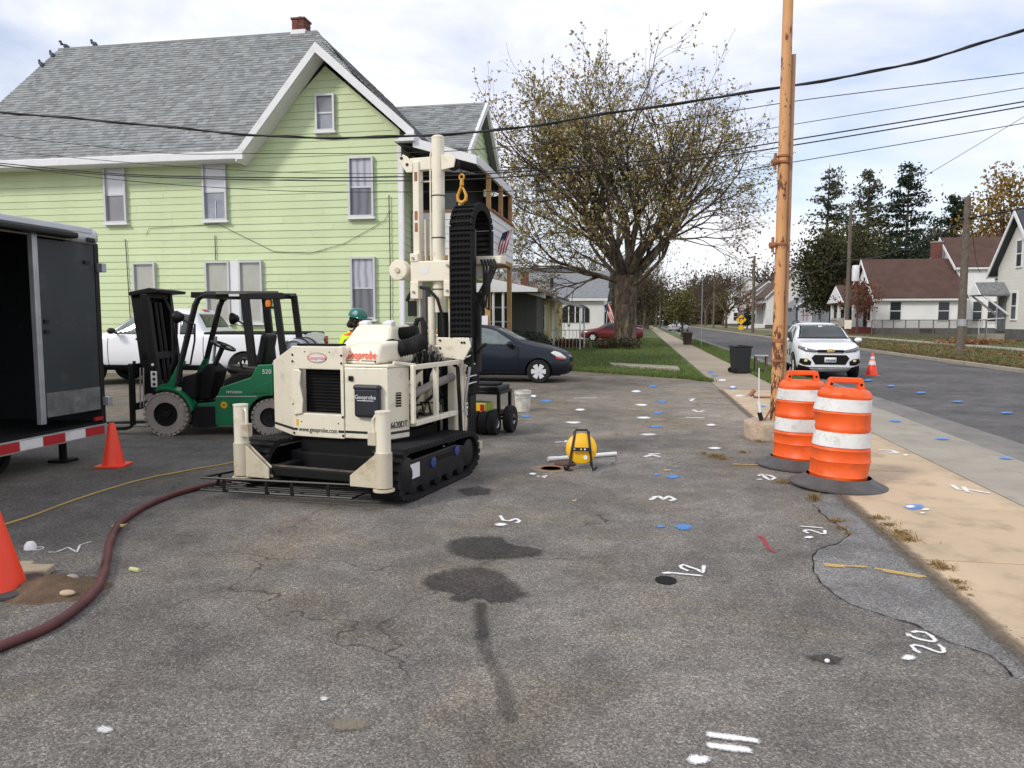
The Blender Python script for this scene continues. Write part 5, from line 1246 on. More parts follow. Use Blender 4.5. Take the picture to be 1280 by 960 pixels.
car.decal('upper_grille', [(-.34, .85), (.34, .85), (.38, .80), (.33, .77), (-.33, .77), (-.38, .80)], 'front', M_BLKMATTE, .008, res=.06)
car.decal('grille', [(-.42, .71), (.42, .71), (.50, .62), (.40, .44), (-.40, .44), (-.50, .62)], 'front', M_BLKMATTE, .010, res=.06)
car.decal('chrome_bar', [(-.36, .775), (.36, .775), (.36, .762), (-.36, .762)], 'front', M_STEEL, .012, res=.06)
car.decal('skid_plate', [(-.55, .34), (.55, .34), (.45, .24), (-.45, .24)], 'front', M_GALV, .012, res=.06)
car.decal('lower_bumper', [(-.82, .42), (-.55, .36), (.55, .36), (.82, .42), (.80, .23), (-.80, .23)], 'front', M_BLKMATTE, .006, res=.06)
em = car.decal('emblem', [(-.10, .80), (-.045, .80), (-.05, .775), (.065, .775), (.06, .80), (.10, .80), (.11, .835), (.05, .835), (.055, .86), (-.055, .86), (-.05, .835), (-.09, .835)], 'front', mat('gold emblem', (.62, .42, .12), .3, .7), .022, res=.04)
pl = car.decal('number_plate', [(-.155, .50), (.155, .50), (.155, .64), (-.155, .64)], 'front', M_WLET, .024, .01)
car.decal('plate_band', [(-.13, .53), (.13, .53), (.13, .585), (-.13, .585)], 'front', mat('blue grey lettering', (.2, .22, .28), .5), .031, .006, parent=pl)
car.decal('inside_mirror_patch', [(-.06, 1.48), (.06, 1.48), (.06, 1.51), (-.06, 1.51)], 'front', M_WLET, .009, .006)
car.mirror(.66, 1.03, 1.10, M_CARW)
car.wheels((1.30, -1.26), .34, .77, .22, .23, M_BLKMATTE, 5)
MB().span((-1.8, -.7, .2), (1.85, .7, .6)).build('underbody', M_BLKMATTE, sv)
for sg in (1, -1): MB().tube([(.1, sg * .56, 1.63), (-.3, sg * .56, 1.685), (-1.2, sg * .55, 1.66), (-1.5, sg * .54, 1.58)], .016, 6).build('roof_rail', M_BLACK, sv)
# --- white pickup behind the forklift, nose to the left
pk = thing('pickup_truck', 'white crew cab pickup truck parked along the wall behind the forklift', 'pickup truck', (-11.5, 17.2, 0), 186)
car = Car(pk, M_CARW, [
    (2.90, .50, .56, .76, 1.00, 1.08, .55, .60, .58, .48), (2.84, .38, .48, .76, 1.06, 1.16, .82, .88, .84, .72), (2.65, .36, .46, .76, 1.10, 1.20, .94, .98, .95, .80), (1.9, .36, .44, .78, 1.14, 1.25, .97, 1.0, .97, .82),
    (1.45, .36, .44, .80, 1.17, 1.28, .97, 1.0, .97, .82), (1.30, .36, .44, .80, 1.18, 1.34, .97, 1.0, .97, .80), (.80, .36, .44, .80, 1.20, 1.72, .97, 1.0, .96, .72), (.55, .36, .44, .80, 1.20, 1.84, .97, 1.0, .96, .70),
    (-.2, .36, .44, .80, 1.20, 1.89, .97, 1.0, .96, .70), (-.72, .36, .44, .80, 1.20, 1.85, .97, 1.0, .96, .70), (-.84, .36, .44, .80, 1.20, 1.72, .97, 1.0, .96, .72), (-1.06, .36, .44, .80, 1.20, 1.31, .97, 1.0, .97, .86), (-1.12, .36, .44, .80, 1.20, 1.285, .97, 1.0, .98, .93),
    (-2.0, .36, .46, .80, 1.20, 1.28, .97, 1.0, .98, .93), (-3.45, .40, .50, .80, 1.20, 1.28, .96, .99, .98, .93), (-3.52, .42, .52, .80, 1.18, 1.27, .94, .97, .96, .90)], sub=2,
    arches=(1.85, -2.1), wr=.40)
for vw in ('left', 'right'):
    car.decal('side_window', [(1.20, 1.25), (1.10, 1.36), (.78, 1.62), (.55, 1.72), (.30, 1.74), (.30, 1.24)], vw, M_CGLASSL)
    car.decal('side_window', [(.22, 1.24), (.22, 1.74), (-.40, 1.74), (-.45, 1.24)], vw, M_CGLASS)
    car.decal('side_window', [(-.50, 1.24), (-.47, 1.73), (-.66, 1.70), (-.86, 1.30), (-.86, 1.24)], vw, M_CGLASS)
    for x in (1.28, .26, -.62): car.decal('door_seam', [(x, .50), (x + .014, .50), (x + .014, 1.2), (x, 1.2)], vw, M_BLKMATTE, .002, .004)
    car.decal('sill_trim', [(1.4, .50), (1.4, .40), (-1.4, .40), (-1.4, .50)], vw, M_BLKMATTE, .008)
    car.decal('bed_rail', [(-1.10, 1.27), (-3.50, 1.27), (-3.50, 1.235), (-1.10, 1.235)], vw, M_BLKMATTE, .01, .03)
    car.decal('bed_seam', [(-1.10, .50), (-1.085, .50), (-1.085, 1.2), (-1.10, 1.2)], vw, M_BLKMATTE, .002, .004)
    car.decal('tail_light', [(-3.44, .82), (-3.53, .82), (-3.53, 1.16), (-3.44, 1.16)], vw, M_REDL, .01)
    car.decal('door_handle', [(.42, 1.10), (.58, 1.10), (.58, 1.14), (.42, 1.14)], vw, M_BLACK, .016, .02)
car.decal('rear_window', [(-.62, 1.40), (.62, 1.40), (.56, 1.72), (-.56, 1.72)], 'rear', M_CGLASS)
car.decal('high_brake_light', [(-.14, 1.79), (.14, 1.79), (.14, 1.83), (-.14, 1.83)], 'rear', M_REDL, .012)
car.decal('windscreen', [(-.72, 1.30), (.72, 1.30), (.62, 1.76), (-.62, 1.76)], 'front', M_CGLASSL)
car.decal('bed_floor', [(-1.2, -.86), (-3.42, -.86), (-3.42, .86), (-1.2, .86)], 'top', M_BLKMATTE, .006)
car.decal('grille', [(-.6, 1.02), (.6, 1.02), (.55, .70), (-.55, .70)], 'front', M_BLKMATTE)
car.mirror(1.08, 1.14, 1.32, M_BLACK)
car.wheels((1.85, -2.1), .40, .86, .26, .25, M_BLKMATTE, 6)
MB().span((-3.3, -.78, .36), (2.6, .78, .7)).build('underbody', M_BLKMATTE, pk)
MB().tube([(.30, -1.03, 1.9), (.1, -1.05, 2.0)], .004, 4).build('antenna', M_BLACK, pk)
# --- small far cars
def far_car(label, paint, loc, rz, sc_=1.0):
    t = thing('parked_car', label, 'car', loc, rz)
    c = Car(t, paint, [(2.25, .32, .36, .52, .66, .70, .45, .5, .48, .4), (2.15, .22, .3, .52, .72, .80, .72, .78, .74, .62), (1.3, .2, .26, .56, .82, .95, .84, .88, .84, .70), (.95, .2, .26, .56, .86, 1.0, .84, .88, .84, .7), (.3, .2, .26, .58, .9, 1.4, .84, .88, .84, .6), (-.6, .2, .26, .58, .92, 1.44, .84, .88, .84, .6),
        (-1.3, .2, .26, .6, .92, 1.15, .84, .88, .84, .66), (-1.5, .2, .26, .6, .92, 1.04, .84, .88, .84, .7), (-2.1, .24, .32, .62, .9, 1.0, .78, .82, .8, .66), (-2.25, .34, .4, .62, .82, .9, .6, .64, .6, .5)], arches=(1.35, -1.35), wr=.32)
    for vw in ('left', 'right'):
        c.decal('side_window', [(.72, .95), (.3, 1.30), (-.1, 1.36), (-.12, .96)], vw, M_CGLASS); c.decal('side_window', [(-.18, .96), (-.16, 1.36), (-.7, 1.34), (-1.1, 1.1), (-1.1, .98)], vw, M_CGLASS)
    for vw in ('front', 'rear'): c.decal('windscreen', [(-.62, 1.06), (.62, 1.06), (.52, 1.34), (-.52, 1.34)], vw, M_CGLASS)
    c.decal('grille', [(-.5, .6), (.5, .6), (.5, .42), (-.5, .42)], 'front', M_BLKMATTE)
    for sg in (1, -1): c.decal('headlight', [(sg * .45, .60), (sg * .75, .66), (sg * .74, .56), (sg * .48, .54)], 'front', M_LAMP); c.decal('tail_light', [(sg * .5, .78), (sg * .76, .8), (sg * .76, .68), (sg * .5, .66)], 'rear', M_REDL)
    c.wheels((1.35, -1.35), .32, .76, .2, .21, M_BLKMATTE, 6); MB().span((-1.9, -.7, .22), (1.9, .7, .55)).build('underbody', M_BLKMATTE, t)
far_car('dark red car parked on the grass behind the big tree', M_CARR, (-2.0, 54.4, .035), 180)
far_car('white car parked on the street far down beyond the big tree', M_CARW, (5.6, 112, -.11), 62)
far_car('dark car half hidden behind the trunk of the big tree', M_CARB, (-1.9, 77, .03), 176)
# ================================================================ THINGS STANDING ON THE LOT
def drum(loc, rz, label, lean=(0, 0), dent=0):
    t = thing('traffic_drum', label, 'traffic drum', loc, rz, 'orange and white traffic drums')
    t.rotation_euler = (R(lean[0]), R(lean[1]), R(rz)); t.scale = (.97, .97, .975)
    def rad(z): return .275 - .032 * z / .95
    def step(zs):
        o = []
        for z_ in zs: o.append((rad(z_), z_))
        return o
    prof = [(.268, .05)] + [(rad(.055), .055), (rad(.11), .11), (rad(.118) + .006, .118), (rad(.125), .125), (rad(.255), .255), (rad(.262) + .006, .262), (rad(.27), .27), (rad(.365), .365), (rad(.372) + .006, .372), (rad(.38), .38), (rad(.40) - .006, .40),
            (rad(.545) - .006, .545), (rad(.56) + .003, .56), (rad(.585) + .006, .585), (rad(.60), .60), (rad(.715), .715), (rad(.722) + .006, .722), (rad(.74) - .006, .74), (rad(.865) - .006, .865), (rad(.88) + .003, .88), (rad(.91), .91), (.215, .945), (.16, .955), (.0001, .957)]
    mb = MB().lathe(prof, 48, (0, 0, 0), 'z')
    if dent:
        nv = []
        for x, y, z_ in mb.v:
            k = .030 * noise.noise(Vector((x * 5, y * 5, z_ * 6)) + Vector((dent, 3, 1))) * (1 if z_ < .9 else .2); f = 1 + k / .27
            nv.append((x * f, y * f, z_))
        mb.v = nv
    mb.build('body', M_ORANGE, t, smooth=50)
    for a, b in ((.402, .543), (.742, .863)):
        bb = MB().lathe([(rad(a) - .004, a), (rad(a) + .0035, a + .002), (rad(b) + .0035, b - .002), (rad(b) - .004, b)], 48, (0, 0, 0), 'z', False)
        if dent: bb.v = [(x * (1 + .030 * noise.noise(Vector((x * 5, y * 5, z_ * 6)) + Vector((dent, 3, 1))) / .27), y * (1 + .030 * noise.noise(Vector((x * 5, y * 5, z_ * 6)) + Vector((dent, 3, 1))) / .27), z_) for x, y, z_ in bb.v]
        bb.build('reflective_band', M_WREFL, t, smooth=True)
    hd = MB().prism([(-.19, .94), (-.165, 1.045), (-.14, 1.06), (.14, 1.06), (.165, 1.045), (.19, .94), (.125, .94), (.115, 1.01), (-.115, 1.01), (-.125, .94)], 'y', -.032, .032).build('handle', M_ORANGE, t, bevel=.012, seg=3)
    for x in (-.143, .143): MB().lathe([(.0001, -.0345), (.014, -.034), (.014, -.032)], 10, (x, 0, .995), 'y').build('handle_hole', M_BLKMATTE, hd)
    MB().lathe([(.30, .10), (.34, .07), (.43, .022), (.452, .018), (.452, .003), (.28, .003)], 56, (0, 0, 0), 'z', False).build('rubber_base', mat('grey rubber ring', (.075, .075, .075), .6, var=.25, scale=6, dirt=((.16, .15, .14), .25, 5)), t, smooth=30)
drum((1.885, 7.45, .006), 8, 'front orange drum with two white bands, dented and nearest of the pair', (0, 2.0), 4)
drum((1.72, 8.42, .004), 5, 'rear orange drum with white bands, half hidden beside the rusty pole', (0, .5), 9)
def cone(loc, h, r, base, label, rz, base_m, bands=False, thick=.03):
    t = thing('traffic_cone', label, 'traffic cone', loc, rz, 'orange traffic cones')
    MB().lathe([(r, thick), (r * .96, thick + .02), (.032, h - .012), (.026, h), (.018, h), (.018, h - .03)], 36, (0, 0, 0), 'z', False).build('body', M_CONE, t, smooth=50)
    c = base / 2; k = c * .82
    MB().prism([(c, k), (k, c), (-k, c), (-c, k), (-c, -k), (-k, -c), (k, -c), (c, -k)], 'z', .0, thick).build('base', base_m, t, bevel=.008)
    if bands:
        for a, b in ((.48, .66), (.72, .84)):
            f = lambda q: r * .96 + (.030 - r * .96) * (q * h - thick - .02) / (h - thick - .03)
            MB().lathe([(f(a), a * h), (f(a) + .003, a * h + .001), (f(b) + .003, b * h - .001), (f(b), b * h)], 36, (0, 0, 0), 'z', False).build('reflective_band', M_WREFL, t, smooth=True)
M_RUB2 = mat('grey rubber cone foot', (.05, .05, .05), .7, var=.2)
cone((-3.70, 3.66, 0), .56, .165, .40, 'big orange cone on a black rubber foot at the left edge of the photo', 24, M_RUB2)
cone((-5.62, 7.14, 0), .47, .115, .30, 'small plain orange cone at the rear corner of the black trailer', 12, M_CONE, False, .022)
cone((6.98, 24.2, -.112), .70, .17, .40, 'orange cone with white bands on the street beside the white crossover', 5, M_CONE, True)
# rusty pole with a second post behind it, both in an old concrete foot
pt = thing('rusty_pole', 'tall round pole with peeling orange paint and rust set in a concrete foot', 'pole', (1.80, 10.35, 0))
pb = MB().tube([(0, 0, .0), (0, 0, 2.2), (0, 0, 4.6), (0, 0, 8.4)], [.070, .068, .066, .058], 24).build('pole', M_RUST, pt, smooth=True)
for z_, s_ in ((1.02, .012), (1.28, .008), (1.30, .006), (3.60, .02), (3.68, .014), (2.55, .016)): MB().lathe([(.066, z_), (.069 + s_, z_ + .008), (.069 + s_, z_ + .03), (.064, z_ + .04)], 22, (0, 0, 0), 'z', False).build('clamp_band', M_RUSTD, pb, smooth=True)
for z_ in (3.62, 2.56): MB().cyl((-.07, -.05, z_), (-.15, -.06, z_ - .01), .035, .045, 10).cyl((-.11, -.06, z_ - .1), (-.11, -.06, z_ + .1), .02, n=8).build('bracket', M_RUSTD, pb, smooth=True)
M_POST = mat('brown steel post', (.34, .19, .11), .65, var=.2, dirt=((.14, .05, .025), .35, 3))
cp = MB().span((.062, .0, 0), (.118, .015, 4.98)).span((.062, .015, 0), (.074, .09, 4.98)).span((.106, .015, 0), (.118, .09, 4.98)).build('channel_post', M_POST, pt)
MB().prism([(-.36, -.30), (-.2, -.38), (.05, -.36), (.22, -.28), (.26, 0), (.2, .26), (-.05, .32), (-.3, .25), (-.42, 0)], 'z', -.02, .25).build('concrete_foot', M_OLDCON, pt, bevel=.05, seg=3)
MB().beam((-.02, -.09, .25), (-.02, -.16, .52), .02).beam((-.16, -.1, .24), (-.06, -.1, .44), .02).build('brace', M_RUSTD, pt)
MB().tube([(-.09, -.1, .56), (-.30, -.14, .56), (-.33, -.15, .62)], .014, 8).cyl((-.36, -.15, .58), (-.30, -.15, .66), .028, n=10).build('bracket_arm', M_RUSTD, pb, smooth=True)
rd = MB().cyl((-.24, -.14, .50), (-.215, -.14, .34), .02, n=10).cyl((-.25, -.14, .95), (-.24, -.14, .50), .008, n=6).build('white_rod', M_PVC, pt, smooth=True)
MB().cyl((-.23, -.14, .36), (-.20, -.14, .26), .03, n=10).build('clamp', M_BLACK, rd)
MB().lathe([(.05, .30), (.06, .31), (.06, .40), (.055, .41)], 18, (.09, -.05, .02), 'z').build('white_sleeve', M_WTRIM, pt); MB().lathe([(.055, .22), (.064, .23), (.064, .30)], 18, (.09, -.05, .0), 'z').build('grey_coupling', M_GALV, pt)
# yellow cable reel, white pipe and open well
rl = thing('cable_reel', 'yellow cable reel on a black frame standing on the asphalt', 'cable reel', (-.60, 7.86, 0), 3)
d_ = MB(); d_.M = Matrix.Translation((0, 0, .215)) @ Matrix.Rotation(R(-12), 4, 'X')
d_.lathe([(.02, -.06), (.155, -.055), (.165, -.045), (.165, .045), (.155, .055), (.02, .06)], 40, (0, 0, 0), 'y'); dr = d_.build('drum', M_YEL, rl, smooth=50)
fr = MB()
fr.tube([(-.10, -.17, .02), (-.155, -.15, .0125), (-.125, -.11, .06), (-.075, -.03, .36), (-.06, -.0, .415), (.06, .0, .415), (.075, -.03, .36), (.115, -.11, .05), (.125, -.13, .012), (.165, -.10, .035)], .0125, 8)
fr.tube([(-.075, -.0, .40), (-.10, .15, .012)], .011, 8).tube([(.075, .0, .40), (.10, .15, .012)], .011, 8); fr.build('frame', M_BLACK, rl, smooth=True)
MB().box((0, -.105, .225), (.20, .02, .036), (-12, 0, 0)).build('crossbar', M_BLACK, rl, bevel=.004)
for x, m in ((-.07, M_STEEL), (.0, M_YEL), (.04, M_WLET)): MB().box((x, -.118, .228), (.018, .008, .016), (-12, 0, 0)).build('fitting', m, rl)
MB().ell((-.15, -.15, .035), (.035, .03, .035), 10, 6).build('foot_knob', M_BLACK, rl, smooth=True)
c_ = MB(); c_.M = Matrix.Translation((0, 0, .215)) @ Matrix.Rotation(R(-12), 4, 'X'); c_.lathe([(.0001, -.0630), (.022, -.0625), (.022, -.055)], 16, (.045, 0, -.095), 'y'); c_.build('round_sticker', M_WLET, dr)
pv = MB(); a, b = ground_at(685, 577), ground_at(770, 570); a.z = b.z = .028
pv.tube([a, a.lerp(b, .12), a.lerp(b, .12), b], [.028, .028, .024, .024], 16); tag(pv.build('white_pipe', M_PVC, None, smooth=True), 'length of white plastic pipe lying behind the yellow cable reel', 'pipe')
wl = thing('monitoring_well', 'round open well in a concrete collar in front of the white pipe', 'well', (-.915, 7.78, 0))
MB().prism([(.22 * math.cos(i * math.pi / 12) * (1 + .06 * math.sin(i * 2)), .20 * math.sin(i * math.pi / 12) * (1 + .05 * math.cos(i * 3))) for i in range(24)], 'z', -.02, .006).build('collar', mat('stained concrete', (.24, .195, .14), .9, var=.2, scale=6), wl)
MB().lathe([(.105, .007), (.118, .012), (.118, .006)], 28, (0, 0, 0), 'z', False).build('rim', M_RUSTD, wl); MB().lathe([(.0001, .0075), (.105, .0075)], 28, (0, 0, 0), 'z').build('shaft', M_BLKMATTE, wl)
tag(MB().lathe([(.0001, .03), (.10, .03), (.115, .02), (.115, .0)], 24, (-.79, 8.03, .0), 'z').build('well_lid', mat('dark rust lid', (.10, .04, .03), .7, var=.2), None, smooth=True), 'dark rusty well lid lying between the well and the white pipe', 'lid')
# stained bucket
bk = thing('bucket', 'stained white plastic bucket on the asphalt near the dark blue hatchback', 'bucket', (-2.0, 12.75, 0))
M_BKT = mat('mud stained white plastic', (.62, .60, .55), .55, var=.1, dirt=((.28, .22, .15), .42, 9))
MB().lathe([(.0001, .012), (.115, .012), (.125, .0), (.128, .02), (.142, .30), (.150, .305), (.150, .325), (.146, .33), (.150, .36), (.142, .36), (.120, .02)], 36, (0, 0, 0), 'z').build('body', M_BKT, bk, smooth=50)
MB().torus((0, 0, .29), .155, .004, 'z', 30, 6, 180, 360).build('handle', M_GALV, bk)
# black cart with wheels behind the rig
ct = thing('tool_cart', 'black steel cart with four fat wheels and a bright green toolbox on its shelf', 'cart', (-2.22, 10.35, 0), -8)
f = MB()
for x in (-.34, .34):
    for y in (-.24, .26): f.span((x - .022, y - .022, .20), (x + .022, y + .022, .58))
for z_ in (.27, .58):
    f.span((-.362, -.262, z_ - .03), (.362, -.215, z_ + .015)).span((-.362, .235, z_ - .03), (.362, .282, z_ + .015)).span((-.362, -.215, z_ - .03), (-.315, .235, z_ + .015)).span((.315, -.215, z_ - .03), (.362, .235, z_ + .015))
f.build('frame', M_BLACK, ct, bevel=.004)
MB().span((-.33, -.23, .285), (.33, .25, .292)).build('shelf', M_BLKMATTE, ct); MB().span((-.34, -.24, .595), (.34, .26, .66)).build('top_tray', M_BLACK, ct, bevel=.012); MB().span((-.12, -.1, .66), (.26, .2, .70)).build('pad', M_RUBBER, ct, bevel=.02)
for x, y, r_ in ((.16, -.30, .16), (.02, -.30, .16), (.29, -.30, .16), (.43, .0, .19), (-.43, .0, .19)):
    o = wheel(ct, (x, y, r_), r_, .115, .07, M_RUBBER, M_GALV, -1, 0); o.rotation_euler = (0, 0, R(90))
MB().cyl((-.43, 0, .19), (.52, 0, .19), .018, n=8).span((.0, -.30, .15), (.33, -.27, .20)).build('axle', M_BLACK, ct)
for i in range(7): MB().torus((-.25 + i * .07, -.26, .235), .022, .004, 'y', 10, 4).build('hanging_ring', M_STEEL, ct)
tb = MB().span((-.27, -.22, .295), (.14, .12, .42)).build('toolbox', mat('lime toolbox', (.42, .52, .08), .5), ct, bevel=.01)
MB().span((-.16, -.226, .32), (.0, -.2205, .395)).build('label_plate', M_BLET, tb); MB().span((.0, -.226, .315), (.06, -.2205, .405)).build('label_plate', M_YEL, tb); MB().span((.06, -.226, .315), (.12, -.2205, .405)).build('label_plate', M_REDL, tb)
MB().span((-.145, -.2285, .34), (-.02, -.2262, .375)).build('label_patch', M_WLET, tb)
hb = thing('hose_rack', 'tall black hose rack with looped pale hoses beside the drill rig', 'hose rack', (-2.28, 9.55, 0), -8)
MB().span((-.16, -.12, .60), (.16, .16, 1.18)).build('body', M_BLKMATTE, hb, bevel=.02); MB().span((-.12, -.08, 0), (-.08, .12, .6)).span((.08, -.08, 0), (.12, .12, .6)).build('legs', M_BLACK, hb)
for k, z_ in enumerate((1.10, .98, .83, .74)): MB().tube([(-.20, -.13, z_ - .06), (-.05, -.16, z_ - .045), (.09, -.16, z_ - .0), (.165, -.13, z_ + .03), (.17, .0, z_ + .03)], .009, 7).build('loop', mat('pale hose', (.55, .55, .54), .4), hb, smooth=True)
MB().tube([(-.25, -.16, 1.0), (-.26, -.17, .8), (-.29, -.18, .45), (-.28, -.16, .3)], .012, 6).build('cable', M_GALV, hb, smooth=True)
# hose and cord
def path_ground(img, z, m, r, name, label, cat, n=8, wob=.0):
    p = [ground_at(u, v, z) for u, v in img]; out_ = []
    for i in range(len(p) - 1):
        p0, p1, p2, p3 = p[max(i - 1, 0)], p[i], p[i + 1], p[min(i + 2, len(p) - 1)]
        for k in range(6):
            t = k / 6
            q = .5 * ((2 * p1) + (p2 - p0) * t + (2 * p0 - 5 * p1 + 4 * p2 - p3) * t * t + (3 * p1 - p0 - 3 * p2 + p3) * t ** 3)
            out_.append(q + Vector((wob * noise.noise(q * 5), wob * noise.noise(q * 5 + Vector((7, 7, 7))), 0)))
    out_.append(p[-1]); return tag(MB().tube(out_, r, n).build(name, m, None, smooth=True), label, cat)
path_ground([(-90, 850), (-40, 828), (0, 808), (60, 783), (105, 752), (128, 722), (135, 690), (143, 664), (160, 646), (195, 626), (240, 611), (285, 602), (330, 596), (380, 590)], .026, M_HOSE, .026, 'suction_hose', 'thick maroon hose curving across the asphalt to the drill rig', 'hose', 14, .01)
path_ground([(-60, 672), (0, 657), (45, 643), (90, 626), (140, 610), (180, 599), (230, 589), (270, 582), (320, 574), (400, 566)], .009, M_CORD, .009, 'extension_cord', 'thin yellow extension cord running from the left to under the drill rig', 'cord', 8, .01)
# litter
def leaf(loc, rz, s_, m, label, name='fallen_leaf'):
    mb = MB(); n = 8
    P = [(-1, 0, .1), (-.5, .42, .25), (.1, .5, .1), (.55, .3, .2), (1, 0, .35), (.5, -.4, .05), (0, -.5, .2), (-.5, -.35, .05)]
    mb.poly([(x * s_, y * s_, z_ * s_) for x, y, z_ in P]); o = mb.build(name, m); o.location = loc; o.rotation_euler = (0, 0, R(rz))
    sm = o.modifiers.new('thick', 'SOLIDIFY'); sm.thickness = .003; return tag(o, label, 'leaf')
leaf(ground_at(149, 658, .03), 20, .06, mat('ochre leaf', (.33, .27, .09), .7), 'curled ochre leaf lying on the maroon hose')
leaf(ground_at(718, 626, .004), 60, .03, mat('tan leaf', (.5, .36, .16), .7), 'small tan leaf on the asphalt below the yellow reel')
leaf(ground_at(834, 588, .004), 10, .04, mat('tan leaf', (.5, .36, .16), .7), 'small tan leaf on the asphalt beside the blue paint line')
tag(MB().cyl(ground_at(163, 711, .014), ground_at(174, 713, .014), .014, n=10).build('paper_roll', mat('pale green paper', (.50, .53, .27), .7), None), 'small pale green roll of paper on the asphalt right of the hose', 'litter')
mk = thing('dust_mask', 'small white dust mask with a strap dropped beside the cone', 'dust mask', ground_at(38, 686, 0))
MB().lathe([(.0001, .055), (.022, .05), (.036, .03), (.04, .0), (.036, .0), (.02, .04)], 18, (0, 0, 0), 'z').build('shell', M_WTRIM, mk, smooth=True); MB().torus((.06, 0, .006), .035, .003, 'z', 18, 5).build('strap', M_WTRIM, mk)
dp = MB(); c0 = ground_at(66, 737)
N_ = 22
for j in range(N_ + 1):
    for i in range(N_ + 1):
        a = -1 + 2 * i / N_; b = -1 + 2 * j / N_; rr = math.sqrt(a * a + b * b); e = max(0, 1 - rr * (1 + .25 * noise.noise(Vector((a * 2, b * 2, 4)))))
        dp.v.append((c0.x + a * .36, c0.y + b * .24, -.012 + .10 * e ** .8 + e * .03 * noise.noise(Vector((a * 6, b * 6, 2)))))
for j in range(N_):
    for i in range(N_): dp.f.append((j * (N_ + 1) + i, j * (N_ + 1) + i + 1, (j + 1) * (N_ + 1) + i + 1, (j + 1) * (N_ + 1) + i))
tag(dp.build('soil_heap', M_SOIL, None, smooth=True), 'low heap of brown soil on the asphalt behind the big left cone', 'soil heap')
tag(MB().box(ground_at(42, 713, .03), (.20, .12, .045), (4, 3, 14)).build('paving_stone', mat('tan stone', (.36, .30, .21), .85, var=.2), None, bevel=.01), 'flat tan stone lying behind the soil heap', 'stone')
tag(MB().box(ground_at(22, 708, .03), (.16, .13, .04), (-3, 4, 30)).build('paving_stone', mat('tan stone', (.36, .30, .21), .85, var=.2), None, bevel=.01), 'flat tan stone partly hidden by the big left cone', 'stone')
tag(MB().ell(ground_at(90, 722, .045), (.042, .028, .022), 12, 8).build('pebble', M_CONC, None, smooth=True), 'smooth grey pebble at the edge of the soil heap', 'pebble')
tag(MB().ell(ground_at(84, 741, .03), (.05, .03, .016), 12, 8).build('pebble', M_SIDE, None, smooth=True), 'flat tan pebble at the near foot of the soil heap', 'pebble')
# round core holes and other spots in the asphalt
tag(MB().prism(blob(*ground_at(832.5, 726).xy, .066, .072, 3, 28, .12), 'z', .003, .006).build('core_hole', M_BLKMATTE, None), 'round black core hole beside the painted number twelve', 'core hole')
tag(soft_blob('worn_spot', blob(*ground_at(1033, 825).xy, .10, .06, 6, 40, .35), .0062, M_STAIN, None, .5), kind='structure')
tag(MB().ell(ground_at(1034, 826, .012), (.013, .011, .010), 10, 6).build('pebble', M_WTRIM, None, smooth=True), 'white pebble in the dark sunken spot left of the painted number twenty', 'pebble')
M_TANS = mat('tan patch asphalt', (.21, .18, .135), .9, var=.3, scale=90); fade_stain(M_TANS); tag(soft_blob('worn_spot', blob(*ground_at(437, 906).xy, .11, .065, 9, 40, .3), .005, M_TANS, None, .5), kind='structure')
# ---------------------------------------------------------------- spray paint marks
def strokes(name, lines, wd, m, label, z=.0065, cat='paint mark', group=None):
    mb = MB(); fades = []
    for li, ln in enumerate(lines):
        P = [ground_at(*q, z + .0004 * li) if len(q) == 2 else Vector(q) for q in ln]; D = []
        for a, b in zip(P, P[1:]):
            k = max(1, int((b - a).length / .02))
            D += [a.lerp(b, i / k) for i in range(k)]
        D.append(P[-1])
        b0 = len(mb.v)
        for i, p in enumerate(D):
            d = D[min(i + 1, len(D) - 1)] - D[max(i - 1, 0)]; d.z = 0
            n = Vector((-d.y, d.x, 0)).normalized() if d.length > 1e-6 else Vector((1, 0, 0))
            e = wd * (.60 + .2 * noise.noise(p * 24))
            for q, fd in ((p + n * e, 0.0), (p + n * e * .3, 1.0), (p - n * e * .3, 1.0), (p - n * e, 0.0)): mb.v.append(tuple(q)); fades.append(fd if 0 < i < len(D) - 1 else .0)
        for i in range(len(D) - 1):
            for k in range(3): mb.f.append((b0 + i * 4 + k, b0 + i * 4 + k + 1, b0 + (i + 1) * 4 + k + 1, b0 + (i + 1) * 4 + k))
    mb.nofix = True; o = mb.build(name, m, None); fade_attr(o, fades)
    return mb, tag(o, label, cat, group)
def dab(u, v, rx, ry, z=.0062, seed=1, amp=.3):
    c = ground_at(u, v, z); e = ground_at(u + rx, v, z); f_ = ground_at(u, v - ry, z)
    a, b = (e - c), (f_ - c)
    return [c + a * (math.cos(i * math.pi / 16) * (1 + amp * noise.noise(Vector((math.cos(i * math.pi / 16) * 2 + seed, math.sin(i * math.pi / 16) * 2, seed))))) + b * (math.sin(i * math.pi / 16) * (1 + amp * noise.noise(Vector((math.cos(i * math.pi / 16) * 2 + seed, math.sin(i * math.pi / 16) * 2, seed))))) for i in range(32)]
def mark(name, lines, wd, m, label, dots=(), z=.0065, dm=None, group=None):
    o = strokes(name, lines, wd, m, label, z, group=group)[1] if lines else None
    for k, (u, v, rx, ry) in enumerate(dots):
        P = dab(u, v, rx * 1.12, ry * 1.12, z + .002 + .0004 * k, seed=u)
        if o is None: o = tag(soft_blob(name, P, P[0].z, dm or m, None, .45), label, 'paint mark', group)
        else: soft_blob('paint_dot', P, P[0].z, dm or m, o, .45)
    return o
M_STAIN2 = asphalt('dried stain asphalt', (.042, .038, .036), (.085, .078, .072), (1.0, .95, .9), cracks=False); fade_stain(M_STAIN2, .95, 1.9, .45)
o = strokes('wet_stain', [[(602, 752), (603, 784), (606, 812), (626, 850), (634, 885), (642, 905)], [(600, 752), (598, 770), (604, 800)]], .10, M_STAIN2, None, .0055)[1]; tag(o, kind='structure'); del o['category']
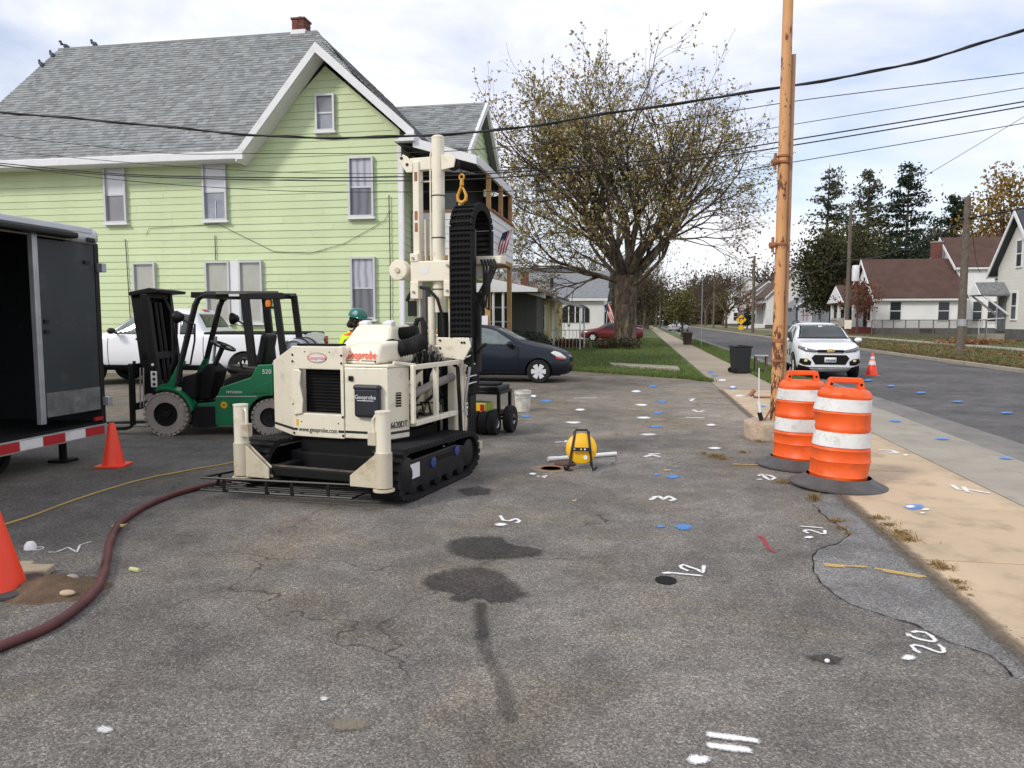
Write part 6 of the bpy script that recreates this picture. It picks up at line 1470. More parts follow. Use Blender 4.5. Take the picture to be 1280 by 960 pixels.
mark('painted_number', [[(880, 917), (952, 926)], [(880, 930.5), (943, 938)]], .042, M_PWHITE, 'white spray painted number 11 with a dot, nearest to the camera', [(873, 949, 16, 6.5)])
def zz_(pts, k, ox, oy): return [(ox + x / k, oy + y / k) for x, y in pts]
mark('painted_number', [zz_([(345, 262), (470, 243), (600, 262), (700, 320), (755, 380), (735, 405), (660, 400), (540, 375), (430, 345), (345, 305), (270, 262)], 12.8, 1110, 770), zz_([(345, 262), (320, 300), (345, 340)], 12.8, 1110, 770), zz_([(545, 605), (440, 545), (378, 475), (430, 458), (560, 485), (700, 540), (820, 580), (895, 572), (880, 510), (780, 437)], 12.8, 1110, 770)], .024, M_PWHITE, 'white spray painted number 20 with a dot by the edge of the newer asphalt', [(1136.2, 821.5, 9.5, 3.6)])
mark('painted_number', [zz_([(155, 735), (300, 728), (420, 742), (670, 765)], 9.6, 810, 640), zz_([(160, 728), (300, 722)], 9.6, 810, 640), zz_([(500, 710), (410, 675), (385, 645), (430, 632), (520, 665), (600, 690), (655, 728), (665, 690), (672, 632)], 9.6, 810, 640)], .030, M_PWHITE, 'white spray painted number 12 beside the black core hole')
mark('painted_number', [zz_([(290, 280), (560, 296), (810, 320)], 16, 980, 640), zz_([(510, 430), (400, 378), (450, 357), (520, 357), (640, 392), (740, 430), (815, 428), (820, 372), (760, 352)], 16, 980, 640)], .030, M_PWHITE, 'white spray painted number 21 near the dry grass tufts', [(1011, 671.3, 6.5, 1.6)])
mark('painted_number', [[(944, 599), (954, 599)], [(948, 595), (952, 592.5), (957, 597), (963, 600), (969, 597), (962, 594), (955, 593.5)]], .045, M_PWHITE, 'white spray painted number 22 left of the traffic drums')
mark('painted_number', [[(625, 644), (629, 650), (637, 651), (645, 648), (650, 651), (645, 654)]], .035, M_PWHITE, 'white spray painted number 5 with a dot near the wet stain', [(626, 655.5, 9, 2.2)])
mark('painted_number', [[(812, 625), (820, 621)], [(815, 621.5), (824, 620), (829, 624), (836, 620), (844, 624), (836, 626)]], .045, M_PWHITE, 'white spray painted number 13 between two blue paint patches')
mark('painted_number', [[(671, 594.5), (676, 596.5), (683, 594), (680, 597), (672, 595)]], .04, M_PWHITE, 'white spray painted number 6 beside the open well', [(666, 592, 5, 1.4)])
mark('painted_number', [[(693, 553), (704, 552)], [(706, 553), (708, 550.5), (718, 552)]], .05, M_PWHITE, 'white spray painted number 7 behind the yellow reel')
mark('painted_number', [[(805, 571), (815, 568.5), (826, 571)], [(809, 567.5), (826, 567)]], .06, M_PWHITE, 'white spray painted number 14 right of the yellow reel')
mark('painted_number', [[(1189, 605.5), (1198, 611.5), (1212, 612), (1239, 616.5)], [(1204, 608), (1209, 614), (1218, 616)]], .05, M_PWHITE, 'white spray painted marks on the seam of the tan sidewalk', z=.0145)
mark('painted_number', [[(1096, 562), (1115, 563), (1122, 566), (1110, 566)]], .06, M_PWHITE, 'white spray painted scribble on the tan sidewalk behind the drums', [(1132, 568.5, 4, 1.1)], z=.0145)
mark('painted_line', [[(946, 669), (954, 673), (957, 679), (962, 687), (972, 690)], [(949, 668), (956, 674)]], .055, M_PRED, 'red spray painted squiggle left of the number 21')
mark('painted_line', [[(1026, 704.5), (1058, 707), (1088, 708.5)], [(1027, 706.5), (1060, 708.5)]], .05, M_PYEL, 'worn yellow stall line on the newer asphalt, left half', z=.011)
mark('painted_line', [[(1090, 709.5), (1118, 714), (1162, 721.5)], [(1100, 712.5), (1155, 722)]], .05, M_PYEL, 'worn yellow stall line on the newer asphalt, right half', z=.011)
mark('painted_line', [[(914, 580), (952, 581)]], .06, M_PYEL, 'short worn yellow line in front of the concrete foot of the rusty pole')
mark('painted_patch', [], 0, M_PBLUE, 'two blue spray paint patches above the number 12', [(855, 658.5, 15, 4.8), (826, 657.7, 6.5, 2.0)])
mark('painted_patch', [], 0, M_PBLUE, 'blue spray paint patches above the number 13', [(841, 595.5, 11, 3.2), (821, 593, 6, 1.5)])
mark('painted_patch', [], 0, M_PBLUE, 'blue spray paint oval with white dabs on the tan sidewalk', [(1143, 633.5, 17, 5)], z=.0115)
mark('painted_dab', [], 0, M_PWHITE, 'white dabs over the blue oval on the tan sidewalk', [(1138, 633, 7, 2), (1157, 636.5, 6, 1.4), (1153, 641, 4, 1)], z=.0145)
mark('painted_spot', [], 0, M_PTHIN, 'faint white spray spot on the asphalt at the lower left', [(131, 911.5, 13, 5.5)])
mark('painted_spot', [], 0, M_PTHIN, 'small white spray spot on the asphalt in the lower middle', [(405, 873, 7, 3)])
mark('painted_line', [[(57, 690), (70, 690), (85, 684), (96, 690), (100, 681), (116, 676)]], .02, M_PTHIN, 'thin white chalk squiggle beside the dropped dust mask')
NTH = ['nearest', 'second nearest', 'third nearest', 'fourth nearest', 'fifth nearest', 'sixth nearest', 'seventh nearest', 'eighth nearest', 'ninth nearest', 'farthest']
for i, (u, v, rx) in enumerate(sorted(((682.5, 501, 11), (816, 482.5, 7), (827.5, 502, 9), (822, 516, 9), (820, 533, 11), (657, 520, 9)), key=lambda q: -q[1])):
    mark('painted_patch', [], 0, M_PBLUE, 'blue spray paint patch on the far part of the lot, ' + NTH[i] + ' of six', [(u, v, rx, 2.0)], group='blue paint patches on the far lot')
for i, (u, v, rx) in enumerate(sorted(((667, 495, 4), (795, 489, 7), (802, 506, 9), (725, 512, 7), (805, 522, 10), (717, 528, 11), (811, 543, 12), (889, 531, 7), (655, 497, 4), (893, 560, 9)), key=lambda q: -q[1])):
    mark('painted_dab', [], 0, M_PWHITE, 'white spray paint dab on the far part of the lot, ' + NTH[i] + ' of ten', [(u, v, rx, 1.5)], group='white paint dabs on the far lot')
mark('painted_number', [[(860, 499), (868, 498), (863, 501), (870, 501.5)], [(866, 512), (873, 515), (880, 513)], [(855, 521.5), (882, 522.5)], [(716, 497.5), (747, 497.3)]], .07, M_PWHITE, 'white spray painted digits and line on the far right part of the lot')
for i, (u, v, rx) in enumerate(((952, 508, 8), (938, 494, 7), (916, 484.5, 7), (893, 469.5, 6), (888, 465, 5))):
    mark('painted_patch', [], 0, M_PBLUE, 'blue spray paint patch on the sidewalk beyond the rusty pole, ' + NTH[i] + ' of five', [(u, v, rx, 1.8)], z=.0115, group='blue paint patches on the sidewalk')
for i, (u, v, rx) in enumerate(((924, 494.5, 7), (916, 483.5, 4), (903, 475, 6))):
    mark('painted_dab', [], 0, M_PWHITE, 'white spray paint dab on the sidewalk beyond the rusty pole, ' + NTH[i] + ' of three', [(u, v, rx, 1.3)], z=.0135, group='white paint dabs on the sidewalk')
mark('painted_line', [[(918, 504), (945, 505), (962, 506.5)]], .05, M_PWHITE, 'thin white spray line across the tan sidewalk left of the rusty pole', z=.0125)
for i, (u, v, rx, z_) in enumerate(((1257, 572, 12, -.03), (1178, 547.5, 12, -.016), (1119, 525.5, 10, -.016))):
    mark('painted_patch', [], 0, M_PBLUE, 'blue spray paint patch on the grey driveway apron, ' + NTH[i] + ' of three', [(u, v, rx, 2.1)], z=z_, group='blue paint patches on the apron')
for i, (u, v, rx) in enumerate(((1258, 515.5, 11), (1197, 501.5, 10), (1151, 490.5, 8), (1114, 482, 7), (1085, 475, 7))):
    mark('painted_patch', [], 0, M_PBLUE, 'blue spray paint patch on the street asphalt, ' + NTH[i] + ' of five', [(u, v, rx, 1.6)], z=-.075, group='blue paint patches on the street')
# dry grass tufts in the joints
TUFTS = [(1018, 626, 7), (1045, 652, 6), (1052, 660, 5), (1060, 667, 4), (1098, 649, 7), (1112, 657, 6), (1124, 667, 8), (1135, 676, 9), (1128, 672, 7), (1172, 707, 8), (1180, 711, 6), (1196, 728, 6), (1204, 736, 5), (895, 571, 7), (880, 567, 4), (905, 574, 5), (950, 552, 5), (930, 566, 5), (980, 603, 6), (1212, 744, 3)]
tv, tf = [], []
for u, v, k in TUFTS:
    c = ground_at(u, v, .004); sc_ = k / FPX * c.length * 1.0
    flat = 1 if u not in (1018,) else .4
    for i in range(150 if k > 5 else 80):
        a = rng.uniform(0, 6.28); d = abs(rng.gauss(0, .55)) * sc_ * (1.6 if flat == 1 else .7); x, y = c.x + d * math.cos(a) * 1.3, c.y + d * math.sin(a)
        h = sc_ * rng.uniform(.25, .8) * (1 if flat == 1 else 2.2); lx, ly = rng.gauss(0, .55) * h * (1.6 if flat == 1 else .5), rng.gauss(0, .5) * h * (1.6 if flat == 1 else .5); w_ = .003
        b = len(tv); tv += [(x - w_, y, .003), (x + w_, y, .003), (x + lx * .5 + w_ * .7, y + ly * .5, h * .7), (x + lx, y + ly, h)]; tf += [(b, b + 1, b + 2), (b, b + 2, b + 3)]
mb = MB(); mb.v, mb.f = tv, tf; mb.nofix = True
tag(mb.build('dry_grass_tufts', L_DRY), kind='stuff')
# soil and grit gathered along the edge of the sidewalk
M_EDGE = mat('gritty edge soil', (.15, .115, .08), .95, var=.4, scale=30, bump=.5, bscale=90); fade_stain(M_EDGE, .95, 1.75, .8)
o = strokes('edge_soil', [[(1.80 + .03 * noise.noise(Vector((y * .8, 1, 2))), 1.8 + y * .12, .0125) for y in range(0, 130)]], .17, M_EDGE, None)[1]; tag(o, kind='structure'); del o['category']
# loose grit on the asphalt and sidewalk edge
mb = MB(); mb.nofix = True
for i in range(2600):
    if i < 1500: y = 2.2 + 9 * rng.random() ** 1.8; x = rng.uniform(-4.5, 1.75)
    else: y = 2.6 + 9 * rng.random(); x = 1.78 + rng.gauss(0, .07)
    s_ = rng.uniform(.0025, .007); c = Vector((x, y, .004 + s_ * .4)); q = [c + Vector((rng.uniform(.6, 1.2) * s_ * a, rng.uniform(.6, 1.2) * s_ * b, rng.uniform(.4, .8) * s_ * c_)) for a, b, c_ in ((1, 0, 0), (-1, 0, 0), (0, 1, 0), (0, -1, 0), (0, 0, 1))]
    mb.add(q, [(0, 2, 4), (2, 1, 4), (1, 3, 4), (3, 0, 4)])
tag(mb.build('loose_grit', mat('grit', (.22, .20, .17), .85, island=.7)), kind='stuff')

# ================================================================ THE WORKER (standing behind the rig, seen in profile, looking right)
ws = at_y(438, 400, 9.9)
wk = thing('person', 'worker in green hard hat and yellow green safety vest standing behind the drill rig', 'person', (ws.x, 9.9, 0), -8)
def skin_figure(name, chain, m, parent, root=0, sub=2):
    """chain: list of (index of parent or None, position, (rx, ry))"""
    me = bpy.data.meshes.new(name); me.from_pydata([c[1] for c in chain], [(c[0], i) for i, c in enumerate(chain) if c[0] is not None], []); me.materials.append(m)
    o = link_mesh(name, me, parent); md = o.modifiers.new('skin', 'SKIN'); md.use_smooth_shade = True
    for i, c in enumerate(chain):
        o.data.skin_vertices[0].data[i].radius = c[2] if isinstance(c[2], tuple) else (c[2], c[2]); o.data.skin_vertices[0].data[i].use_root = (i == root)
    s_ = o.modifiers.new('sub', 'SUBSURF'); s_.levels = s_.render_levels = sub
    bake(o); o.data.polygons.foreach_set('use_smooth', [True] * len(o.data.polygons)); return o
# faces +x; leaning slightly forward
body = skin_figure('body', [(None, (0, 0, .90), (.15, .12)), (0, (.01, 0, 1.06), (.14, .115)), (1, (.02, 0, 1.22), (.17, .125)), (2, (.05, 0, 1.33), (.13, .10)), (3, (.09, 0, 1.42), (.058, .058)), (4, (.115, 0, 1.50), (.055, .055)),
    (2, (.04, .15, 1.29), .06), (6, (.04, .21, 1.22), .052), (7, (.10, .25, 1.02), .042), (8, (.28, .22, .95), .036), (9, (.36, .20, .95), .032),
    (2, (.04, -.15, 1.29), .06), (11, (.04, -.21, 1.22), .052), (12, (.10, -.25, 1.02), .042), (13, (.28, -.22, .95), .036), (14, (.36, -.20, .95), .032),
    (0, (.0, .09, .84), .095), (16, (.02, .10, .48), .066), (17, (-.01, .10, .12), .045), (18, (.02, .10, .045), .045), (19, (.16, .10, .035), .035),
    (0, (.0, -.09, .84), .095), (21, (.02, -.10, .48), .066), (22, (-.01, -.10, .12), .045), (23, (.02, -.10, .045), .045), (24, (.16, -.10, .035), .035)], mat('navy work clothes', (.030, .034, .05), .85, var=.2), wk)
hd = MB(); hp = []
prof = [(1.455, -.005, .045, .05), (1.475, .01, .065, .055), (1.495, .015, .078, .06), (1.53, .012, .088, .068), (1.57, .006, .094, .074), (1.61, .0, .098, .078), (1.65, -.006, .092, .073), (1.68, -.01, .06, .05), (1.69, -.01, .01, .01)]
nn = 20
for z_, cx, rx, ry in prof:
    for k in range(nn):
        a = 2 * math.pi * k / nn; x = cx + .125 + rx * math.cos(a); y = ry * math.sin(a)
        if abs(math.sin(a)) < .4 and math.cos(a) > 0:   # nose, lips, chin
            x += {1.495: .010, 1.53: .016, 1.57: .016, 1.475: .014}.get(z_, 0) * (1 - abs(math.sin(a)) * 2.2)
        hd.v.append((x, y, z_))
for i in range(len(prof) - 1):
    for k in range(nn): hd.f.append((i * nn + k, i * nn + (k + 1) % nn, (i + 1) * nn + (k + 1) % nn, (i + 1) * nn + k))
h_ = hd.build('head', M_SKIN, wk, smooth=80, sub=1)
MB().prism([(.225, 1.555), (.235, 1.55), (.252, 1.528), (.245, 1.518), (.222, 1.522)], 'y', -.014, .014).build('nose', M_SKIN, h_, bevel=.006)
for sg in (1, -1):
    MB().ell((.112, sg * .077, 1.56), (.018, .010, .03), 10, 6).build('ear', M_SKIN, h_, smooth=True); MB().ell((.212, sg * .034, 1.568), (.010, .013, .008), 8, 6).build('eye', M_WTRIM, h_, smooth=True)
    MB().ell((.220, sg * .034, 1.568), (.004, .006, .006), 8, 6).build('iris', M_BLACK, h_, smooth=True)
MB().prism([(.214, 1.504), (.231, 1.508), (.231, 1.500), (.214, 1.497)], 'y', -.022, .022).build('mouth', mat('lips', (.30, .12, .10), .5), h_)
hr = MB()
for i in range(46):
    a = rng.uniform(70, 290); z_ = rng.uniform(1.50, 1.63); x, y = .115 + .092 * math.cos(R(a)), .078 * math.sin(R(a))
    hr.ell((x, y, z_), (.030, .028, .036), 8, 5)
hr.ell((.015, 0, 1.53), (.052, .06, .065), 12, 8).ell((-.015, 0, 1.515), (.04, .045, .045), 12, 8)
hr.build('hair', M_HAIR, wk, smooth=True)
MB().prism([(.20, 1.49), (.232, 1.485), (.225, 1.455), (.18, 1.462)], 'y', -.045, .045).build('beard', M_HAIR, wk, bevel=.012)
ht = MB(); ht.M = Matrix.Translation((.115, 0, 1.615)) @ Matrix.Rotation(R(9), 4, 'Y')
ht.lathe([(.134, .0), (.132, .02), (.128, .05), (.108, .095), (.07, .125), (.0001, .136)], 28, (0, 0, 0), 'z'); hat = ht.build('hard_hat', M_HAT, wk, smooth=True)
ht = MB(); ht.M = Matrix.Translation((.115, 0, 1.615)) @ Matrix.Rotation(R(9), 4, 'Y')
ht.prism([(.08, .125), (.15, .11), (.20, .06), (.21, 0), (.20, -.06), (.15, -.11), (.08, -.125), (-.10, -.12), (-.145, 0), (-.10, .12)], 'z', -.008, .008); ht.build('brim', M_HAT, hat, bevel=.005)
ht = MB(); ht.M = Matrix.Translation((.115, 0, 1.615)) @ Matrix.Rotation(R(9), 4, 'Y')
ht.lathe([(.0001, -.131), (.032, -.126), (.034, -.105)], 16, (.025, 0, .065), 'y'); ht.build('sticker', mat('pale blue sticker', (.30, .5, .6), .4), hat)
vs_ = MB().tube([(.005, 0, .88), (.01, 0, 1.06), (.02, 0, 1.22), (.04, 0, 1.33), (.075, 0, 1.405)], [.175, .165, .19, .165, .085], 26, False)
vs_.v = [(x, y * 1.08, z_) for x, y, z_ in vs_.v]; vest = vs_.build('safety_vest', M_HIVIS, wk, smooth=True)
for sg in (1, -1):
    MB().tube([(.165, sg * .09, 1.0), (.19, sg * .10, 1.22), (.165, sg * .115, 1.33), (.09, sg * .12, 1.395), (-.02, sg * .11, 1.36), (-.10, sg * .10, 1.24), (-.14, sg * .10, 1.0)], .030, 8).build('vest_stripe', M_HIOR, vest, smooth=True)
    hnd = MB().box((.395, sg * .20, .95), (.08, .075, .03)).build('hand', M_SKIN, wk, bevel=.012)
    for k in range(4): MB().tube([(.43, sg * .20 - .028 + k * .019, .952), (.465, sg * .20 - .028 + k * .019, .948), (.485 - .006 * abs(k - 1.4), sg * .20 - .028 + k * .019, .925)], [.0095, .0085, .007], 7).build('finger', M_SKIN, hnd, smooth=True)
    MB().tube([(.385, sg * .165, .955), (.415, sg * .145, .945), (.44, sg * .15, .932)], [.011, .0095, .008], 7).build('thumb', M_SKIN, hnd, smooth=True)
# ================================================================ OVERHEAD CABLES
def cable(img, Y, r, label, ext=True, twist=False):
    P = [at_y(u, v, Y) for u, v in img]
    if ext:
        a, b = P[0] - P[1], P[-1] - P[-2]
        for _ in range(3):
            a, b = P[0] - P[1], P[-1] - P[-2]; P = [P[0] + a + Vector((0, 0, .05))] + P + [P[-1] + b + Vector((0, 0, .05))]
    out_ = []
    for i in range(len(P) - 1):
        p0, p1, p2, p3 = P[max(i - 1, 0)], P[i], P[i + 1], P[min(i + 2, len(P) - 1)]
        for k in range(8):
            t = k / 8; out_.append(.5 * ((2 * p1) + (p2 - p0) * t + (2 * p0 - 5 * p1 + 4 * p2 - p3) * t * t + (3 * p1 - p0 - 3 * p2 + p3) * t ** 3))
    out_.append(P[-1])
    mb = MB().tube(out_, r, 6)
    if twist: mb.tube([p + Vector((0, .02 * math.sin(i * .9), .022 * math.cos(i * .9))) for i, p in enumerate(out_)], r * .7, 6)
    return tag(mb.build('overhead_cable', M_WIRE, None, smooth=True), label, 'cable')
cable([(1280, 37), (1140, 79), (985, 108), (760, 142), (620, 163), (450, 172), (320, 169), (150, 153), (0, 140)], 13.0, .019, 'thickest overhead cable, passing just above the top of the brown post', twist=True)
cable([(1280, 91), (990, 127), (810, 158), (640, 183), (500, 191), (320, 192), (220, 192), (120, 183), (0, 169)], 13.3, .007, 'thin overhead cable directly below the thickest one')
cable([(1280, 110), (989, 156), (800, 190), (640, 212), (500, 217), (320, 214), (160, 203), (0, 188)], 13.6, .006, 'thin overhead cable, third from the top at the right edge')
cable([(1280, 127), (989, 175), (860, 195), (640, 215), (500, 221), (340, 222), (160, 218), (0, 204)], 13.2, .011, 'upper of the two heavier parallel cables below the third wire')
cable([(1280, 133), (989, 182), (860, 200), (640, 221), (500, 226), (340, 225), (160, 220), (0, 207)], 13.4, .011, 'lower of the two heavier parallel cables below the third wire')
cable([(1280, 154), (989, 203), (860, 223), (700, 237), (500, 240), (340, 238), (160, 226), (0, 206)], 13.5, .007, 'lowest thin overhead cable crossing the green house')
cable([(1330, 118), (1280, 146), (1215, 185), (1152, 222), (1080, 258)], 40, .014, 'thin cable slanting up to the right above the far evergreens', False)
# ================================================================ HOUSES BEYOND
def sidingmat(name, c, step=.13, vert=False):
    m = bpy.data.materials.new(name); k = NT(m)
    sp = k.n('ShaderNodeSeparateXYZ'); k.l(k.obj(), sp.inputs[0])
    fz = k.math('FRACT', k.math('DIVIDE', sp.outputs[0 if vert else 2], step))
    cc = k.ramp(k.noise(.8, 5), [(.3, tuple(x * .94 for x in c)), (.7, tuple(min(1, x * 1.05) for x in c))])
    k.base(k.mix(k.ramp(fz, [(.0, 1), (.10, 0)]), cc, tuple(x * .68 for x in c)))
    k.bump(fz, .5, .02); k.b.inputs['Roughness'].default_value = .6
    return m
S_WHITE = sidingmat('far white siding', (.84, .84, .82)); S_CREAM = sidingmat('far cream siding', (.72, .71, .64), .2); S_YEL = sidingmat('far yellow siding', (.66, .56, .26), .22); S_GREY = sidingmat('far grey siding', (.26, .28, .31)); S_BRN = sidingmat('brown batten wall', (.085, .080, .075), .35, True)
M_SLATE = mat('dark slate roof', (.055, .06, .07), .85, var=.2, scale=2); M_GROOF = mat('far grey shingle', (.19, .20, .21), .9, var=.3, scale=5, dirt=((.30, .31, .31), .3, 3))
M_PROOF = mat('faded brown shingle', (.25, .17, .125), .9, var=.25, scale=3)
def fwindow(par, c, wd, ht, face, m=None, frame=M_WTRIM, split=True):
    """window on a wall: face '-y' or '-x'; c is the centre on the wall surface"""
    x, y, z_ = c; a, b = wd / 2, ht / 2; t = .09
    def bx(mb, u0, u1, z0, z1, d0, d1):
        if face == '-y': mb.span((x + u0, y - d1, z_ + z0), (x + u1, y - d0, z_ + z1))
        else: mb.span((x - d1, y + u0, z_ + z0), (x - d0, y + u1, z_ + z1))
    mb = MB(); bx(mb, -a - t, -a, -b - t, b + t, -.02, .06); bx(mb, a, a + t, -b - t, b + t, -.02, .06); bx(mb, -a, a, b, b + t, -.02, .06); bx(mb, -a, a, -b - t, -b, -.02, .08)
    if split: bx(mb, -a, a, -.03, .03, .0, .04)
    o = mb.build('window', frame, par); mb = MB(); bx(mb, -a, a, -b, b, .005, .02); mb.build('pane', m or M_DWIN, o); return o
def house(name, label, x0, x1, y0, y1, zb_, eave, ridge, axis, wall, roof, oh=.35, found=.5, zroof=None):
    """a block with a gable roof, ridge along 'x' or 'y'"""
    t = thing(name, label, 'house', (0, 0, 0))
    mb = MB(); xm, ym = (x0 + x1) / 2, (y0 + y1) / 2
    if axis == 'x': mb.prism([(y0, zb_), (y1, zb_), (y1, eave), (ym, ridge - .08), (y0, eave)], 'x', x0, x1)
    else: mb.prism([(x0, zb_), (x1, zb_), (x1, eave), (xm, ridge - .08), (x0, eave)], 'y', y0, y1)
    mb.build('wall', wall, t)
    MB().span((x0 - .03, y0 - .03, zb_ - .5), (x1 + .03, y1 + .03, zb_ + found)).build('foundation', mat('dark block foundation', (.105, .105, .105), .9, var=.2, scale=2), t)
    k = (ridge - eave) / ((y1 - y0) / 2 if axis == 'x' else (x1 - x0) / 2); e = eave - k * oh
    for sg in (-1, 1):
        if axis == 'x':
            yy = y0 - oh if sg < 0 else y1 + oh
            q = [(x0 - oh, yy, e), (x1 + oh, yy, e), (x1 + oh, ym, ridge), (x0 - oh, ym, ridge)]
        else:
            xx = x0 - oh if sg < 0 else x1 + oh
            q = [(xx, y0 - oh, e), (xx, y1 + oh, e), (xm, y1 + oh, ridge), (xm, y0 - oh, ridge)]
        if (sg > 0) == (axis == 'x'): q = q[::-1]
        n = (Vector(q[1]) - Vector(q[0])).cross(Vector(q[2]) - Vector(q[1]))
        if n.z < 0: q = q[::-1]
        MB().plate(q, .14).build('roof', roof, t)
        if axis == 'x':
            MB().span((x0 - oh, (yy - .05 if sg < 0 else yy + .0), e - .10), (x1 + oh, (yy if sg < 0 else yy + .05), e + .10)).build('gutter', M_WTRIM, t)
            xx_ = x0 - oh - .03
            MB().plate([(xx_, yy, e - .16), (xx_, yy, e + .12), (xx_, ym, ridge + .12), (xx_, ym, ridge - .16)], .06).build('rake_board', M_WTRIM, t)
        else:
            yy_ = y0 - oh - .03
            MB().plate([(xx, yy_, e - .16), (xx, yy_, e + .12), (xm, yy_, ridge + .12), (xm, yy_, ridge - .16)], .06).build('rake_board', M_WTRIM, t)
    return t
def chimney(t, x, y, z0, z1, s_=.5):
    c = MB().span((x - s_ / 2, y - s_ / 2, z0), (x + s_ / 2, y + s_ / 2, z1)).build('chimney', M_BRICK, t); MB().span((x - s_ / 2 - .05, y - s_ / 2 - .05, z1), (x + s_ / 2 + .05, y + s_ / 2 + .05, z1 + .12)).build('chimney_cap', M_CONC, c)
# small white house with the brown roof
h3 = house('bungalow', 'small white bungalow with brown roof and front porch across the street', 19.9, 26.6, 68.4, 76, .40, 3.62, 6.9, 'x', S_WHITE, M_BSHING)
for x in (21.4, 25.2): fwindow(h3, (x, 68.4, 2.35), .85, 1.5, '-y')
fwindow(h3, (19.9, 70.4, 2.3), .9, 1.5, '-x'); fwindow(h3, (19.9, 72.2, 5.0), .6, .8, '-x')
MB().span((23.4, 68.33, .5), (24.6, 68.38, .85)).build('cellar_window', M_DWIN, h3)
pr = MB().span((17.6, 69.6, .35), (19.9, 74.8, .95)).build('porch', mat('dark red deck', (.14, .03, .025), .7), h3)
for y in (69.75, 72.2, 74.65): MB().span((17.7, y - .12, .95), (17.94, y + .12, 3.2)).build('column', M_WTRIM, pr)
MB().prism([(69.2, 3.15), (72.2, 4.75), (75.2, 3.15), (75.2, 3.0), (69.2, 3.0)], 'x', 17.5, 20.0).build('porch_roof', M_BSHING, pr); MB().prism([(69.3, 3.12), (72.2, 4.62), (75.1, 3.12)], 'x', 17.40, 17.48).build('porch_gable', M_WTRIM, pr)
MB().span((17.7, 69.7, 1.0), (17.8, 74.7, 1.75)).build('porch_rail', M_CONC, pr); MB().span((19.84, 71, .95), (19.89, 72, 3.0)).build('door', M_DWIN, h3)
# taller white house behind it
h4 = house('farmhouse', 'taller white house with brown roof and brick chimney behind the bungalow', 26.9, 37, 70.4, 77.5, .4, 6.2, 8.9, 'x', S_WHITE, M_BSHING, .25)
fwindow(h4, (30.4, 70.4, 4.9), 1.1, 1.2, '-y'); fwindow(h4, (29.9, 70.4, 2.3), .95, 1.7, '-y'); fwindow(h4, (28.6, 70.4, 2.3), .7, 1.7, '-y'); fwindow(h4, (33.0, 70.4, 4.9), 1.0, 1.2, '-y'); fwindow(h4, (33.0, 70.4, 2.3), 1.0, 1.6, '-y')
chimney(h4, 26.2, 73.4, 3, 8.5, .75)
# cream gable house at the right edge
h5 = house('gable_house', 'cream gable fronted house with grey door awning at the right edge', 21.5, 31, 44.9, 50.3, .55, 4.75, 7.8, 'x', S_CREAM, M_SLATE, .45)
fwindow(h5, (21.5, 48.05, 2.4), .62, 1.5, '-x'); fwindow(h5, (21.5, 47.75, 5.4), .62, 1.45, '-x'); fwindow(h5, (24.3, 44.9, 2.4), .8, 1.6, '-y')
MB().span((21.40, 49.0, .9), (21.46, 49.85, 2.95)).build('door', M_GWIN, h5)
aw = MB().prism([(48.6, 3.12), (49.45, 3.85), (50.3, 3.12), (50.3, 3.02), (48.6, 3.02)], 'x', 19.95, 21.5).build('awning', M_GROOF, h5); MB().prism([(48.65, 3.08), (49.45, 3.76), (50.25, 3.08)], 'x', 19.87, 19.94).build('awning_gable', M_WTRIM, aw)
for y in (48.68, 50.2): MB().beam((20.1, y, 3.02), (21.48, y, 1.9), .1).build('brace', M_WTRIM, aw)
MB().span((20.4, 48.9, .3), (21.45, 50.0, .75)).build('door_step', M_CONC, h5)
for y in (48.95, 49.95): MB().tube([(20.45, y, .7), (20.45, y, 1.6), (21.4, y, 1.7)], .03, 6).build('step_rail', M_WTRIM, h5)
# chain link fence
M_FENCE = mat('weathered wire', (.15, .13, .115), .6, .3, var=.2)
fc = thing('chain_link_fence', 'grey chain link fence running along the front of the white houses', 'fence', (0, 0, 0))
A_, B_ = Vector((18.6, 65.0, .36)), Vector((19.4, 46.5, .36))
for i in range(9):
    p = A_.lerp(B_, i / 8); MB().cyl(p, p + Vector((0, 0, 1.25)), .04, n=8).build('post', M_FENCE, fc)
MB().beam(A_ + Vector((0, 0, 1.22)), B_ + Vector((0, 0, 1.22)), .05).build('top_rail', M_FENCE, fc)
mb = MB(); L_ = (B_ - A_).length; d_ = (B_ - A_).normalized()
for i in range(-10, int(L_ / .14)):
    for sg in (0, 1):
        s0, s1 = i * .14, i * .14 + 1.2; z0, z1 = (0, 1.2) if sg == 0 else (1.2, 0)
        if s0 < 0 or s1 > L_: continue
        mb.beam(A_ + d_ * s0 + Vector((0, 0, z0)), A_ + d_ * s1 + Vector((0, 0, z1)), .009)
tag(mb.build('wire_mesh', M_FENCE, fc), kind='stuff')
# houses farther up the right side
h2 = house('white_house', 'white house with reddish brown roof far up the right side of the street', 19.0, 27, 119.5, 131, .35, 5.2, 9.2, 'y', S_WHITE, M_BSHING)
fwindow(h2, (20.6, 119.5, 4.4), .9, 1.4, '-y'); fwindow(h2, (22.6, 119.5, 2.0), .9, 1.5, '-y'); fwindow(h2, (19.0, 123, 3.9), 1.0, 1.4, '-x')
p2 = MB().span((16.4, 120.5, .3), (19.0, 129.5, 1.0)).build('porch', S_WHITE, h2); MB().prism([(16.1, 3.0), (19.1, 4.3), (19.1, 4.1), (16.1, 2.85)], 'y', 120.1, 129.9).build('porch_roof', M_BSHING, p2)
for y in (120.7, 123.5, 126.4, 129.3): MB().span((16.5, y - .12, 1.0), (16.74, y + .12, 2.95)).build('column', M_WTRIM, p2)
h1 = house('white_house', 'tall white house with upstairs windows at the far end of the right side', 18.6, 27, 167, 178, .3, 7.4, 10.6, 'y', S_WHITE, M_GROOF)
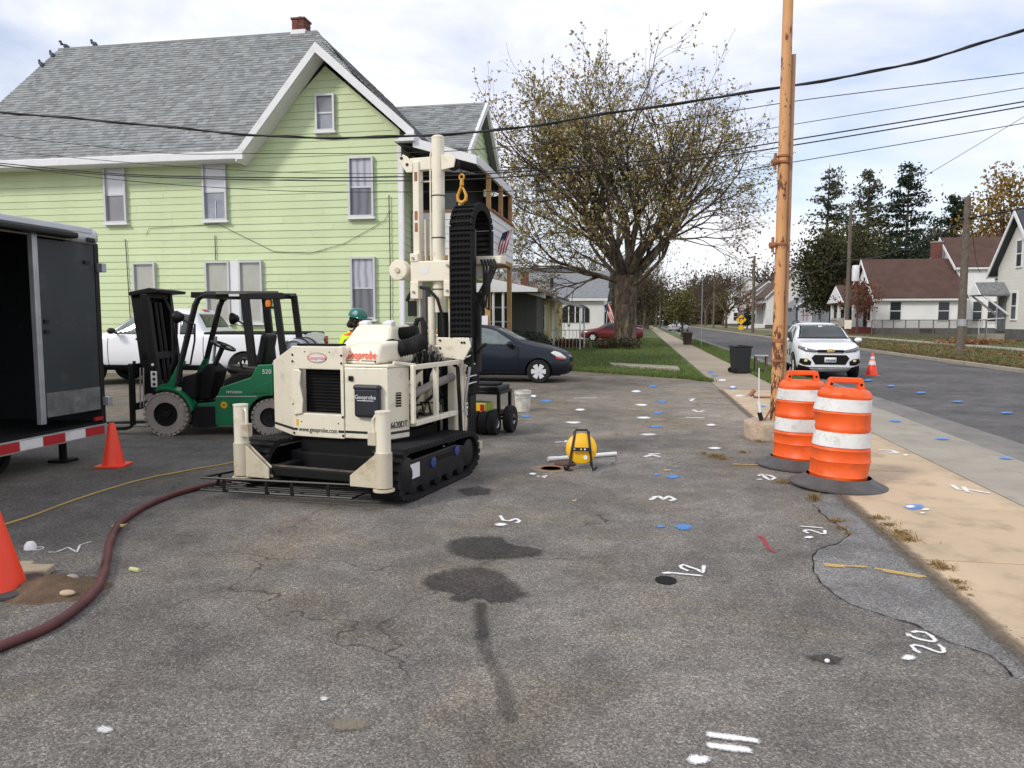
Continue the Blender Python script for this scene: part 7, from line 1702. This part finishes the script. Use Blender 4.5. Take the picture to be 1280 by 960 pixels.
for z_ in (5.6, 2.3): fwindow(h1, (20.4, 167, z_), 1.2, 1.7, '-y'); fwindow(h1, (18.6, 171, z_), 1.4, 1.7, '-x'); fwindow(h1, (18.6, 175, z_), 1.4, 1.7, '-x')
hg = house('grey_house', 'low grey house with a white framed window bay behind the white crossover', 19.6, 25, 101.5, 109, .35, 3.3, 5.2, 'y', S_GREY, M_GROOF)
fwindow(hg, (20.9, 101.5, 2.2), 1.5, 1.6, '-y', mat('pale pane', (.5, .52, .55), .2)); MB().span((20.4, 101.40, 2.2), (21.4, 101.42, 2.24)).span((20.65, 101.40, 1.4), (20.69, 101.42, 3.0)).span((21.1, 101.40, 1.4), (21.14, 101.42, 3.0)).build('muntin', M_RREFL, hg)
for x, y in ((22.3, 101.2), (19.5, 101.2)): MB().span((x - .3, y - .3, .3), (x + .3, y + .3, 1.6)).span((x - .16, y - .16, 1.6), (x + .16, y + .16, 3.3)).build('pier', S_GREY, hg)
hx = house('white_house', 'white house glimpsed between the rusty pole and the tall white house', 18.9, 27, 143, 153, .3, 5.4, 8.6, 'y', S_WHITE, M_BSHING); fwindow(hx, (20.6, 143, 4.1), 1.0, 1.5, '-y'); fwindow(hx, (20.6, 143, 1.9), 1.0, 1.5, '-y')
# houses behind the big tree on the left side
pb_ = house('ranch_house', 'low brown ranch house with a dark porch behind the dark blue hatchback', -14, -5.0, 36.2, 38.9, .0, 2.9, 4.05, 'y', S_BRN, M_PROOF, .5, .2)
MB().span((-9.4, 33.6, .0), (-5.0, 36.2, .35)).build('porch_floor', M_TAUPE, pb_); MB().prism([(-14.4, 2.86), (-4.5, 2.86), (-4.5, 3.0), (-9.5, 4.1), (-14.4, 3.0)], 'y', 33.3, 36.2).build('porch_roof', M_PROOF, pb_)
MB().prism([(-14.3, 2.84), (-4.55, 2.84), (-4.55, 2.98), (-9.5, 4.05), (-14.3, 2.98)], 'y', 33.22, 33.29).build('porch_gable', M_WTRIM, pb_)
for x in (-6.6, -6.15): MB().cyl((x, 33.4, 0), (x, 33.4, 2.84), .06, n=12).build('column', M_WTRIM, pb_)
fwindow(pb_, (-6.9, 36.2, 1.5), 1.0, 1.3, '-y')
hy = house('yellow_house', 'low pale yellow house with a grey awning behind the clipped hedge', -13, -4.75, 39.4, 46, .0, 2.8, 3.9, 'y', S_YEL, M_PROOF, .35, .2)
ya = MB().prism([(-5.0, 2.72), (-3.0, 2.2), (-3.0, 2.32), (-5.0, 2.9)], 'y', 38.9, 42.0).build('awning', M_GROOF, hy)
for x, y in ((-3.1, 39.0), (-3.1, 41.9)): MB().cyl((x, y, 0), (x, y, 2.25), .04, n=8).build('awning_post', M_WTRIM, hy)
rl_ = MB().beam((-4.6, 38.9, 1.05), (-2.9, 38.9, 1.05), .04)
for i in range(10): rl_.beam((-4.6 + i * .19, 38.9, .1), (-4.6 + i * .19, 38.9, 1.05), .025)
rl_.build('porch_rail', M_GALV, hy); MB().span((-4.72, 40, .3), (-4.68, 41, 2.3)).build('door', M_WTRIM, hy); fwindow(hy, (-5.2, 39.4, 1.7), .35, 1.2, '-y')
ga = house('white_cottage', 'white cottage with a dark arched front window behind the big tree', -6.5, -2.75, 57, 63, .0, 3.2, 3.95, 'x', S_WHITE, M_GROOF, .3, .15)
MB().prism([(-4.9 + 1.05 * math.cos(a) * 1.0, 2.35 + .42 * math.sin(a)) for a in [i * math.pi / 10 for i in range(11)]] + [(-5.95, 1.4), (-3.85, 1.4)], 'y', 56.93, 56.99).build('window', M_DWIN, ga)
for x in (-5.4, -4.9, -4.4): MB().span((x - .04, 56.90, 1.4), (x + .04, 56.925, 2.6)).build('muntin', M_WTRIM, ga)
MB().span((-2.72, 58.5, .2), (-2.66, 59.5, 2.2)).build('door', M_DWIN, ga)
hr_ = house('grey_roofed_house', 'house with a broad grey shingle roof and brick chimney rising behind the ranch house', -15, -3.6, 71, 82, .0, 3.6, 6.4, 'x', S_WHITE, M_GROOF, .5, .3)
chimney(hr_, -11.3, 73.2, 3.6, 6.3, .7); MB().cyl((-8.6, 73, 4.2), (-8.6, 73, 5.7), .16, n=10).build('vent_pipe', M_BLACK, hr_)
hd_ = house('dark_roofed_house', 'house with a dark slate roof farthest behind the ranch house', -16, -7.8, 92, 100, .0, 6.2, 8.2, 'x', S_GREY, M_SLATE, .4, .3)
fl2 = thing('flag', 'striped flag hanging on the front of the white cottage by the big tree', 'flag', (-2.3, 56.6, 2.3)); MB().tube([(0, .3, -.1), (0, -.5, .55)], .02, 6).build('flag_pole', M_WTRIM, fl2); flag_cloth(fl2, (0, -.5, .55), (.35, -.05, -.9), (-.55, .1, -.25), 1.5, .75)
fl3 = thing('flag', 'striped flag on the porch of the white house beside the rusty pole', 'flag', (16.3, 124, 3.0)); MB().tube([(0, 0, 0), (-.7, -.5, .7)], .03, 6).build('flag_pole', M_WTRIM, fl3); flag_cloth(fl3, (-.7, -.5, .7), (.2, 0, -1), (-.5, -.5, -.1), 2.0, 1.1)
# ================================================================ POLES, BINS AND SIGNS ALONG THE STREET
def upole(x, y, zb_, h, r, label, group=None, lean=0):
    t = thing('utility_pole', label, 'utility pole', (x, y, zb_)); t.rotation_euler = (0, R(lean), 0)
    MB().tube([(0, 0, -.1), (0, 0, h * .5), (0, 0, h)], [r, r * .88, r * .72], 14).build('pole', M_TAUPE, t, smooth=True)
    if group: t['group'] = group
    return t
p1 = upole(13.2, 33.9, .12, 6.5, .17, 'weathered wooden pole on the grass bank in front of the white houses'); MB().cyl((-.3, 0, 5.6), (.25, 0, 5.62), .05, n=8).build('bracket', M_BLACK, p1); MB().lathe([(.19, 1.2), (.19, 1.5)], 12).build('metal_band', M_GALV, p1)
p2_ = upole(16.4, 64.0, .33, 10.3, .17, 'weathered pole with a white transformer in front of the bungalow'); MB().lathe([(.0001, 4.3), (.26, 4.35), (.28, 4.4), (.28, 5.5), (.22, 5.6), (.0001, 5.62)], 20, (.5, -.1, 0)).build('transformer', M_WTRIM, p2_, smooth=True)
MB().cyl((-.6, 0, 6.0), (.4, 0, 6.02), .07, n=8).build('bracket', M_BLACK, p2_); MB().box((.05, -.22, .9), (.5, .12, .7)).build('yellow_marker', M_CREAM, p2_)
for (x, y, h, lb) in ((13.1, 92, 9, 'weathered pole right beside the rusty pole in the photo, beyond the crossover'), (13.1, 140, 9, 'far weathered pole near the yellow street sign'), (3.8, 150, 9, 'far weathered pole on the left verge of the street, nearer one'), (3.8, 185, 9, 'far weathered pole on the left verge of the street, farthest one')): upole(x, y, .1, h, .19, lb)
def cab2(P, r, label): tag(MB().tube(P, r, 5).build('overhead_cable', M_WIRE, None, smooth=True), label, 'cable')
def sag(a, b, s_, n=14): a, b = Vector(a), Vector(b); return [a.lerp(b, i / n) - Vector((0, 0, s_ * 4 * (i / n) * (1 - i / n))) for i in range(n + 1)]
cab2(sag((13.2, 33.9, 5.7), (16.2, 64, 6.4), .5), .03, 'black cable between the two nearest poles across the street'); cab2(sag((13.2, 33.9, 5.75), (17.5, 18, 6.6), .3), .035, 'black cable from the nearest street pole to the right edge')
cab2(sag((16, 64, 6.3), (13.1, 92, 6.5), .6), .035, 'black cable running from the transformer pole up the street'); cab2(sag((13.4, 33.9, 5.4), (21.2, 52, 4.6), .4), .015, 'service wire from the nearest street pole to the cream house')
sp = thing('sign_post', 'thin grey sign post standing on the grass verge up the street', 'sign post', (3.65, 46.5, .03)); MB().box((0, 0, 1.9), (.05, .05, 3.9)).build('post', M_GALV, sp); MB().box((0, .04, 3.4), (.06, .02, .75)).build('sign_plate', M_GALV, sp)
ys = thing('road_sign', 'yellow diamond road sign with a smaller plaque far up the right side', 'sign', (11.9, 93, .0)); MB().box((0, .03, 1.2), (.06, .06, 2.4)).build('post', M_GALV, ys)
k = .62; MB().prism([(0, 1.62 - k), (k, 1.62), (0, 1.62 + k), (-k, 1.62)], 'y', -.03, -.01).build('sign_plate', M_YEL, ys); MB().span((-.28, -.03, .42), (.28, -.01, .92)).build('plaque', M_YEL, ys); MB().prism([(-.22, 1.4), (-.1, 1.4), (-.1, 1.7), (.2, 1.7), (.2, 1.55), (.36, 1.78), (.2, 2.0), (.2, 1.85), (-.22, 1.85)], 'y', -.036, -.0305).build('arrow', M_BLET, ys)
def bin_(x, y, z_, s_, m, label, rz):
    t = thing('wheeled_bin', label, 'rubbish bin', (x, y, z_), rz)
    MB().add([(-.24 * s_, -.26 * s_, 0), (.24 * s_, -.26 * s_, 0), (.24 * s_, .26 * s_, 0), (-.24 * s_, .26 * s_, 0), (-.29 * s_, -.33 * s_, .92 * s_), (.29 * s_, -.33 * s_, .92 * s_), (.29 * s_, .33 * s_, .92 * s_), (-.29 * s_, .33 * s_, .92 * s_)], [(3, 2, 1, 0), (4, 5, 6, 7), (0, 1, 5, 4), (1, 2, 6, 5), (2, 3, 7, 6), (3, 0, 4, 7)]).build('body', m, t, bevel=.03)
    MB().prism([(-.36 * s_, .92 * s_), (.33 * s_, .92 * s_), (.36 * s_, .96 * s_), (.1 * s_, 1.03 * s_), (-.36 * s_, .98 * s_)], 'x', -.31 * s_, .31 * s_).build('lid', m, t, bevel=.015)
    MB().cyl((-.22 * s_, .34 * s_, .97 * s_), (.22 * s_, .34 * s_, .97 * s_), .025, n=8).build('handle', m, t)
    for sg in (-1, 1): MB().lathe([(.09 * s_, -.03), (.10 * s_, 0), (.09 * s_, .03)], 16, (sg * .25 * s_, .27 * s_, .10 * s_), 'x').build('wheel', M_RUBBER, t)
bin_(2.92, 22.8, .02, .82, mat('black bin plastic', (.016, .017, .019), .5), 'black wheeled rubbish bin on the edge of the sidewalk behind the rusty pole', 100)
bt = thing('side_table', 'small grey plastic table standing beside the black bin', 'table', (3.52, 22.9, .03)); MB().span((-.2, -.17, .48), (.2, .17, .52)).build('table_top', M_GALV, bt, bevel=.01)
for x in (-.15, .15):
    for y in (-.12, .12): MB().cyl((x, y, 0), (x, y, .48), .022, n=8).build('leg', M_TAUPE, bt)
tb_ = thing('rubbish_bin', 'round brown rubbish bin on the verge farther up the sidewalk', 'rubbish bin', (2.95, 48.5, .03)); MB().lathe([(.25, 0), (.31, .7), (.33, .72), (.33, .78), (.28, .78), (.27, .5)], 22).build('body', mat('brown bin plastic', (.07, .045, .035), .6), tb_, smooth=True); MB().torus((0, 0, .75), .325, .02, 'z', 24, 6).build('rim', M_TAUPE, tb_)
# ================================================================ TREES AND SHRUBS
def leafquad(vs, fs, c, s_, r):
    a = r.uniform(0, 6.283); t = Vector((r.gauss(0, 1), r.gauss(0, 1), r.gauss(0, .8)))
    if t.length < 1e-3: t = Vector((0, 0, 1))
    t.normalize(); u = t.orthogonal().normalized(); v = t.cross(u); u, v = u * math.cos(a) + v * math.sin(a), v * math.cos(a) - u * math.sin(a)
    b = len(vs); vs += [c - u * s_, c + v * s_ * .62, c + u * s_ * 1.05, c - v * s_ * .62]; fs.append((b, b + 1, b + 2, b + 3))
def tree(label, x, y, z, seed, H, trunk_r, trunk_h, limbs, depth, spread, leafm, leaf_n, leaf_s, name='tree', barkm=None, group=None, ratio=.66, droop=.0, kids=(3, 5), low=None, leaf_bias=None, upw=.35, minr=.012):
    r = random.Random(seed); t = thing(name, label, 'tree', (x, y, z), 0, group)
    tk, tw = MB(), MB(); tk.nofix = tw.nofix = True; lv, lf = [], []
    def grow(p, d, ln, rad, dep):
        n = 5 if dep > 1 else 3; pts = [p.copy()]; q = p.copy(); dd = d.copy()
        for i in range(n):
            dd = (dd + Vector((r.gauss(0, .13), r.gauss(0, .13), r.gauss(0, .09) + (upw * .16 if dep > 1 else -droop * .2)))).normalized(); q = q + dd * (ln / n); pts.append(q.copy())
        rs = [max(minr * .6, rad * (1 - .52 * i / n)) for i in range(n + 1)]
        (tk if rad > .05 else tw).tube(pts, rs, 9 if rad > .12 else 5 if rad > .035 else 3, False)
        if dep == 0:
            k = leaf_n
            if leaf_bias: k = leaf_n * leaf_bias(pts[-1])
            k = int(k) + (1 if r.random() < k - int(k) else 0)
            for _ in range(k): leafquad(lv, lf, pts[r.randrange(1, n + 1)] + Vector((r.gauss(0, .22), r.gauss(0, .22), r.gauss(-.05, .22))) * (leaf_s * 4), leaf_s * r.uniform(.6, 1.25), r)
            return
        k = r.randint(*kids)
        for j in range(k):
            f = r.uniform(.35, 1.0) if j else 1.0; i = f * n; i0 = min(int(i), n - 1); pp_ = pts[i0].lerp(pts[i0 + 1], i - i0); base = (pts[i0 + 1] - pts[i0]).normalized()
            a = r.uniform(0, 6.283); u = base.orthogonal().normalized(); v = base.cross(u); sp_ = r.uniform(.35, .95) * (1 if j else .35) * spread
            nd = (base + (u * math.cos(a) + v * math.sin(a)) * sp_).normalized()
            grow(pp_, nd, ln * ratio * r.uniform(.75, 1.15), rs[i0] * (.62 if j else .85), dep - 1)
    N1, N2 = 26, 28
    b0 = len(tk.v)
    for i in range(N2 + 1):
        zz_h = -.1 + (trunk_h * 1.06 + .1) * i / N2; f = zz_h / trunk_h
        for j in range(N1):
            a = 2 * math.pi * j / N1; fl = 1 + .55 * max(0, 1 - f * 4.5) ** 2 * (1 + .5 * math.sin(a * 5 + seed)) + .16 * max(0, f - .7) * (1 + math.sin(a * 4))
            rr_ = trunk_r * .97 * fl * (1 + .10 * noise.noise(Vector((math.cos(a) * 1.6, math.sin(a) * 1.6, zz_h * .8 + seed))) + .05 * noise.noise(Vector((math.cos(a) * 5, math.sin(a) * 5, zz_h * 1.5))))
            tk.v.append((rr_ * math.cos(a), rr_ * math.sin(a), zz_h))
    tk.f += [(b0 + i * N1 + j, b0 + i * N1 + (j + 1) % N1, b0 + (i + 1) * N1 + (j + 1) % N1, b0 + (i + 1) * N1 + j) for i in range(N2) for j in range(N1)]
    for (az, el, ln, rr, hh) in limbs:
        d = Vector((math.cos(R(az)) * math.cos(R(el)), math.sin(R(az)) * math.cos(R(el)), math.sin(R(el)))); grow(Vector((0, 0, trunk_h * hh)) , d, ln, rr, depth)
    tk.build('trunk', barkm or M_BARK, t, smooth=60)
    if tw.v: tw.build('branches', M_TWIG, t)
    mb = MB(); mb.v = [tuple(v) for v in lv]; mb.f = lf; mb.nofix = True
    if lf: mb.build('crown', leafm, t)
    return t
# the big sycamore on the lawn
def syc_bias(p):
    k = .6 + .8 * max(0, min(1, (p.z - 5) / 8)); k *= 1.25 if p.x < 0 else .8
    return k * (.5 + 1.1 * abs(noise.noise(p * .35)) * 2)
S_L = [(180, 40, 5.0, .21, 1.0), (168, 56, 5.6, .24, 1.02), (120, 62, 5.6, .23, 1.02), (230, 58, 5.4, .22, 1.0), (275, 70, 5.8, .26, 1.06), (30, 72, 5.8, .25, 1.04), (350, 60, 5.6, .24, .98), (6, 34, 5.0, .24, .90), (335, 30, 4.2, .16, .86), (192, 22, 4.4, .15, .9), (75, 52, 5.2, .21, .96), (310, 50, 5.0, .20, .95), (150, 32, 4.8, .17, .92), (20, 48, 4.8, .2, .96), (200, 70, 5.6, .22, 1.04), (185, 12, 4.2, .13, .95), (250, 42, 4.8, .18, .98)]
tree('large spreading sycamore with sparse yellow brown leaves and mottled trunk on the lawn', -.85, 42.8, .0, 23, 18, .66, 4.3, S_L, 4, 1.05, L_SYC, 3.8, .092, 'sycamore_tree', ratio=.705, kids=(4, 5), leaf_bias=syc_bias, upw=.16, minr=.012, droop=.25, barkm=M_BARKP).scale = (.93, .93, .895)
# conifers behind the bungalow
def conifer(label, x, y, z, seed, H, Rb, leafm, dens=1.0, gap=.12, group='tall evergreens behind the bungalow'):
    r = random.Random(seed); t = thing('conifer_tree', label, 'tree', (x, y, z), 0, group)
    tk = MB(); tk.nofix = True; tk.tube([(0, 0, -.2), (r.gauss(0, .1), 0, H * .5), (0, 0, H)], [H * .016, H * .010, .03], 9, False); lv, lf = [], []
    zc = H * gap
    while zc < H * .98:
        f = (zc - H * gap) / (H * (1 - gap)); ln0 = Rb * (1 - f) ** .55 * (.62 + .38 * min(1, f * 5))
        for k in range(r.randint(4, 6)):
            if r.random() < .10: continue
            a = r.uniform(0, 6.283); ln = max(.4, ln0 * r.uniform(.55, 1.2)); d = Vector((math.cos(a), math.sin(a), 0)); el = .28 - .45 * (1 - f)
            P = [Vector((0, 0, zc)), Vector((0, 0, zc)) + d * ln * .5 + Vector((0, 0, el * ln * .5 + .05)), Vector((0, 0, zc)) + d * ln + Vector((0, 0, el * ln))]
            tk.tube(P, [.06, .04, .015], 4, False)
            for i in range(int(34 * dens * ln / 2 + 10)):
                s_ = r.random() ** .6; q = P[0].lerp(P[1], s_ * 2) if s_ < .5 else P[1].lerp(P[2], s_ * 2 - 1)
                leafquad(lv, lf, q + Vector((r.gauss(0, .28), r.gauss(0, .28), r.gauss(-.10, .20))) * (.5 + s_), r.uniform(.12, .26), r)
        zc += r.uniform(.45, .85) * H / 22
    tk.build('trunk', M_TWIG, t); mb = MB(); mb.v = [tuple(v) for v in lv]; mb.f = lf; mb.nofix = True; mb.build('crown', leafm, t); return t
conifer('tall grey green evergreen, second from the left behind the bungalow', 31.0, 112, 0, 31, 22.5, 5.0, L_GREYG, .9, .1)
conifer('tallest dark evergreen with a pointed top above the bungalow', 36.2, 112.5, 0, 32, 23.4, 5.6, L_DARK, 1.1, .14)
conifer('shorter dark evergreen right of the tallest one', 42.5, 114, 0, 33, 19.0, 6.0, L_DARK, 1.25, .1)
conifer('thin autumn tinged tree just right of the rusty pole', 24.8, 108, 0, 34, 22.5, 5.2, L_GREYG, .65, .2)
def bushy(label, x, y, z, seed, H, rx, ry, leafm, n, ls, trunk=.25, base=.2, cat='tree', name='tree', group=None, clumps=26):
    r = random.Random(seed); t = thing(name, label, cat, (x, y, z), 0, group); tk = MB(); tk.nofix = True; lv, lf = [], []
    zc, rz_ = H * (1 + base) / 2, H * (1 - base) / 2
    if trunk: tk.tube([(0, 0, -.1), (r.gauss(0, .05), r.gauss(0, .05), H * base), (0, 0, H * .72)], [trunk * 1.25, trunk, trunk * .3], 9, False)
    C = []
    for i in range(clumps):
        while True:
            p = Vector((r.uniform(-1, 1), r.uniform(-1, 1), r.uniform(-1, 1)))
            if .25 < p.length < 1: break
        k = .72 + .22 * r.random(); c = Vector((p.x * rx * k, p.y * ry * k, zc + p.z * rz_ * k)); C.append((c, r.uniform(.22, .42)))
        if trunk: tk.tube([(0, 0, H * base + (H * .45) * r.random()), (c.x * .5, c.y * .5, (c.z + H * base) * .5 + .1), c], [trunk * .35, trunk * .2, .012], 4, False)
    for i in range(n):
        c, s_ = C[r.randrange(len(C))]; o = Vector((r.gauss(0, 1), r.gauss(0, 1), r.gauss(0, 1))).normalized() * r.random() ** .45
        leafquad(lv, lf, c + Vector((o.x * rx * s_ * 1.3, o.y * ry * s_ * 1.3, o.z * rz_ * s_ * 1.3)), ls * r.uniform(.6, 1.3), r)
    if tk.v: tk.build('trunk', M_TWIG, t)
    mb = MB(); mb.v = [tuple(v) for v in lv]; mb.f = lf; mb.nofix = True; mb.build('crown' if trunk else 'foliage', leafm, t); return t
bushy('dark mass of a tree behind the ridge of the bungalow', 32, 103, .2, 57, 12.5, 5.5, 4, L_DARK, 5200, .2, .3, .12, clumps=40)
bushy('dark green tree filling in behind the chimney of the taller white house', 38.5, 105, .2, 58, 13.5, 5.0, 4, L_GREYG, 4600, .2, .3, .12, clumps=38)
bushy('olive tree behind the dark maple beyond the crossover', 25.5, 100, .2, 59, 15.0, 4.6, 4, L_OLIVE, 3800, .18, .3, .2, clumps=40)
bushy('broad dark maple standing left of the bungalow behind the crossover', 21.2, 88.5, .3, 41, 11.6, 4.6, 4.6, L_MAPLE, 9000, .20, .35, .16, clumps=46)
bushy('golden leaved tree behind the cream gable house', 46.5, 108, 0, 42, 20.5, 6.5, 6, L_GOLD, 4200, .26, .4, .35, clumps=30)
bushy('russet tree low behind the roof of the taller white house', 46, 100, 0, 43, 13.0, 4.5, 4, L_RUSSET, 2600, .24, .3, .3)
bushy('olive green tree at the right edge above the cream house', 53.5, 104, 0, 44, 24, 5.5, 5, L_OLIVE, 5000, .26, .4, .3)
bushy('small red leaved maple in front of the bungalow porch', 17.9, 66.6, .35, 45, 4.9, 1.75, 1.7, L_RUSSET, 1100, .10, .09, .28, clumps=18)
bushy('small round street tree with green and gold leaves on the left verge', 3.75, 70, .02, 46, 4.3, 1.75, 1.7, L_OLIVE, 2200, .12, .10, .22, clumps=22)
bushy('clipped dark shrub on the far right bank beyond the street', 14.5, 108, .25, 47, 2.6, 1.3, 1.3, L_HEDGE, 1300, .12, 0, .0, 'shrub', 'shrub', clumps=14)
bushy('small bare reddish tree in front of the white house with the red brown roof', 15.2, 112, .25, 48, 6.2, 1.8, 1.8, L_RUSSET, 300, .12, .10, .2, clumps=26)
bushy('rounded leafy tree far up the right side in front of the tall white house', 16.0, 152, .25, 56, 7.5, 2.8, 2.8, L_OLIVE, 1200, .22, .2, .2)
def hedge(label, P, m, n, ls, seed, rr=(.55, .5)):
    r = random.Random(seed); t = thing('hedge', label, 'hedge', (P[0][0], P[0][1], 0)); lv, lf = [], []
    for i in range(n):
        k = r.uniform(0, len(P) - 1); a = min(int(k), len(P) - 2); p = Vector(P[a]).lerp(Vector(P[a + 1]), k - a); o = Vector((r.gauss(0, 1), r.gauss(0, 1), r.gauss(0, 1))).normalized() * r.random() ** .3
        leafquad(lv, lf, Vector((p.x - P[0][0] + o.x * rr[0], p.y - P[0][1] + o.y * rr[0], max(.02, p.z + o.z * rr[1]))), ls * r.uniform(.6, 1.3), r)
    mb = MB(); mb.v = [tuple(v) for v in lv]; mb.f = lf; mb.nofix = True; mb.build('foliage', m, t)
    mb = MB()
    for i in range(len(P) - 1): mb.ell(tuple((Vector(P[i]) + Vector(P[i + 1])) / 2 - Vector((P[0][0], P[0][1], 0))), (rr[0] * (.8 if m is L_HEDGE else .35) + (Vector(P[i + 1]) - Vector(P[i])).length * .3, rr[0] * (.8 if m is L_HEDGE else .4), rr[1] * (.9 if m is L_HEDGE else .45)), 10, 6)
    mb.build('core', mat('dark hedge green', (.014, .022, .011), .9) if m is L_HEDGE else M_TWIG, t)  # core takes the dark green of the hedge leaves
hedge('clipped dark green hedge between the hatchback and the ranch house', [(-6.6, 31.0, .62), (-5.6, 31.0, .62), (-4.7, 31.2, .58), (-4.15, 31.5, .5)], L_HEDGE, 5200, .055, 51, (.62, .55))
hedge('low row of dried rusty perennials in front of the white cottage', [(-5.0, 42, .25), (-4.0, 42, .28), (-3.0, 42.3, .25)], L_RUSSET, 1500, .05, 52, (.4, .3))
hedge('low dark shrubs around the foot of the big sycamore', [(-2.3, 40.2, .3), (-1.2, 39.8, .36), (-.1, 40.1, .34)], L_MAPLE, 1600, .05, 53, (.38, .34))
hedge('small dark hedge beside the door of the white cottage', [(-2.2, 63.6, .7), (-.9, 63.7, .7)], L_HEDGE, 1200, .09, 54, (.7, .65))
L_WOOD = leafmat('far brown wood', [(.062, .046, .03), (.09, .068, .038), (.05, .048, .026), (.11, .078, .042)])
# bare street trees and the far wood closing the street
def bare(label, x, y, seed, H, leafm=L_OLIVE, ln=.9, group='bare trees along the far street'):
    r = random.Random(seed)
    return tree(label, x, y, .02, seed, H, .02 * H, H * .28, [(r.uniform(0, 360), r.uniform(45, 82), H * .26, .011 * H, r.uniform(.7, 1)) for _ in range(8)], 3, .85, leafm, ln, .15, ratio=.74, kids=(3, 5), group=group, minr=.03)
bare('bare brown tree on the left of the far street, nearest behind the sycamore', -1.2, 92, 61, 11)
bare('bare brown tree on the left of the far street behind the round street tree', .6, 118, 62, 13)
bare('bare brown tree left of the sidewalk near the end of the street', -2.5, 140, 63, 14)
bare('bare brown tree on the right bank in front of the far white houses', 14.2, 130, 64, 11)
bare('bare brown tree on the right bank near the end of the street', 14.6, 175, 65, 13)
bushy('brown autumn tree massed on the left of the far street behind the sycamore trunk', -1.6, 104, 0, 71, 9.5, 4.2, 4, L_WOOD, 4200, .16, .25, .12, clumps=40)
bushy('brown green tree on the left of the far street beside the round street tree', 1.2, 128, 0, 72, 9.0, 3.4, 3.5, L_OLIVE, 3200, .17, .2, .12, clumps=36)
bushy('brown thicket of a tree at the end of the left sidewalk', -4, 165, 0, 73, 13.0, 6, 6, L_WOOD, 3600, .24, .25, .1, clumps=40)
bushy('brown autumn tree on the right bank beyond the tall white house', 17.5, 190, .2, 74, 13.0, 5, 5, L_WOOD, 3000, .24, .25, .15, clumps=36)
bushy('dark brown tree rising behind the white house with the red brown roof', 27.5, 136, .2, 75, 14.0, 5, 5, L_WOOD, 3600, .22, .25, .2, clumps=36)
bare('bare brown tree behind the houses left of the sycamore', -9, 112, 66, 14, L_SYC, 1.4)
bare('bare brown tree behind the far white house on the right', 33, 150, 67, 16, L_SYC, 1.2)
r_ = random.Random(77); lv, lf = [], []; tw = MB(); tw.nofix = True
for i in range(420):
    if i < 250: x = r_.uniform(-45, 70); y = r_.uniform(205, 260)
    else: x = r_.uniform(26, 120); y = r_.uniform(120, 215)
    if abs(x - 8) < 5 and y < 235: continue
    h = r_.uniform(10, 18); tw.tube([(x, y, -.2), (x + r_.gauss(0, .4), y, h * .5), (x + r_.gauss(0, .9), y, h)], [.22, .14, .03], 4, False)
    for k in range(7):
        z_ = h * r_.uniform(.3, .9); tw.tube([(x, y, z_), (x + r_.gauss(0, 1.6), y + r_.gauss(0, 1.6), z_ + r_.uniform(.6, 2.4))], [.08, .02], 3, False)
    for k in range(120): leafquad(lv, lf, Vector((x + r_.gauss(0, 2.0), y + r_.gauss(0, 2.0), max(.3, h * (.45 + .27 * r_.gauss(0, 1))))), r_.uniform(.2, .5), r_)
for i in range(230):
    x = r_.uniform(-32, 48); y = r_.uniform(196, 245); h = r_.uniform(10, 17)
    if 2.0 < x < 15.5 and y < 226: continue
    tw.tube([(x, y, -.2), (x + r_.gauss(0, .4), y, h * .5), (x + r_.gauss(0, .9), y, h)], [.22, .14, .03], 4, False)
    for k in range(150): leafquad(lv, lf, Vector((x + r_.gauss(0, 1.9), y + r_.gauss(0, 1.9), max(.2, h * r_.betavariate(1.5, 1.7)))), r_.uniform(.2, .48), r_)
mb = MB(); mb.v = [tuple(v) for v in lv]; mb.f = lf; mb.nofix = True
fw = tag(mb.build('far_wood', L_WOOD), kind='stuff'); tw.build('far_trunks', M_TWIG, fw)['kind'] = 'stuff'
